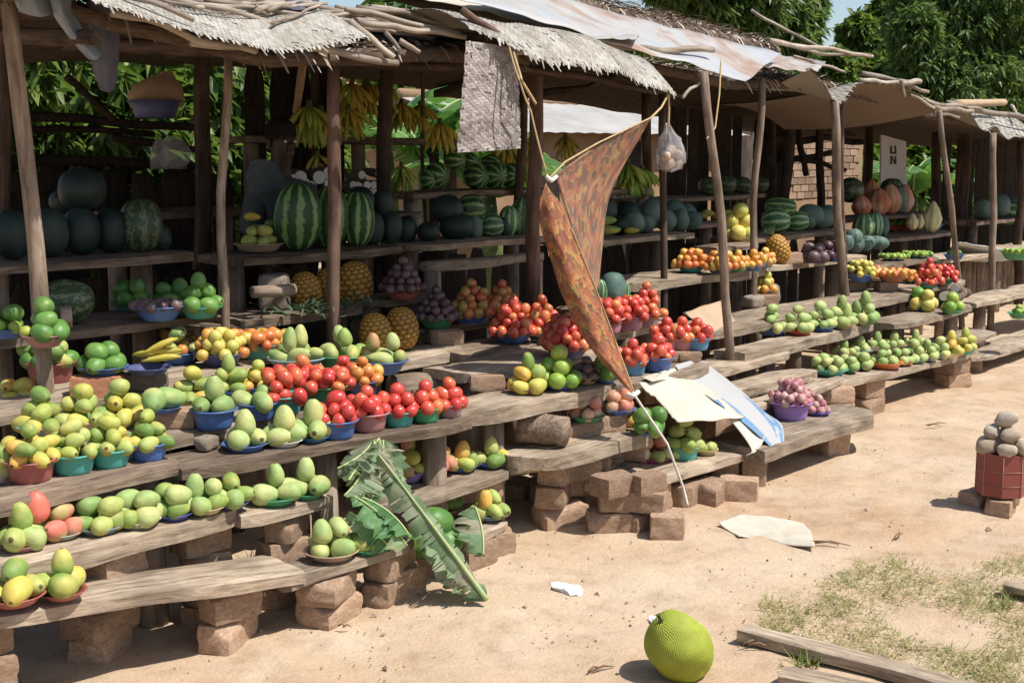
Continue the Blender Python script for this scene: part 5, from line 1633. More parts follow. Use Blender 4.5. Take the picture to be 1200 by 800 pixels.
for u, v, cl, n, kd, w in [(975, 441, 'teal', 8, MP, 'first on the far mango plank'), (995, 437, 'green', 5, MP, 'second on the far mango plank'), (1012, 434, 'navy', 5, MP, 'third on the far mango plank'), (1040, 433, 'orange', 7, MP, 'on the far mango plank'),
                           (1058, 429, 'red', 5, MP, 'beside the orange plate'), (1074, 426, 'teal', 6, MP, 'beyond the red plate'), (1089, 424, 'blue', 6, MP, 'before the yellow mangoes'), (1104, 421, 'greyblue', 6, MP, 'touching the yellow mangoes')]:
    heap(u, v, .28 - .045 * (u - 975) / 170, 44 if u in (975, 1040) else 27, 'plate', cl, kd, n + 2, w, size=.085, stand=0, row=True)
heap(1116, 420, .24, 26, 'bowl', 'cream', MY, 8, 'near the end of the far mango plank')
heap(1133, 416, .238, 26, 'bowl', 'teal', (MY, "lemon"), 8, 'at the end of the far mango plank', 'yellow mango')
for k, (u, v) in enumerate([(1030, 411), (1050, 410), (1075, 408), (1010, 416), (992, 420)]):
    heap(u, v, .272 - .045 * (u - 975) / 170, 30, 'plate', ('white', 'tan', 'palegreen', 'greyblue', 'rose')[k], MP, 5, ('behind the orange plate', 'behind the red plate', 'behind the teal and blue plates', 'behind the navy plate', 'behind the second green plate')[k], size=.088, stand=1, row=True)
# far stall middle rows
q = P(1010, 340, h=.565); brick(q.x, q.y + .06, .562, .085, 'brick raising the blue bowl of lemons', R(-40), .16, .13, 'mud', 'bricks raising far bowls')
heap(1011, 331, .645, 34, 'bowl', 'blue', "lemon", 26, 'on a brick beside the terracotta bowl')
q = P(1046, 342, h=.565); brick(q.x, q.y + .06, .562, .085, 'brick raising the terracotta bowl', R(-40), .16, .13, 'mud', 'bricks raising far bowls')
heap(1048, 331, .645, 40, 'bowl', 'terracotta', TO, 26, 'on a brick before the limes')
heap(1030, 330, .60, 26, 'plate', 'white', TO, 8, 'between two raised bowls')
q = P(1030, 334, h=.565); brick(q.x, q.y + .04, .562, .04, 'flat brick under the white plate of orange tomatoes', R(-40), .14, .12)
heap(1074, 334, .575, 30, 'bowl', 'skyblue', TO, 11, 'between terracotta bowl and red tomatoes')
heap(1090, 338, .595, 28, 'bowl', 'teal', TR, 26, 'first of the bright red pair')
heap(1108, 334, .595, 28, 'bowl', 'green', TR, 26, 'second of the bright red pair')
heap(1050, 306, .725, 30, 'plate', 'blue', "lime", 14, 'left half of the lime trays')
heap(1078, 303, .725, 30, 'plate', 'skyblue', "lime", 14, 'right half of the lime trays')
heap(1084, 365, .445, 28, 'plate', 'navy', ("lemon", "lime"), 6, 'on the smooth bench', 'yellow melon', size=.108)
heap(1118, 368, .445, 27, 'plate', 'green', (MY, "lime"), 4, 'on the smooth bench', 'yellow mango', size=.10, stand=0)
heap(979, 307, .825, 28, 'plate', 'blue', "passion_fruit", 7, 'by the sunlit brick', 'dark aubergine like fruit', size=.10)
heap(956, 309, .825, 30, 'plate', 'navy', "passion_fruit", 7, 'between brick and blue plate', 'dark round fruit', size=.10)
heap(1195, 305, .675, 40, 'bowl', 'green', "lime", 12, 'beside the white sack')
heap(1120, 305, .675, 26, 'bowl', 'blue', "lime", 8, 'behind the far leaning pole', 'dark lime')
heap(1196, 374, .40, 26, 'bowl', 'green', "lime", 4, 'alone on the plank beyond the yams')
heap(1065, 270, .87, 50, 'plate', 'red', ("avocado", "lime"), 16, 'before the orange squashes', 'green chilli like fruit', size=.075, stand=0)
heap(1098, 268, .87, 20, 'bowl', 'blue', "lime", 6, 'beside the tall cream squash')
heap(930, 494, .205, 50, 'basin', 'purple', "onion", 40, 'on the heavy bench')
heap(961, 488, .205, 30, 'plate', 'violet', "onion", 9, 'behind the purple onion basin', 'red onion')
# ------------------------------------------------------------------ melons, squashes, pineapples
def melon(kind, u, v, Y, wpx, hpx, name, label, up=False, rest=None, group=None, yaw=None, squash=False):
    c = P(u, v, Y=Y)
    s_ = proj(c)[2]
    w, h = wpx / s_, hpx / s_
    me = rng.choice(LIB[kind])
    yw = rng.uniform(0, 6.28) if yaw is None else yaw
    if squash: sc, rot, rz = (w, w, h / (1.25 if 'orange' in kind else 1.9 if 'cream' in kind else 1.15)), (rng.uniform(-.1, .1), rng.uniform(-.1, .1), yw), h / 2
    elif up: sc, rot, rz = (h, w, w), (rng.uniform(0, 6), R(-90) + rng.uniform(-.12, .12), yw), h / 2
    else: sc, rot, rz = (w, h, h), (rng.uniform(0, 6), rng.uniform(-.1, .1), (-YAW - R(7) + rng.uniform(-.3, .3)) if yaw is None else yaw), h / 2
    if rest is not None: c.z = rest + rz * .97
    o = mk(name, me, None, c, rot, sc)
    return tag(o, label, name.replace('_', ' '), group)
MD, MB_, MS, MPa, MM = "melon_dark", "melon_blue", "melon_striped", "melon_pale", "melon_mottled"
for i, (u, w, h) in enumerate([(13, 42, 60), (57, 46, 58), (95, 44, 56), (130, 40, 53)]):
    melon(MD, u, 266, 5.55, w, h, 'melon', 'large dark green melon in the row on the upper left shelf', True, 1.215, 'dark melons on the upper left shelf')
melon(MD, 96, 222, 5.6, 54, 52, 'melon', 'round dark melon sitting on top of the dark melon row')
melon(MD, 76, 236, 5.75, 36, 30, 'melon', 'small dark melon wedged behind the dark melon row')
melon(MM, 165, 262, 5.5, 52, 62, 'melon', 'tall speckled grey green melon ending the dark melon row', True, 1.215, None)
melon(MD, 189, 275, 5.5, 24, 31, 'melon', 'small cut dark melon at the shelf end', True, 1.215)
melon(MM, 76, 347, 5.25, 66, 54, 'pumpkin', 'big mottled oval pumpkin beside the cut log on the shaded plank', False, .935, yaw=-YAW + .2)
for i, (u, w, h) in enumerate([(349, 56, 80), (387, 42, 74), (419, 40, 64)]):
    melon(MS, u, 255, 5.5, w, h, 'watermelon', 'tall striped watermelon standing beside the reddish post', True, 1.165, 'tall striped watermelons')
for i, (u, v, w, h, r_) in enumerate([(437, 268, 27, 40, 1), (459, 270, 26, 38, 1), (477, 273, 24, 32, 1), (422, 236, 34, 36, 0), (449, 238, 26, 34, 0)]):
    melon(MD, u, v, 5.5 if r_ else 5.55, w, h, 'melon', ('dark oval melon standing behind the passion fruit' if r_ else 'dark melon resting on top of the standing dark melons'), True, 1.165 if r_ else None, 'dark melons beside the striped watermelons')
for kd, u, v, w, h, r_, lab in [(MD, 535, 272, 40, 32, 1, 'round dark melon low on the small melon shelf'), (MD, 524, 245, 38, 34, 0, 'round dark melon stacked above the low dark one'), (MS, 552, 244, 34, 32, 0, 'striped melon leaning on the stacked dark melon'),
                                (MPa, 576, 275, 28, 28, 1, 'pale striped melon beside the dark ones on the small shelf'), (MD, 592, 274, 18, 26, 1, 'narrow dark melon between two pale striped melons'), (MPa, 612, 266, 30, 44, 1, 'tall pale striped melon against the thick post'), (MPa, 596, 262, 24, 36, 1, 'pale striped melon behind the tall one'),
                                (MD, 502, 275, 26, 24, 1, 'small dark melon at the left end of the small shelf'), (MB_, 556, 276, 20, 28, 1, 'grey green melon squeezed behind the dark one'), (MS, 562, 258, 24, 20, 0, 'small striped melon lying above the pale one')]:
    melon(kd, u, v, 5.42 if r_ else 5.48, w, h, 'melon', lab, h > w * 1.1, 1.165 if r_ else None)
for i, (u, v, w, h) in enumerate([(512, 192, 26, 34), (558, 212, 28, 30), (580, 210, 26, 32), (600, 214, 28, 30), (551, 190, 20, 22), (575, 190, 22, 18), (534, 188, 22, 26), (503, 196, 18, 26)]):
    melon(MS, u, v, 6.28 if v > 200 else 6.36, w, h, 'watermelon', 'striped watermelon on the upper shelf below the hanging woven mat', False, (1.43 if i in (0, 1, 2, 3, 7) else None), 'watermelons on the upper shelf', yaw=R(90) + rng.uniform(-.3, .3))
k = 0
for u, v, w, h, r_ in [(706, 246, 34, 34, 0), (735, 253, 30, 36, 0), (765, 250, 30, 36, 0), (788, 252, 30, 36, 0), (805, 254, 22, 32, 0), (756, 273, 28, 24, 1), (780, 274, 22, 26, 1), (797, 275, 20, 26, 1), (725, 274, 24, 24, 1), (742, 274, 26, 28, 1), (812, 276, 16, 22, 1)]:
    melon(MB_ if u > 740 else MD, u, v, 5.62 if r_ else 5.72, w, h, 'melon', 'blue green melon piled on the shelf right of the cloth', False, 1.09 if r_ else None, 'blue green melons right of the cloth', yaw=rng.uniform(0, 6))
for u, v, w, h, lab in [(714, 275, 28, 20, 'green papaya lying before the blue green melons'), (740, 277, 18, 14, 'papaya with yellow tip before the blue green melons'), (710, 258, 26, 20, 'yellow green papaya leaning on the melon pile')]:
    melon("papaya", u, v, 5.5, w, h, 'papaya', lab, False, 1.09 if v > 260 else None)
for kd, u, v, w, h, lab in [(MB_, 718, 318, 32, 40, 'tall grey green melon behind the pink rimmed basins'), (MPa, 704, 318, 16, 34, 'pale striped melon half hidden by the cloth edge'), (MPa, 733, 316, 12, 26, 'narrow pale striped melon beside the grey green one')]:
    melon(kd, u, v, 4.92, w, h, 'melon', lab, True, .72)
plank(690, 760, 4.84, .72, .34, .05, 'behind the pink rimmed basins', (.5,), "old_plank_wood")
for i, (u, v) in enumerate([(725, 326), (740, 324)]):
    melon("papaya", u, v, 4.86, 20, 15, 'papaya', ('small green papaya lying before the tall grey melon', 'yellow green papaya beside the small green one', 'light green papaya resting on the tall grey melon')[i], False, .72 if i < 2 else None)
for i, (u, v, w) in enumerate([(305, 268, 26), (322, 262, 24), (296, 254, 20), (318, 278, 22)]):
    melon("papaya", u, v, 5.62, w, 18, 'papaya', 'green papaya heaped left of the tall striped watermelons', False, None, 'papayas by the watermelons')
for i, (u, v) in enumerate([(20, 232), (40, 226), (128, 236), (150, 230)]):
    melon(MD, u, v, 5.95, 30, 30, 'melon', 'dark melon in the second row behind the speckled one', False, 1.26, 'dark melons second row')
# right stall melons
for kd, u, v, w, h, r_, lab in [(MPa, 909, 262, 34, 30, 1, 'pale striped watermelon on the right melon shelf'), (MS, 915, 242, 38, 22, 0, 'dark striped watermelon lying on the pale one'), (MPa, 934, 264, 28, 24, 1, 'striped grey green melon beside the pale watermelon'),
                                (MB_, 950, 252, 30, 26, 0, 'blue green melon heaped by the sunlit post'), (MB_, 970, 252, 26, 24, 0, 'blue green melon behind the sunlit post'), (MB_, 962, 268, 30, 24, 1, 'blue green melon under the heaped ones'), (MB_, 945, 270, 20, 20, 1, 'little blue green melon on the shelf edge'), (MB_, 976, 268, 20, 22, 1, 'blue green melon right of the sunlit post')]:
    melon(kd, u, v, 5.62, w, h, 'melon', lab, False, 1.0 if r_ else None)
for kd, u, v, w, h, lab in [(MPa, 1012, 262, 26, 30, 'striped round watermelon beside the orange squashes'), (MPa, 1025, 264, 20, 30, 'second striped watermelon against the dark one'), (MB_, 1034, 268, 16, 26, 'dark melon behind the two striped watermelons')]:
    melon(kd, u, v, 5.6, w, h, 'watermelon', lab, True, .87)
for i, (u, v, w, h) in enumerate([(1001, 278, 20, 22), (1017, 284, 18, 18), (1002, 297, 22, 22), (1014, 300, 16, 16), (1028, 298, 26, 18), (993, 284, 16, 20)]):
    melon("squash_green", u, v, 5.12, w, h, 'pumpkin', 'small grey green pumpkin heaped beside the dark round fruit', False, .825 if i in (2, 3, 4) else None, 'small grey green pumpkins', squash=True)
for kd, u, v, w, h, lab in [("squash_orange", 1010, 222, 24, 26, 'dull orange squash in the shade left of the pink squashes'), ("squash_orange", 1030, 228, 30, 32, 'pinkish orange squash with sunlit tip'), ("squash_orange", 1044, 222, 26, 36, 'tall pinkish squash behind the sunlit one'),
                            ("squash_orange", 1060, 226, 24, 34, 'orange squash right of the green one'), ("squash_green", 1052, 230, 24, 34, 'pale green ribbed squash among the orange ones'), ("squash_orange", 1022, 202, 22, 26, 'dark orange squash stacked at the back'), ("squash_mottled", 1046, 200, 28, 26, 'mottled green squash before the lettered sign'),
                            ("squash_mottled", 998, 205, 30, 30, 'large mottled squash beside the sunlit post')]:
    melon(kd, u, v, 5.84 if v > 215 else 5.98, w, h, 'squash', lab, squash=True, rest=1.06 if v > 215 else 1.19)
plank(985, 1090, 5.72, 1.06, .40, .05, 'upper shelf carrying the orange squashes', (.1, .9), "old_plank_wood", supk='log')
for kd, u, v, w, h, lab in [("squash_cream", 1092, 253, 24, 38, 'tall ribbed cream squash standing by the red plate'), ("squash_cream", 1070, 243, 14, 20, 'small cream squash with narrow neck'), ("squash_cream", 1079, 244, 10, 18, 'smallest cream squash between two cream ones')]:
    melon(kd, u, v, 5.5, w, h, 'squash', lab, squash=True, rest=.87 if w > 20 else .92)
for i, (u, v, w, h) in enumerate([(1170, 265, 24, 28), (1190, 268, 24, 24), (1182, 250, 30, 26), (1150, 268, 20, 24), (1200, 256, 20, 24)]):
    melon(MB_ if i != 2 else MS, u, v, 5.68, w, h, 'melon', ('dark melon on the shelf behind the white sack' if i != 2 else 'striped melon on top of the dark ones behind the white sack'), False, .93 if i in (0, 1, 3) else None, 'dark melons behind the white sack')
for i, (u, v, w, h) in enumerate([(768, 178, 20, 18), (830, 222, 24, 22), (850, 218, 26, 24), (870, 222, 22, 20), (890, 220, 22, 20)]):
    if i: melon(MM, u, v, 6.45, w, h, 'melon', 'dull mottled melon on the dark back shelf', False, 1.30, 'melons on the dark back shelf')
for i, (u, w) in enumerate([(830, 15), (842, 16), (855, 16), (823, 14)]):
    melon("squash_orange" if i == 9 else "papaya", u, 250 + 3 * (i % 2), 5.75, w, 14, 'papaya', 'dusky fruit beside the blue green melon pile', False, None, 'dusky fruits by the melons')
plank(818, 872, 5.62, 1.13, .30, .04, 'small shelf carrying dusky fruits', (.5,), "old_plank_wood", supk='log')
heap(868, 284, 1.0, 34, 'plate', 'tan', ("lemon", "banana_x") if False else "lemon", 8, 'behind the sunlit pole', 'yellow papaya like fruit', size=.13)
plank(845, 895, 5.05, 1.0, .30, .04, 'small ledge with yellow fruit', (.5,), "old_plank_wood", supk='log')

def pineapple(u, v, Y, wpx, label, rest=None, tilt=0.0, az=0.0, s_h=1.0):
    c = P(u, v, Y=Y); s_ = proj(c)[2]; w = wpx / s_
    if rest is not None: c.z = rest + (w * .64 if abs(tilt) < .8 else w * .47)
    e = empty('pineapple', c); tag(e, label, 'pineapple')
    e.rotation_euler = (0, tilt, az)
    mk('body', PINE_BODY, e, (0, 0, 0), (0, 0, rng.random() * 6), (w, w, w * s_h))
    mk('crown', PINE_CROWN, e, (0, 0, 0), (0, 0, rng.random() * 6), (w, w, w * s_h))
pineapple(358, 334, 5.3, 37, 'upright golden pineapple left of the reddish post', .88, R(170))
pineapple(386, 330, 5.38, 36, 'pineapple directly behind the reddish post', .88, R(172))
pineapple(416, 330, 5.3, 42, 'rounded pineapple right of the reddish post', .88, R(172))
pineapple(440, 374, 4.80, 38, 'golden pineapple sitting in the half sun, left of two', .70, R(172))
pineapple(471, 374, 4.83, 39, 'golden pineapple sitting in the half sun, right of two', .70, R(170))
pineapple(912, 299, 5.08, 26, 'sunlit pineapple with green crown leaning beside a brick', .83, R(-26), R(-48), 1.05)
q = P(935, 309, h=.825); brick(q.x, q.y + .08, .822, .09, 'sunlit pale brick beside the pineapple', R(-40), .20, .13, 'mud', 'bricks raising plates')

# spiky leaf litter of pineapple crowns under the pineapples
def blade_heap(u, v, h, n, L, rad, label, mat="pine_leaf", seed=1, flat=.25):
    c = P(u, v, h=h); r = random.Random(seed)
    vv, f, tn = [], [], []
    for _ in range(n):
        a = r.uniform(0, 6.28); p = Vector((r.gauss(0, rad), r.gauss(0, rad * .6), r.uniform(.005, .05)))
        d = Vector((math.cos(a), math.sin(a), r.uniform(-flat * .3, flat))) * L * r.uniform(.5, 1)
        sd_ = Vector((-math.sin(a), math.cos(a), 0)) * L * .045
        b = len(vv); t = r.random()
        vv += [p - sd_, p + sd_, p + d * .6 + sd_ * .7 + Vector((0, 0, .02)), p + d * .6 - sd_ * .7 + Vector((0, 0, .02)), p + d]
        tn += [t] * 5; f += [(b, b + 1, b + 2, b + 3), (b + 3, b + 2, b + 4)]
    for q in vv: q.z = max(q.z, .006)
    o = mk('leaf_heap', mesh('leaf_heap', vv, f, M[mat], True, None, [(x, x, x) for x in tn]), None, c)
    return tag(o, label, 'leaves')
blade_heap(470, 403, .665, 110, .17, .12, 'heap of spiky grey green leaves under the two golden pineapples', seed=3)
blade_heap(375, 368, .885, 90, .17, .13, 'heap of spiky leaves under the shaded pineapples', seed=4)
blade_heap(318, 290, 1.17, 60, .12, .07, 'limp leaf bunch hanging beside the striped watermelons', "fresh_leaf", 5)

# ------------------------------------------------------------------ bananas
def bananas(u, v, Y, n, kind, label, sc=1.0, hang=False, rows=2):
    c = P(u, v, Y=Y)
    e = empty('banana_bunch', c); tag(e, label, 'bananas')
    sc *= .78; e.location.z += .05
    e.scale = (sc, sc, sc)
    vv, f = tube([(0, 0, .02), (0, 0, .12), (.01, 0, .2)], [.03, .028, .02], 8)
    mk('stalk', mesh('stalk', vv, f, M["stem_green"]), e, (0, 0, -.05))
    for k in range(n):
        row = k % rows
        a = -1.45 + 2.9 * (k // rows) / max(1, (n // rows) - 1) + R(-110) + rng.uniform(-.08, .08)
        mk('banana', BAN[kind][0], e, (.035 * math.cos(a), .035 * math.sin(a), .10 - .085 * row), (rng.uniform(-.1, .1), rng.uniform(-.15, .25) + .25 * row, a), (1, 1, 1))
for u, v, Y, n, kd, lab, sc in [(735, 214, 6.0, 26, "banana_green", 'large bunch of green yellow bananas on the upper shelf right of the cloth', 1.15), (752, 218, 6.05, 18, "banana_green", 'smaller green banana bunch beside the large one', 1.0),
                            (362, 152, 6.2, 18, "banana_green", 'green banana bunch hanging behind the stallholder', 1.1), (376, 156, 6.25, 14, "banana_yellow", 'yellow tinged banana bunch left of the reddish post', 1.0),
                            (412, 122, 7.0, 16, "banana_yellow", 'ripe banana bunch right of the reddish post on the high shelf', 1.1), (430, 122, 7.05, 16, "banana_yellow", 'ripe banana bunch in the middle of the high shelf', 1.15), (408, 150, 6.9, 14, "banana_yellow", 'ripe banana bunch below the high shelf', 1.0), (445, 120, 7.0, 12, "banana_yellow", 'ripe banana bunch touching the thick post', 1.0),
                            (470, 142, 7.0, 14, "banana_yellow", 'brownish banana bunch right of the thick post', .95), (492, 144, 7.0, 14, "banana_yellow", 'banana bunch at the end of the high shelf', .95), (515, 166, 6.4, 14, "banana_yellow", 'golden banana bunch above the striped watermelons', .95),
                            (592, 188, 6.5, 16, "banana_yellow", 'ripe banana bunch beside the striped watermelons under the woven mat', 1.0), (612, 186, 6.5, 16, "banana_yellow", 'ripe banana bunch under the corner of the woven mat', 1.0), (615, 206, 6.4, 14, "banana_yellow", 'ripe banana bunch in a teal bowl', .95),
                            (662, 178, 6.8, 12, "banana_yellow", 'yellow banana bunch left of the printed cloth', .9), (470, 215, 6.3, 12, "banana_green", 'small green banana bunch on the back shelf', .8), (372, 202, 6.3, 8, "banana_yellow", 'small yellow banana bunch behind the watermelons', .7)]:
    bananas(u, v, Y, n, kd, lab, sc)
q = P(169, 441, h=.807)
b = mk('plate', bowl_mesh('plate', 'navy'), None, q + FW * .06, (0, 0, 0), (.095, .095, .10))
tag(b, 'navy plastic plate of yellow bananas on the grey flecked stone', 'plate', 'plastic bowls of produce')
e = empty('banana_bunch', q + FW * .06 + Vector((0, 0, .03))); tag(e, 'small bunch of ripe yellow bananas in the navy plate', 'bananas')
for k in range(11):
    a = R(-150 + 28 * (k % 6)); mk('banana', BAN["banana_yellow"][0], e, (.05 * math.cos(a), .05 * math.sin(a), .03 + .028 * (k // 6) + .01 * (k % 2)), (R(80 + rng.uniform(-15, 15)), rng.uniform(-.6, .2), a + 1.2), (.72, .72, .72))

# ------------------------------------------------------------------ cut yams
def yam(u, v, Y, L, r_, label, d=None):
    c = P(u, v, Y=Y)
    e = empty('yam', c); tag(e, label, 'yam', 'cut yams')
    vv, f = tube([(0, 0, 0), (L * .5, 0, 0), (L, 0, 0)], [r_, r_ * 1.05, r_ * .7], 12)
    mk('skin', mesh('skin', vv, f, M["yam"]), e, (0, 0, 0), (0, rng.uniform(-.1, .1), R(60) if d is None else d))
    vv, f = tube([(-.004, 0, 0), (.002, 0, 0)], [r_ * .92, r_ * .92], 14)
    mk('cut_face', mesh('cut_face', vv, f, M["yam_flesh"], False), e, (0, 0, 0), (0, 0, R(60) if d is None else d))
for u, v in [(1106, 347), (1119, 338), (1121, 348), (1128, 343)]:
    yam(u, v, 4.18, .20, .040, 'white faced cut yam piled in the navy dish on the smooth bench', R(8))
heap(1112, 358, .445, 34, 'plate', 'navy', "passion_fruit", 3, 'under the cut yams', 'dark fruit')
for u, v in [(424, 205), (444, 204), (420, 218), (430, 217), (438, 217), (445, 217), (414, 217)]:
    yam(u, v, 6.25, .2, .028, 'pale cut yam end stacked above the dark melons', R(75))
for u, v in [(343, 212), (352, 208), (356, 216), (374, 208), (386, 203), (387, 216), (364, 220)]:
    yam(u, v, 5.95, .25, .042, 'large white faced yam stacked behind the striped watermelons', R(70))
plank(330, 460, 5.9, 1.30, .32, .05, 'shelf of stacked yams behind the watermelons', (.1, .9), "old_plank_wood", supk='log')

# ------------------------------------------------------------------ hanging woven mat, bag, tarps
def flatmat(name, corners, nu, nv, mat, label, cat, bulge=.03, seed=3):
    C = [P(u, v, Y=Y) for u, v, Y in corners]
    o0 = C[3].copy()
    e = empty(name, o0); tag(e, label, cat)
    def S(s_, t_):
        p = C[3].lerp(C[2], s_).lerp(C[0].lerp(C[1], s_), t_)
        return p + Vector((0, -bulge * math.sin(math.pi * s_) * (1 - t_) + .012 * nz(s_ * 4, t_ * 5, seed), 0))
    weave(e, S, nu, nv, mat, seed, 'weave', .004, 0)
    return e
flatmat('woven_mat', [(546, 48, 4.22), (606, 56, 4.15), (610, 174, 4.12), (536, 179, 4.16)], 24, 40, "mat_grey_weave", 'grey woven palm mat hanging down from the roof edge', 'mat')
def rope(name, pts, wpx, mat, label, par=None, sag=0.0, cat='rope'):
    W = [P(u, v, Y=Y) for u, v, Y in pts]
    out = []
    for i in range(len(W) - 1):
        for k in range(8):
            t = k / 8; p = W[i].lerp(W[i + 1], t); p.z -= sag * 4 * t * (1 - t); out.append(p)
    out.append(W[-1])
    s_ = proj(W[0])[2]
    o0 = out[0].copy()
    vv, f = tube([p - o0 for p in out], [wpx / s_ / 2] * len(out), 6)
    o = mk(name, mesh(name, vv, f, M[mat]), par, o0 - (par.location if par else Vector()))
    if par is None: tag(o, label, cat)
    return o
rope('rope', [(597, 56, 4.1), (608, 92, 4.0), (622, 130, 3.95), (641, 205, 3.85)], 2.4, "rope_tan", 'tan rope running from the roof edge to the printed cloth', sag=.01)
rope('rope', [(601, 60, 4.1), (612, 96, 4.02), (628, 122, 4.0)], 3.4, "rope_tan", 'frayed straw rope dangling beside the woven mat')
rope('rope', [(762, 139, 3.95), (775, 126, 3.97), (787, 104, 4.0)], 2.6, "rope_tan", 'short tan rope tying the cloth to the mat corner')
rope('rope', [(741, 459, 3.44), (755, 480, 3.4), (782, 520, 3.34), (801, 572, 3.30), (806, 592, 3.27)], 3.2, "rope_white", 'slack pale rope from the cloth tip down to the ground')
rope('rope', [(845, 70, 4.3), (843, 110, 4.25), (838, 150, 4.2), (828, 163, 4.2)], 2.0, "rope_tan", 'thin cord dangling beside the sunlit pole')
rope('rope', [(783, 100, 4.0), (784, 128, 4.0), (783, 152, 4.0)], 3.0, "rope_tan", 'straw tie holding up the plastic bag')

def crumple(name, ring, mat, label, cat, amp=.02, top_pinch=True, n=22):
    """closed crumpled bag from a list of (u, v, halfwidth px, Y) levels"""
    v, f = [], []
    o0 = P(ring[-1][0], ring[-1][1], Y=ring[-1][3])
    for j, (u, vv, hw, Y) in enumerate(ring):
        c = P(u, vv, Y=Y); s_ = proj(c)[2]; rr = hw / s_
        for i in range(n):
            a = 2 * math.pi * i / n
            k = 1 + amp / max(rr, .02) * nz(math.cos(a) * 2 + j * .7, math.sin(a) * 2, u * .01 + j * .4) + .10 * math.cos(a * 5 + j)
            v.append(c + RT * math.cos(a) * rr * k + FW * math.sin(a) * rr * .75 * k + Vector((0, 0, .4 * amp * nz(a * 3, j))) - o0)
    for j in range(len(ring) - 1):
        for i in range(n):
            a, b = j * n + i, j * n + (i + 1) % n
            f.append((a, b, b + n, a + n))
    f.append(tuple(range(n))); f.append(tuple(range((len(ring) - 1) * n, len(ring) * n)))
    o = mk(name, mesh(name, v, f, M[mat]), None, o0)
    return tag(o, label, cat)
bag = crumple('plastic_bag', [(783, 146, 3, 4.0), (783, 154, 4, 4.0), (785, 162, 9, 4.0), (786, 172, 15, 4.0), (786, 180, 18, 4.0), (785, 190, 16, 4.0), (785, 198, 12, 4.0), (785, 200, 4, 4.0)], "bag_film", 'knotted clear plastic bag of brown mushrooms hanging from the mat corner', 'plastic bag', .045)
for k, (du, dv) in enumerate([(-6, 0), (6, -3), (-2, 8), (7, 7), (0, -8)]):
    p = P(786 + du, 184 + dv, Y=4.0)
    if k == 0:
        MUSH = [m.copy() for m in LIB['potato']]
        for m in MUSH: m.materials[0] = M['mushroom_tan']
    tag(mk('mushroom', MUSH[k % 3], None, p, (rng.uniform(0, 3), rng.uniform(-.5, .5), rng.uniform(0, 6)), (.075, .075, .075)), 'brown mushroom inside the hanging plastic bag', 'mushroom', 'mushrooms in the bag')
# hanging tarps at the top left
def cloth_sheet(name, rows, mat, label, cat, parent=None, thick=.004, amp=.015, uvs=(1, 1)):
    """rows: list of lists of (u, v, Y); lofted smooth sheet"""
    nr, nc = len(rows), len(rows[0])
    W = [[P(*a[:2], Y=a[2]) for a in r_] for r_ in rows]
    K = 6
    v, f, uv = [], [], []
    def cat4(p0, p1, p2, p3, t): return p1 * (2*t**3-3*t**2+1) + p2 * (-2*t**3+3*t**2) + (p2-p0)*.5*(t**3-2*t**2+t) + (p3-p1)*.5*(t**3-t**2)
    def line(L, s_):
        x = s_ * (len(L) - 1); i = min(int(x), len(L) - 2); t = x - i
        return cat4(L[max(i-1, 0)], L[i], L[i+1], L[min(i+2, len(L)-1)], t)
    NI, NJ = (nr - 1) * K, (nc - 1) * K
    sd = len(label)
    for l in (0, 1):
        for i in range(NI + 1):
            colm = [line([W[r_][c] for r_ in range(nr)], i / NI) for c in range(nc)]
            for j in range(NJ + 1):
                p = line(colm, j / NJ)
                p = p + FW * (amp * nz(i * .31, j * .31, sd) + thick * l)
                v.append(p); uv.append((j / NJ * uvs[0], i / NI * uvs[1]))
    N = (NI + 1) * (NJ + 1); k = lambda l, i, j: l * N + i * (NJ + 1) + j
    for i in range(NI):
        for j in range(NJ):
            f.append((k(0, i, j), k(0, i + 1, j), k(0, i + 1, j + 1), k(0, i, j + 1)))
            f.append((k(1, i, j), k(1, i, j + 1), k(1, i + 1, j + 1), k(1, i + 1, j)))
        f.append((k(0, i, 0), k(1, i, 0), k(1, i + 1, 0), k(0, i + 1, 0)))
        f.append((k(0, i, NJ), k(0, i + 1, NJ), k(1, i + 1, NJ), k(1, i, NJ)))
    for j in range(NJ):
        f.append((k(0, 0, j), k(0, 0, j + 1), k(1, 0, j + 1), k(1, 0, j)))
        f.append((k(0, NI, j), k(1, NI, j), k(1, NI, j + 1), k(0, NI, j + 1)))
    o0 = v[0].copy()
    if parent is not None: o0 = parent.location.copy()
    o = mk(name, mesh(name, [p - o0 for p in v], f, M[mat], True, uv), parent, o0 if parent is None else (0, 0, 0))
    if parent is None: tag(o, label, cat)
    return o
cloth_sheet('plastic_tarp', [[(10, -30, 4.7), (40, -30, 4.65), (85, -30, 4.7)], [(15, -5, 4.7), (40, -5, 4.62), (85, -8, 4.7)], [(22, 14, 4.68), (50, 20, 4.62), (82, 6, 4.7)]], "tarp_grey", 'short flap of grey plastic tarp hanging at the roof corner', 'tarp')
cloth_sheet('plastic_tarp', [[(58, -30, 4.6), (70, -30, 4.55), (95, -30, 4.62)], [(60, 5, 4.6), (72, 10, 4.52), (84, 6, 4.62)], [(66, 24, 4.6), (80, 30, 4.54), (92, 26, 4.6)], [(84, 48, 4.6), (95, 50, 4.55), (104, 46, 4.6)], [(104, 70, 4.6), (112, 70, 4.56), (120, 64, 4.6)]], "tarp_grey", 'twisted blue grey plastic strip hanging from the roof corner', 'tarp')
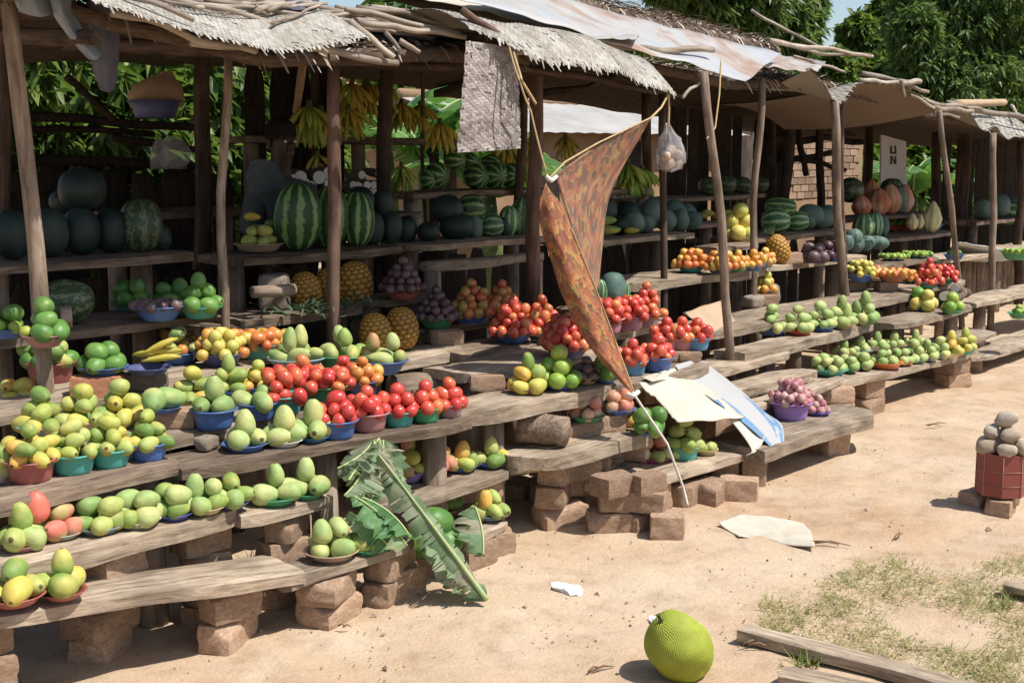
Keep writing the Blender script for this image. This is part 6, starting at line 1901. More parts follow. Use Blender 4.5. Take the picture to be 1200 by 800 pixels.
cloth_sheet('plastic_tarp', [[(98, -20, 4.75), (118, -20, 4.72), (140, -20, 4.75)], [(104, 30, 4.75), (122, 30, 4.7), (140, 28, 4.75)], [(106, 70, 4.75), (122, 70, 4.7), (139, 68, 4.75)], [(112, 92, 4.75), (124, 96, 4.71), (137, 90, 4.75)], [(118, 106, 4.75), (126, 108, 4.72), (134, 106, 4.75)]], "tarp_dark", 'dark bundled tarp hanging straight down from the roof corner', 'tarp')
cloth_sheet('plastic_tarp', [[(325, -14, 4.9), (345, -14, 4.85), (378, -14, 4.9)], [(328, 4, 4.75), (350, 2, 4.7), (374, 2, 4.75)], [(338, 12, 4.68), (352, 12, 4.64), (372, 10, 4.68)]], "tarp_dark", 'dark blue plastic sheet tucked between sticks on the roof', 'tarp')

# ------------------------------------------------------------------ the printed cloth
pc = empty('printed_cloth', P(740, 459, Y=3.45)); tag(pc, 'orange patterned printed cloth tied up in a long twisted triangle', 'cloth')
cloth_sheet('back_panel', [[(651, 205, 3.86), (690, 177, 3.90), (730, 155, 3.93), (763, 139, 3.95)], [(655, 222, 3.86), (688, 205, 3.93), (722, 190, 3.97), (752, 158, 3.98)], [(668, 262, 3.85), (685, 250, 3.92), (702, 240, 3.98), (716, 226, 4.0)],
                           [(676, 300, 3.84), (688, 300, 3.90), (698, 298, 3.95), (706, 290, 3.98)], [(684, 338, 3.80), (692, 342, 3.85), (698, 342, 3.89), (702, 336, 3.92)]], "printed_cloth_back", 'cloth back', 'cloth', pc, .003, .02, (1.0, 1.1))
cloth_sheet('front_band', [[(640, 214, 3.84), (644, 222, 3.82), (652, 232, 3.85)], [(632, 238, 3.82), (648, 240, 3.76), (661, 246, 3.83)], [(634, 268, 3.80), (653, 272, 3.72), (672, 274, 3.80)], [(645, 302, 3.77), (665, 304, 3.69), (685, 306, 3.77)],
                           [(655, 336, 3.73), (678, 338, 3.65), (699, 340, 3.74)], [(668, 366, 3.69), (692, 368, 3.62), (712, 372, 3.70)], [(684, 396, 3.64), (706, 402, 3.58), (723, 404, 3.65)], [(710, 430, 3.56), (724, 434, 3.51), (734, 436, 3.56)], [(738, 458, 3.46), (741, 460, 3.44), (744, 460, 3.46)]], "printed_cloth", 'cloth front', 'cloth', pc, .003, .012, (.5, 1.7))
rope('hem', [(641, 212, 3.86), (662, 190, 3.88), (700, 168, 3.90), (763, 138, 3.95)], 2.2, "rope_tan", '', pc)
rope('hem', [(652, 232, 3.845), (672, 274, 3.79), (699, 340, 3.73), (723, 404, 3.64), (743, 459, 3.45)], 1.6, "rope_tan", '', pc)
rope('knot', [(640, 206, 3.85), (646, 212, 3.83), (652, 207, 3.86)], 5, "rope_white", '', pc)
rope('knot', [(735, 462, 3.46), (742, 464, 3.43), (748, 459, 3.45)], 6, "rope_white", '', pc)

# ------------------------------------------------------------------ cardboard
cd = sheet(None, [(748, 447, 3.62), (796, 494, 3.38), (872, 488, 3.40), (802, 433, 3.74)], 'cardboard_sheet', "cardboard", 24, 14, .03, 3, .01)
tag(cd, 'cream cardboard sheet lying over the teal basin of mangoes', 'cardboard', 'cardboard sheets')
cd = cloth_sheet('cardboard_sheet', [[(772, 436, 3.70), (800, 430, 3.75), (822, 436, 3.78)], [(812, 455, 3.62), (838, 450, 3.64), (850, 452, 3.66)], [(850, 486, 3.45), (868, 478, 3.47), (886, 482, 3.48)], [(880, 525, 3.30), (890, 515, 3.31), (896, 508, 3.32)], [(874, 534, 3.27), (884, 530, 3.275), (892, 522, 3.28)]], "cardboard", 'middle cream cardboard sheet with a curled down corner', 'cardboard', None, .006, .012)
cd["group"] = 'cardboard sheets'
cd = cloth_sheet('cardboard_sheet', [[(790, 428, 3.74), (812, 422, 3.80), (826, 424, 3.84)], [(812, 452, 3.62), (845, 446, 3.66), (866, 455, 3.70)], [(848, 478, 3.48), (876, 470, 3.51), (896, 482, 3.53)], [(886, 508, 3.33), (902, 500, 3.345), (916, 497, 3.35)], [(905, 526, 3.25), (912, 522, 3.255), (919, 518, 3.26)]], "printed_card", 'white cardboard sheet printed in blue lying topmost on the sheets', 'cardboard', None, .006, .012)
cd["group"] = 'cardboard sheets'
cd = cloth_sheet('cardboard_sheet', [[(752, 442, 3.66), (770, 437, 3.70), (794, 437, 3.72)], [(764, 447, 3.61), (780, 445, 3.64), (798, 448, 3.66)]], "cardboard", 'small pale cardboard flap beside the light blue tomato basin', 'cardboard', None, .005, .005)
cd["group"] = 'cardboard sheets'
cd = sheet(None, [(800, 366, 4.40), (845, 392, 4.36), (868, 384, 4.5), (845, 352, 4.62)], 'cardboard_sheet', "cardboard_brown", 14, 10, .01, 3, .006)
tag(cd, 'brown square cardboard leaning on the lit plank by the sunlit pole', 'cardboard', 'cardboard sheets')
g = []
rows = [[(842, 612), (868, 602), (905, 605), (940, 612)], [(850, 619), (880, 612), (915, 616), (950, 622)], [(866, 628), (895, 630), (922, 638), (955, 640)]]
hs = [[.03, .035, .03, .02], [.012, .03, .035, .02], [.04, .012, .012, .05]]
def ground_sheet(name, rows, hs, mat, label, cat, amp=.004):
    W = []
    for r_, hh in zip(rows, hs):
        W.append([tuple(P(u, v, h=h * .6 + gz(*P(u, v, h=0).xy))) for (u, v), h in zip(r_, hh)])
    K = 6; v, f = [], []
    nr, nc = len(W), len(W[0])
    NI, NJ = (nr - 1) * K, (nc - 1) * K
    for l in (0, 1):
        for i in range(NI + 1):
            for j in range(NJ + 1):
                a, b = i / K, j / K
                i0, j0 = min(int(a), nr - 2), min(int(b), nc - 2); s_, t_ = a - i0, b - j0
                s_, t_ = s_ * s_ * (3 - 2 * s_), t_ * t_ * (3 - 2 * t_)
                p = (Vector(W[i0][j0]) * (1 - t_) + Vector(W[i0][j0 + 1]) * t_) * (1 - s_) + (Vector(W[i0 + 1][j0]) * (1 - t_) + Vector(W[i0 + 1][j0 + 1]) * t_) * s_
                v.append(p + Vector((0, 0, amp * nz(i * .5, j * .5) - .004 * l)))
    N = (NI + 1) * (NJ + 1); k = lambda l, i, j: l * N + i * (NJ + 1) + j
    for i in range(NI):
        for j in range(NJ):
            f.append((k(0, i, j), k(0, i + 1, j), k(0, i + 1, j + 1), k(0, i, j + 1))); f.append((k(1, i, j), k(1, i, j + 1), k(1, i + 1, j + 1), k(1, i + 1, j)))
        f.append((k(0, i, 0), k(1, i, 0), k(1, i + 1, 0), k(0, i + 1, 0))); f.append((k(0, i, NJ), k(0, i + 1, NJ), k(1, i + 1, NJ), k(1, i, NJ)))
    for j in range(NJ):
        f.append((k(0, 0, j), k(0, 0, j + 1), k(1, 0, j + 1), k(1, 0, j))); f.append((k(0, NI, j), k(1, NI, j), k(1, NI, j + 1), k(0, NI, j + 1)))
    o0 = v[0].copy()
    return tag(mk(name, mesh(name, [p - o0 for p in v], f, M[mat]), None, o0), label, cat)
ground_sheet('cardboard_sheet', rows, hs, "cardboard", 'curled cream cardboard lying on the bare ground', 'cardboard')
ground_sheet('plastic_wrapper', [[(645, 683), (660, 682), (681, 687)], [(647, 688), (664, 690), (683, 692)], [(652, 690), (668, 697), (682, 697)]], [[.015, .03, .02], [.03, .04, .03], [.01, .012, .01]], "paper_white", 'crumpled white plastic wrapper on the bare ground', 'litter', .012)
ground_sheet('plastic_wrapper', [[(760, 722), (766, 721), (772, 724)], [(762, 728), (767, 730), (773, 729)]], [[.02, .03, .02], [.01, .015, .01]], "paper_white", 'small white scrap behind the jackfruit', 'litter', .01)

# ------------------------------------------------------------------ wilted banana leaves over the front
def laid_leaf(a, b, L, W, mat, label, seed, roll=0.0, arc=-.12, fold=.35, tears=7):
    A, B = Vector(a), Vector(b)
    d = (B - A).normalized()
    L = L or (B - A).length
    e = empty('banana_leaf', A); tag(e, label, 'leaf', 'cut banana leaves')
    bl, rib = banana_leaf_mesh(L, W, mat, seed, arc, tears, 30, fold, .05)
    q = d.to_track_quat('X', 'Z')
    rot = (q.to_matrix() @ Matrix.Rotation(roll, 3, 'X')).to_euler()
    mk('leaf_blade', bl, e, (0, 0, 0), rot); mk('midrib', rib, e, (0, 0, 0), rot)
    return e
laid_leaf(P(570, 703, h=.02), P(444, 532, Y=3.52), None, .08, "wilted_leaf", 'long cut banana leaf leaning from the ground over the mango rows', 3, R(-35), .03, .55, 14)
laid_leaf(P(560, 690, h=.03), P(500, 600, Y=3.42), None, .13, "wilted_leaf", 'torn banana leaf piece lying beside the long leaf', 5, R(30), .05, .5, 8)
for k, (a0, b0_, w_, rl, lab) in enumerate([((444, 514), (392, 582), .075, -50, 'wilted grey green leaf drooping farthest over the plank end'), ((440, 516), (406, 594), .07, 30, 'crumpled wilted leaf hanging over the smaller green plate'), ((446, 516), (424, 592), .065, -10, 'limp wilted leaf in the middle of the wilted bunch'), ((450, 516), (440, 590), .06, 60, 'dull wilted leaf against the long cut leaf'), ((455, 518), (478, 578), .06, 40, 'folded wilted leaf beside the yellow mangoes'), ((436, 520), (390, 560), .06, 80, 'short curled wilted leaf on top of the wilted bunch')]):
    laid_leaf(P(*a0, Y=3.60), P(*b0_, Y=3.50 + .02 * (k % 3)), .27 if k < 5 else .2, w_, "wilted_leaf", lab, 30 + k * 3, R(rl), -.25, .95, 12)
laid_leaf(P(476, 640, Y=3.36), P(425, 585, Y=3.48), .28, .06, "fresh_leaf", 'narrow fresh leaf across the small green plate', 17, R(0), .2, .5, 4)
laid_leaf(P(480, 630, Y=3.36), P(440, 590, Y=3.48), .25, .055, "fresh_leaf", 'curled fresh leaf above the narrow fresh leaf', 19, R(40), .3, .6, 4)
laid_leaf(P(458, 645, Y=3.38), P(415, 600, Y=3.5), .22, .05, "fresh_leaf", 'small fresh leaf touching the pale mangoes', 21, R(-30), .3, .5, 4)
laid_leaf(P(565, 650, Y=3.35), P(560, 598, Y=3.45), .22, .09, "wilted_leaf", 'dry leaf scrap beside the little low step', 23, R(60), .2, .5, 4)

# ------------------------------------------------------------------ front bricks and logs
for u, v, hh, L, lab, yw in [(478, 697, .13, .2, 'single rough mud brick lying on the ground before the low plank', R(-10)), (797, 627, .115, .17, 'squared grey brick on the ground where the slack rope ends', R(35))]:
    q = P(u, v, h=0); brick(q.x, q.y + .07, gz(q.x, q.y) - .012, hh, lab, yw, L, .15, 'mud', None if False else 'loose bricks on the ground')
q = P(576, 458, h=.585); brick(q.x + .02, q.y + .05, .582, .075, 'lone squared clay brick on the broad slab', R(-40), .16, .10, 'mud', 'loose bricks')
# heap of bricks under the thick grey slab
hb = random.Random(8)
for k, (u, v, h0) in enumerate([(728, 622, 0), (765, 620, 0), (690, 595, 0), (655, 588, 0), (708, 585, 0), (735, 600, .09), (700, 580, .09), (664, 574, .09), (770, 600, .09), (733, 582, .17), (690, 563, .17), (772, 580, .17), (655, 556, .17), (622, 585, 0), (815, 592, 0), (845, 588, 0), (880, 585, 0)]):
    q = P(u, v - 2, h=h0)
    brick(q.x, q.y + .07, (gz(q.x, q.y) - .012) if h0 == 0 else h0 - .01, .095 if u < 800 else .12, 'rough mud brick in the tumbled pile below the thick grey slab' if u < 800 else 'clay block under the low plank below the cardboard', hb.uniform(-1.2, .4), hb.uniform(.16, .23), hb.uniform(.11, .15), 'mud', 'tumbled brick pile' if u < 800 else 'blocks under the cardboard plank')
for X_, Y_ in [(XU(650, 3.7, .2), 3.68), (XU(745, 3.7, .2), 3.7), (XU(700, 3.72, .2), 3.72)]:
    stack(X_, Y_, .278, 'at the back of the thick grey slab')
for u in (755, 850, 880):
    x = XU(u, 3.5, .1); stack(x, 3.5, .122, 'under the low plank below the cardboard')
q = P(640, 492, h=.355)
lg = pole(None, (XU(620, 3.75, .45), 3.80, .445), (XU(664, 3.6, .43), 3.60, .435), .075, .07, "old_plank_wood", 'log', 12, .0, 6); tag(lg, 'short thick bark covered log lying under the broad slab', 'log')
stack(XU(640, 3.75, .3), 3.72, .365, 'under the short thick log', zb=.352, course=.05)
for u, v, k in [(745, 506, 'pomegranate'), (760, 508, 'mango_yellow')]:
    q = P(u, v, h=.355); put_fruit("mango_yellow", (q.x, q.y + .03, .40), rng, 'round yellow green fruit left loose on the thick grey slab', 'loose fruits on the slab', .10)
heap(762, 512, .357, 30, 'plate', 'blue', "avocado", 6, 'half under the cream cardboard', 'dark avocado', size=.10, stand=0)
q = P(76, 394, h=.935)
lg = pole(None, (XU(60, 5.2, .98), 5.12, .985), (XU(84, 5.1, .98), 5.10, .985), .05, .05, "pole_wood", 'log', 12, 0, 4); tag(lg, 'short sawn log end beside the mottled pumpkin', 'log')
lg = pole(None, (XU(478, 4.3, .56), 4.40, .575), (XU(545, 4.2, .55), 4.33, .575), .07, .065, "pole_wood", 'log', 12, .01, 6); tag(lg, 'pale round log lying in the gap beside the lone brick', 'log')
lg = pole(None, (XU(488, 4.28, .53), 4.30, .545), (XU(560, 4.2, .53), 4.22, .54), .04, .04, "pole_wood", 'log', 12, .01, 6); tag(lg, 'thinner peeled log in front of the pale round log', 'log')
lg = pole(None, (XU(288, 5.25, 1.0), 5.2, 1.0), (XU(338, 5.2, 1.0), 5.15, 1.0), .03, .03, "pole_wood", 'log', 10, .01, 5); tag(lg, 'small cut branch end poking out beside the second front pole', 'log')
q = P(340, 364, h=.88); brick(q.x - .02, q.y + .1, .878, .19, 'grey stone block beside the shaded pineapples', R(-40), .17, .14, 'stone', 'stones in the shade')

# ------------------------------------------------------------------ jackfruit
def jack():
    def eye(th, ph):
        nr = 58
        y = th / math.pi * nr; row = math.floor(y); m = max(6, int(92 * math.sin(math.pi * (row + .5) / nr)))
        fx = (ph / (2 * math.pi) * m + .5 * (row % 2)) % 1 - .5; fy = y - row - .5
        return max(0, 1 - 2.6 * math.sqrt(fx * fx + fy * fy) * .8)
    def fn(th, ph):
        z = math.cos(th); s_ = math.sin(th) ** .88; e_ = eye(th, ph)
        x, y = s_ * math.cos(ph), s_ * math.sin(ph)
        k = .5 * (1 + .026 * e_ + .07 * nz(x * 1.6, y * 1.6, z * 1.6))
        return (x * k, y * k, z * k * 1.24)
    return ellipsoid(276, 180, fn, M["jack_skin"], "jackfruit", lambda th, ph: .12 + .88 * eye(th, ph) ** .7)
q = P(806, 803, h=0)
e = empty('jackfruit', (q.x + .05, q.y + .07, .112 + gz(q.x, q.y))); tag(e, 'green spiky jackfruit lying on the bare ground', 'jackfruit')
e.rotation_euler = (Matrix.Rotation(R(-34), 3, FW) @ Matrix.Rotation(R(20), 3, RT)).to_euler()
mk('rind', jack(), e, (0, 0, 0), (0, 0, 0), (.205, .205, .205))
vv, f = tube([(0, 0, 0), (.004, 0, .03), (.014, .004, .05)], [.014, .011, .010], 8)
mk('stalk', mesh('stalk', vv, f, M["stem_green"]), e, (0, 0, .10))

# ------------------------------------------------------------------ timber on the ground, lower right
def timber(a, b, w, t, mat, label, seed, rough=1.0):
    A, B = P(*a, h=t * .9), P(*b, h=t * .9)
    d = B - A
    o = mk('timber', plank_mesh(d.length, w, t, seed, M[mat], rough), None, A, (0, 0, math.atan2(d.y, d.x)))
    return tag(o, label, 'timber')
timber((862, 735), (1260, 838), .085, .05, "plank_wood", 'long pale squared timber lying on the ground beside the grass', 3)
timber((912, 790), (1130, 835), .10, .04, "plank_wood", 'shorter split plank lying in front of the long timber', 6)
timber((1175, 684), (1260, 700), .06, .04, "plank_wood", 'short timber end lying in the dry grass', 9)
# ------------------------------------------------------------------ red box of potatoes
q = P(1196, 602, h=0)
bx = q + Vector((.06, .12, 0))
for dx, dy in ((-.06, -.02), (.09, .03), (.0, .12)):
    brick(bx.x + dx, bx.y + dy, gz(bx.x, bx.y) - .012, .085, 'brick under the dark red box', None, .15, .12, 'mud', 'bricks under the red box')
e = empty('potato_box', (bx.x, bx.y, .07)); tag(e, 'dark red eight sided tin box filled with potatoes', 'box')
v, f = [], []
for z, rr in ((0, .118), (.205, .118), (.205, .110), (.15, .110)):
    for i in range(8):
        a = R(22.5 + 45 * i); v.append((rr * math.cos(a), rr * math.sin(a), z))
for j in range(3):
    for i in range(8): f.append((j * 8 + i, j * 8 + (i + 1) % 8, (j + 1) * 8 + (i + 1) % 8, (j + 1) * 8 + i))
f.append(tuple(range(7, -1, -1))); f.append(tuple(range(24, 32)))
mk('shell', mesh('shell', v, f, M["box_cardboard_red"], False), e)
for i in range(8):
    a0, a1 = R(22.5 + 45 * i), R(67.5 + 45 * i)
    pa, pb = Vector((.1195 * math.cos(a0), .1195 * math.sin(a0), 0)), Vector((.1195 * math.cos(a1), .1195 * math.sin(a1), 0))
    for z in (.055, .125):
        vv, ff = tube([pa + Vector((0, 0, z)), pb + Vector((0, 0, z))], [.0012, .0012], 4); mk('seam', mesh('seam', vv, ff, M["mud_brick"]), e)
    vv, ff = tube([pa, pa + Vector((0, 0, .205))], [.0016, .0016], 4); mk('seam', mesh('seam', vv, ff, M["mud_brick"]), e)
rg = random.Random(3)
for x, y, z, _ in drop_pile(bx.x, bx.y, .07 + .15, .10, .118, .07 + .225, .042, 16, rg):
    put_fruit("potato", (x, y, z), rg, 'dusty potato heaped in the dark red box', 'potatoes in the red box', .10)

# ------------------------------------------------------------------ sign, sack
sg = empty('sign_board', P(1050, 215, Y=6.6)); tag(sg, 'grey sign board with upright black letters U N', 'sign')
def quadpx(name, pts, Y, th, mat, par):
    W = [P(u, v, Y=Y) - par.location for u, v in pts]
    n = len(W)
    v = W + [w + Vector((0, th, 0)) for w in W]
    f = [tuple(range(n)), tuple(range(2 * n - 1, n - 1, -1))] + [(i, i + n, (i + 1) % n + n, (i + 1) % n) for i in range(n)]
    return mk(name, mesh(name, v, f, M[mat], False), par)
quadpx('panel', [(1033, 158), (1062, 166), (1063, 232), (1032, 232)], 6.6, .02, "sign_grey", sg)
def letter(quads):
    v, f = [], []
    for pts in quads:
        b = len(v)
        W = [P(u, w, Y=6.594) - sg.location for u, w in pts]
        v += W; f.append((b, b + 1, b + 2, b + 3))
    mk('letter', mesh('letter', v, f, M["letter_black"], False), sg)
letter([[(1043.6, 171), (1045.6, 171), (1045.6, 180.5), (1043.6, 180.5)], [(1045.61, 178.4), (1048.6, 178.4), (1048.6, 180.5), (1045.61, 180.5)], [(1048.61, 171), (1050.6, 171), (1050.6, 180.5), (1048.61, 180.5)]])
letter([[(1043.6, 183), (1045.4, 183), (1045.4, 192.5), (1043.6, 192.5)], [(1045.41, 183), (1046.4, 183), (1048.79, 190), (1047.8, 192.5)], [(1048.8, 183), (1050.6, 183), (1050.6, 192.5), (1048.8, 192.5)]])
crumple('sack', [(1126, 284, 4, 5.1), (1130, 287, 10, 5.1), (1140, 289, 22, 5.12), (1146, 292, 28, 5.14), (1150, 297, 32, 5.15), (1152, 302, 32, 5.15), (1152, 305, 26, 5.15)], "sack_white", 'crumpled white sack lying on the sunlit far shelf', 'sack', .04)
crumple('sack', [(195, 84, 4, 6.7), (190, 92, 14, 6.7), (186, 100, 26, 6.7), (184, 112, 32, 6.7), (182, 122, 30, 6.7), (182, 128, 26, 6.7)], "cardboard_brown", 'dull brown sack on top of the dark basin at the back', 'sack', .03)
q = P(182, 139, Y=6.6); b = mk('basin', bowl_mesh('basin', 'navy'), None, q, (0, 0, 0), (.16, .16, .16)); tag(b, 'dark basin on the back rail under the dull brown sack', 'basin', 'plastic bowls of produce')
crumple('plastic_bag', [(200, 160, 4, 6.6), (204, 166, 12, 6.6), (206, 178, 18, 6.6), (205, 190, 17, 6.6), (204, 198, 12, 6.6)], "bag_film", 'pale plastic shopping bag in the shade behind the thick dark post', 'plastic bag', .02)
crumple('plastic_bag', [(186, 164, 3, 6.65), (188, 172, 8, 6.65), (188, 186, 11, 6.65), (187, 198, 9, 6.65)], "bag_film", 'smaller plastic bag beside the shopping bag', 'plastic bag', .02)

# ------------------------------------------------------------------ stallholder in the shade
def person():
    base = P(330, 168, Y=5.98); base.z = 0
    hp = P(334, 166, Y=5.98)
    e = empty('person', base); tag(e, 'person in a grey top standing in the shade behind the striped watermelons', 'person')
    face = math.atan2(-FW.y + .9 * RT.y, -FW.x + .9 * RT.x)   # turned towards the right of the camera
    def skin(name, pts, edges, rad, mat, sub=2):
        me = bpy.data.meshes.new(name); me.from_pydata(pts, edges, []); me.update()
        o = mk(name, me, e, (0, 0, 0), (0, 0, face + R(90)))
        m = o.modifiers.new('skin', 'SKIN'); m.use_smooth_shade = True
        for sv, r_ in zip(me.skin_vertices[0].data, rad): sv.radius = r_ if isinstance(r_, tuple) else (r_, r_)
        me.skin_vertices[0].data[0].use_root = True
        s_ = o.modifiers.new('sub', 'SUBSURF'); s_.levels = sub; s_.render_levels = sub
        me.materials.append(M[mat]); return o
    z = hp.z
    # faces local -Y
    pts = [(0, 0, .95), (0, 0, 1.2), (0, .01, z - .30), (0, .01, z - .20), (0, 0, z - .12), (0, -.01, z - .03), (0, 0, z + .06),
           (.17, .01, z - .30), (.24, -.02, z - .55), (.20, -.20, z - .68), (.19, -.27, z - .68), (-.17, .01, z - .30), (-.24, -.02, z - .55), (-.18, -.20, z - .70), (-.17, -.27, z - .70),
           (.09, 0, .90), (.10, -.02, .5), (.10, 0, .08), (.10, -.12, .03), (-.09, 0, .90), (-.10, -.02, .5), (-.10, 0, .08), (-.10, -.12, .03)]
    ed = [(0, 1), (1, 2), (2, 3), (3, 4), (4, 5), (5, 6), (2, 7), (7, 8), (8, 9), (9, 10), (2, 11), (11, 12), (12, 13), (13, 14), (0, 15), (15, 16), (16, 17), (17, 18), (0, 19), (19, 20), (20, 21), (21, 22)]
    rad = [(.15, .11), (.14, .10), (.11, .09), .055, .055, (.082, .095), (.072, .085), .06, .045, .035, .03, .06, .045, .035, .03, .09, .06, .045, .035, .09, .06, .045, .035]
    skin('body', pts, ed, rad, "skin_dark")
    skin('shirt', [pts[i] for i in (0, 1, 2, 3, 7, 8, 11, 12)], [(0, 1), (1, 2), (2, 3), (2, 4), (4, 5), (2, 6), (6, 7)], [(.17, .13), (.165, .125), (.14, .115), (.06, .06), .085, .07, .085, .07], "shirt_grey")
    skin('trousers', [(0, 0, .98), (.09, 0, .90), (.10, -.02, .5), (.10, 0, .12), (-.09, 0, .90), (-.10, -.02, .5), (-.10, 0, .12)], [(0, 1), (1, 2), (2, 3), (0, 4), (4, 5), (5, 6)], [(.165, .125), .11, .085, .075, .11, .085, .075], "cloth_dark")
    def hair(th, ph):
        d = Vector((math.sin(th) * math.cos(ph), math.sin(th) * math.sin(ph), math.cos(th)))
        k = 1 + .05 * nz(d.x * 9, d.y * 9, d.z * 9)
        p = Vector((d.x * .088, .012 + d.y * .102, z + .052 + d.z * .088)) * 1
        if d.y < -.35 and d.z < .45: p.y = max(p.y, -.055)
        return tuple(Vector((p.x * k, p.y, p.z)))
    mk('hair', ellipsoid(28, 18, hair, M["hair_black"], 'hair'), e, (0, 0, 0), (0, 0, face + R(90)))
    for sx in (-1, 1):
        mk('eye', ellipsoid(10, 8, lambda th, ph: (.010 * math.sin(th) * math.cos(ph), .008 * math.sin(th) * math.sin(ph), .007 * math.cos(th)), M["eye_white"], 'eye'), e, Matrix.Rotation(face + R(90), 3, 'Z') @ Vector((.032 * sx, -.094, z + .0)), (0, 0, face + R(90)))
        mk('ear', ellipsoid(10, 8, lambda th, ph: (.010 * math.sin(th) * math.cos(ph), .018 * math.sin(th) * math.sin(ph), .028 * math.cos(th)), M["skin_dark"], 'ear'), e, Matrix.Rotation(face + R(90), 3, 'Z') @ Vector((.085 * sx, .005, z - .01)), (0, 0, face + R(90)))
    mk('nose', ellipsoid(10, 8, lambda th, ph: (.017 * math.sin(th) * math.cos(ph) * (1.2 - .4 * math.cos(th)), .02 * math.sin(th) * math.sin(ph), .026 * math.cos(th)), M["skin_dark"], 'nose'), e, Matrix.Rotation(face + R(90), 3, 'Z') @ Vector((0, -.105, z - .028)), (0, 0, face + R(90)))
    mk('mouth', ellipsoid(12, 8, lambda th, ph: (.027 * math.sin(th) * math.cos(ph), .011 * math.sin(th) * math.sin(ph), .010 * math.cos(th)), M["red_pole_wood"], 'mouth'), e, Matrix.Rotation(face + R(90), 3, 'Z') @ Vector((0, -.095, z - .066)), (0, 0, face + R(90)))
    for sx in (-1, 1):
        for k in range(5):
            L = [.05, .075, .082, .078, .062][k]
            bx_, by_ = sx * .19 + (k - 2) * .018 * sx, -.285
            p0 = Vector((bx_, by_ + (.02 if k == 0 else 0), z - .69)); dd = Vector((.02 * (k - 2) * sx if k else -.03 * sx, -1, 0)).normalized()
            vv, ff = tube([p0, p0 + dd * L * .55 + Vector((0, 0, .004)), p0 + dd * L + Vector((0, 0, -.018))], [.009, .0085, .006], 7)
            mk('finger', mesh('finger', vv, ff, M["skin_dark"]), e, (0, 0, 0), (0, 0, face + R(90)))
person()
cloth_sheet('cloth', [[(292, 190, 5.8), (306, 186, 5.74), (322, 190, 5.8)], [(288, 210, 5.78), (308, 205, 5.7), (332, 208, 5.78)], [(292, 228, 5.76), (312, 226, 5.7), (334, 222, 5.76)]], "shirt_grey", 'light grey cloth draped before the stallholder', 'cloth', None, .006, .03)

# ------------------------------------------------------------------ grass, pebbles, twigs
gr = np.random.default_rng(11)
V, F, T = [], [], []
cnt = 0
corner = [P(905, 700, h=0), P(1080, 655, h=0), P(1290, 690, h=0), P(1330, 840, h=0), P(1010, 760, h=0)]
while cnt < 13000:
    u, v = gr.uniform(890, 1330), gr.uniform(645, 840)
    m = nz(u * .013, v * .02, 2.0) + .35 * nz(u * .05, v * .07, 5.0)
    e1 = min((u - 895) / 60, (v - 648 - max(0, (1030 - u)) * .35) / 18, (735 + (u - 862) * .26 - v) / 10, 1.0)
    bare = math.exp(-(((u - 1110) / 55) ** 2 + ((v - 735 - (u - 1110) * .35) / 22) ** 2))
    if m + e1 * .75 - bare * 1.3 < gr.random() * .75: 
        cnt += .12; continue
    p = P(u, v, h=0); p.z = gz(p.x, p.y)
    a = gr.uniform(0, 6.28); L = gr.uniform(.012, .05) * (1.3 if m > .1 else .8)
    d = Vector((math.cos(a), math.sin(a), gr.uniform(.15, 1.2))).normalized() * L
    sd_ = Vector((-math.sin(a), math.cos(a), 0)) * .0022
    b = len(V); V += [p - sd_, p + sd_, p + d]; F.append((b, b + 1, b + 2))
    t = min(1, max(0, gr.normal(.45 + .25 * (m < 0), .25))); T += [t] * 3
    cnt += 1
o = mk('grass', mesh('grass', V, F, M["grass_dry"], True, None, [(x, x, x) for x in T])); o["kind"] = "stuff"; o["label"] = 'patch of short dry grass on the bare earth'; o["category"] = 'grass'
V, F, T = [], [], []
for (u, v, n) in [(945, 773, 90), (1190, 692, 60), (300, 655, 50), (580, 560, 70), (1175, 706, 60)]:
    q = P(u, v, h=0)
    for k in range(n):
        p = q + Vector((gr.normal(0, .04), gr.normal(0, .03), 0)); p.z = gz(p.x, p.y)
        a = gr.uniform(0, 6.28); L = gr.uniform(.03, .09); d = Vector((math.cos(a) * .6, math.sin(a) * .6, gr.uniform(.4, 1))).normalized() * L
        sd_ = Vector((-math.sin(a), math.cos(a), 0)) * .003
        b = len(V); V += [p - sd_, p + sd_, p + d]; F.append((b, b + 1, b + 2)); T += [gr.choice([0.0, .95, .4])] * 3
o = mk('weeds', mesh('weeds', V, F, M["grass_dry"], True, None, [(x, x, x) for x in T])); o["kind"] = "stuff"; o["label"] = 'scattered green weeds by planks and timber'; o["category"] = 'weeds'
V, F = [], []
for _ in range(1300):
    u, v = gr.uniform(-20, 1220), gr.uniform(480, 815)
    p = P(u, v, h=0)
    if p.y > 3.6 and gr.random() < .6: continue
    p.z = gz(p.x, p.y); s_ = gr.uniform(.002, .008) * (1 if gr.random() < .93 else 2.6)
    b = len(V)
    pts = [Vector((1, 0, 0)), Vector((-.5, .87, 0)), Vector((-.5, -.87, 0)), Vector((0, 0, .9)), Vector((0, 0, -.5))]
    a = gr.uniform(0, 6.28); c_, n_ = math.cos(a), math.sin(a)
    for q in pts: V.append(p + Vector((q.x * c_ - q.y * n_, q.x * n_ + q.y * c_, q.z)) * s_)
    F += [(b, b + 1, b + 3), (b + 1, b + 2, b + 3), (b + 2, b, b + 3), (b + 1, b, b + 4), (b + 2, b + 1, b + 4), (b, b + 2, b + 4)]
o = mk('pebbles', mesh('pebbles', V, F, M["mud_brick"], False)); o["kind"] = "stuff"; o["label"] = 'small pebbles and crumbs strewn over the bare earth'; o["category"] = 'pebbles'
V, F = [], []
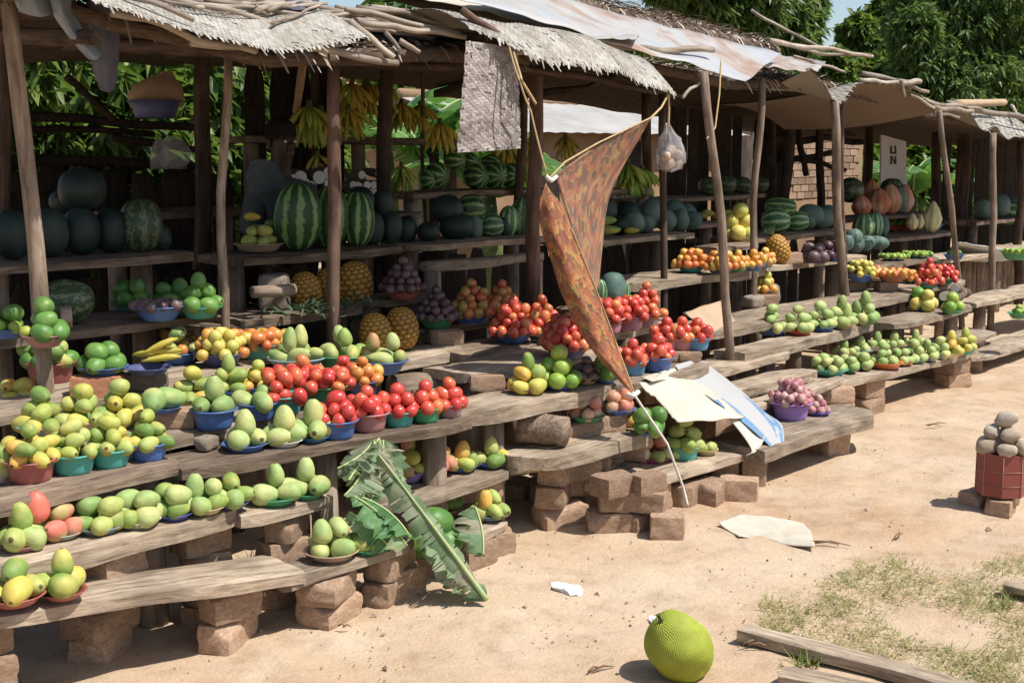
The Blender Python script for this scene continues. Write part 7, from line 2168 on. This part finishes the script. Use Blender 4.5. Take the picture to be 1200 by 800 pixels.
for (u, v, a, L) in [(388, 735, 0, .05), (952, 636, .1, .22), (700, 785, .6, .09), (1045, 630, .8, .09), (880, 755, .1, .1), (1085, 498, .2, .2)]:
    q = P(u, v, h=.008); 
    for k in range(2):
        A = q + Vector((rng.uniform(-.03, .03), rng.uniform(-.03, .03), 0)); B = A + (RT * math.cos(a + rng.uniform(-.5, .5)) + FW * math.sin(a + rng.uniform(-.5, .5))) * L * rng.uniform(.4, 1)
        vv, ff = tube([A, (A + B) / 2 + Vector((0, 0, .01)), B], [.0035, .0045, .002], 5); b = len(V); V += vv; F += [tuple(i + b for i in t) for t in ff]
o = mk('twigs', mesh('twigs', V, F, M["leaf_litter"])); o["kind"] = "stuff"; o["label"] = 'dry twigs and leaf scraps on the bare earth'; o["category"] = 'twigs'

# ------------------------------------------------------------------ past 300 of a kind: the smallest in view become one joined object
def cap_kind(prefix, limit, label):
    obs = [o for o in col.objects if o.type == 'MESH' and o.parent is None and o.name.split('.')[0] == prefix]
    def px(o):
        u, v, s_ = proj(o.location)
        return s_ * o.scale.x if -20 < u < 1220 and -20 < v < 820 else 0
    obs.sort(key=px, reverse=True)
    rest = obs[limit:]
    if not rest: return
    by = {}
    for o in rest:
        o.rotation_mode = 'XYZ'
        m = Matrix.LocRotScale(o.location, o.rotation_euler, o.scale)
        mat = o.data.materials[0]
        V, F, Rn, _ = by.setdefault('all', ([], [], [], None))
        b = len(V)
        V.extend(m @ v.co for v in o.data.vertices)
        F.extend((tuple(i + b for i in p.vertices), mat) for p in o.data.polygons)
        Rn.extend([rng.random()] * len(o.data.vertices))
    V, F, Rn, _ = by['all']
    me = bpy.data.meshes.new(prefix + '_heap')
    me.from_pydata([tuple(v) for v in V], [], [f for f, _ in F]); me.update()
    ms = []
    for _, m in F:
        if m not in ms: ms.append(m)
    for m in ms: me.materials.append(m)
    me.polygons.foreach_set("material_index", [ms.index(m) for _, m in F])
    me.polygons.foreach_set("use_smooth", [True] * len(me.polygons))
    a = me.attributes.new("rnd", 'FLOAT', 'POINT'); a.data.foreach_set("value", Rn)
    for o in rest: bpy.data.objects.remove(o)
    o = mk(prefix + '_heap', me); o["kind"] = "stuff"; o["label"] = label; o["category"] = prefix
cap_kind('tomato', 300, 'small far tomatoes heaped in the shaded and distant bowls')
cap_kind('mango', 300, 'small far mangoes heaped on the distant plates')
cap_kind('passion_fruit', 250, 'small passion fruit deep in the shaded heaps')
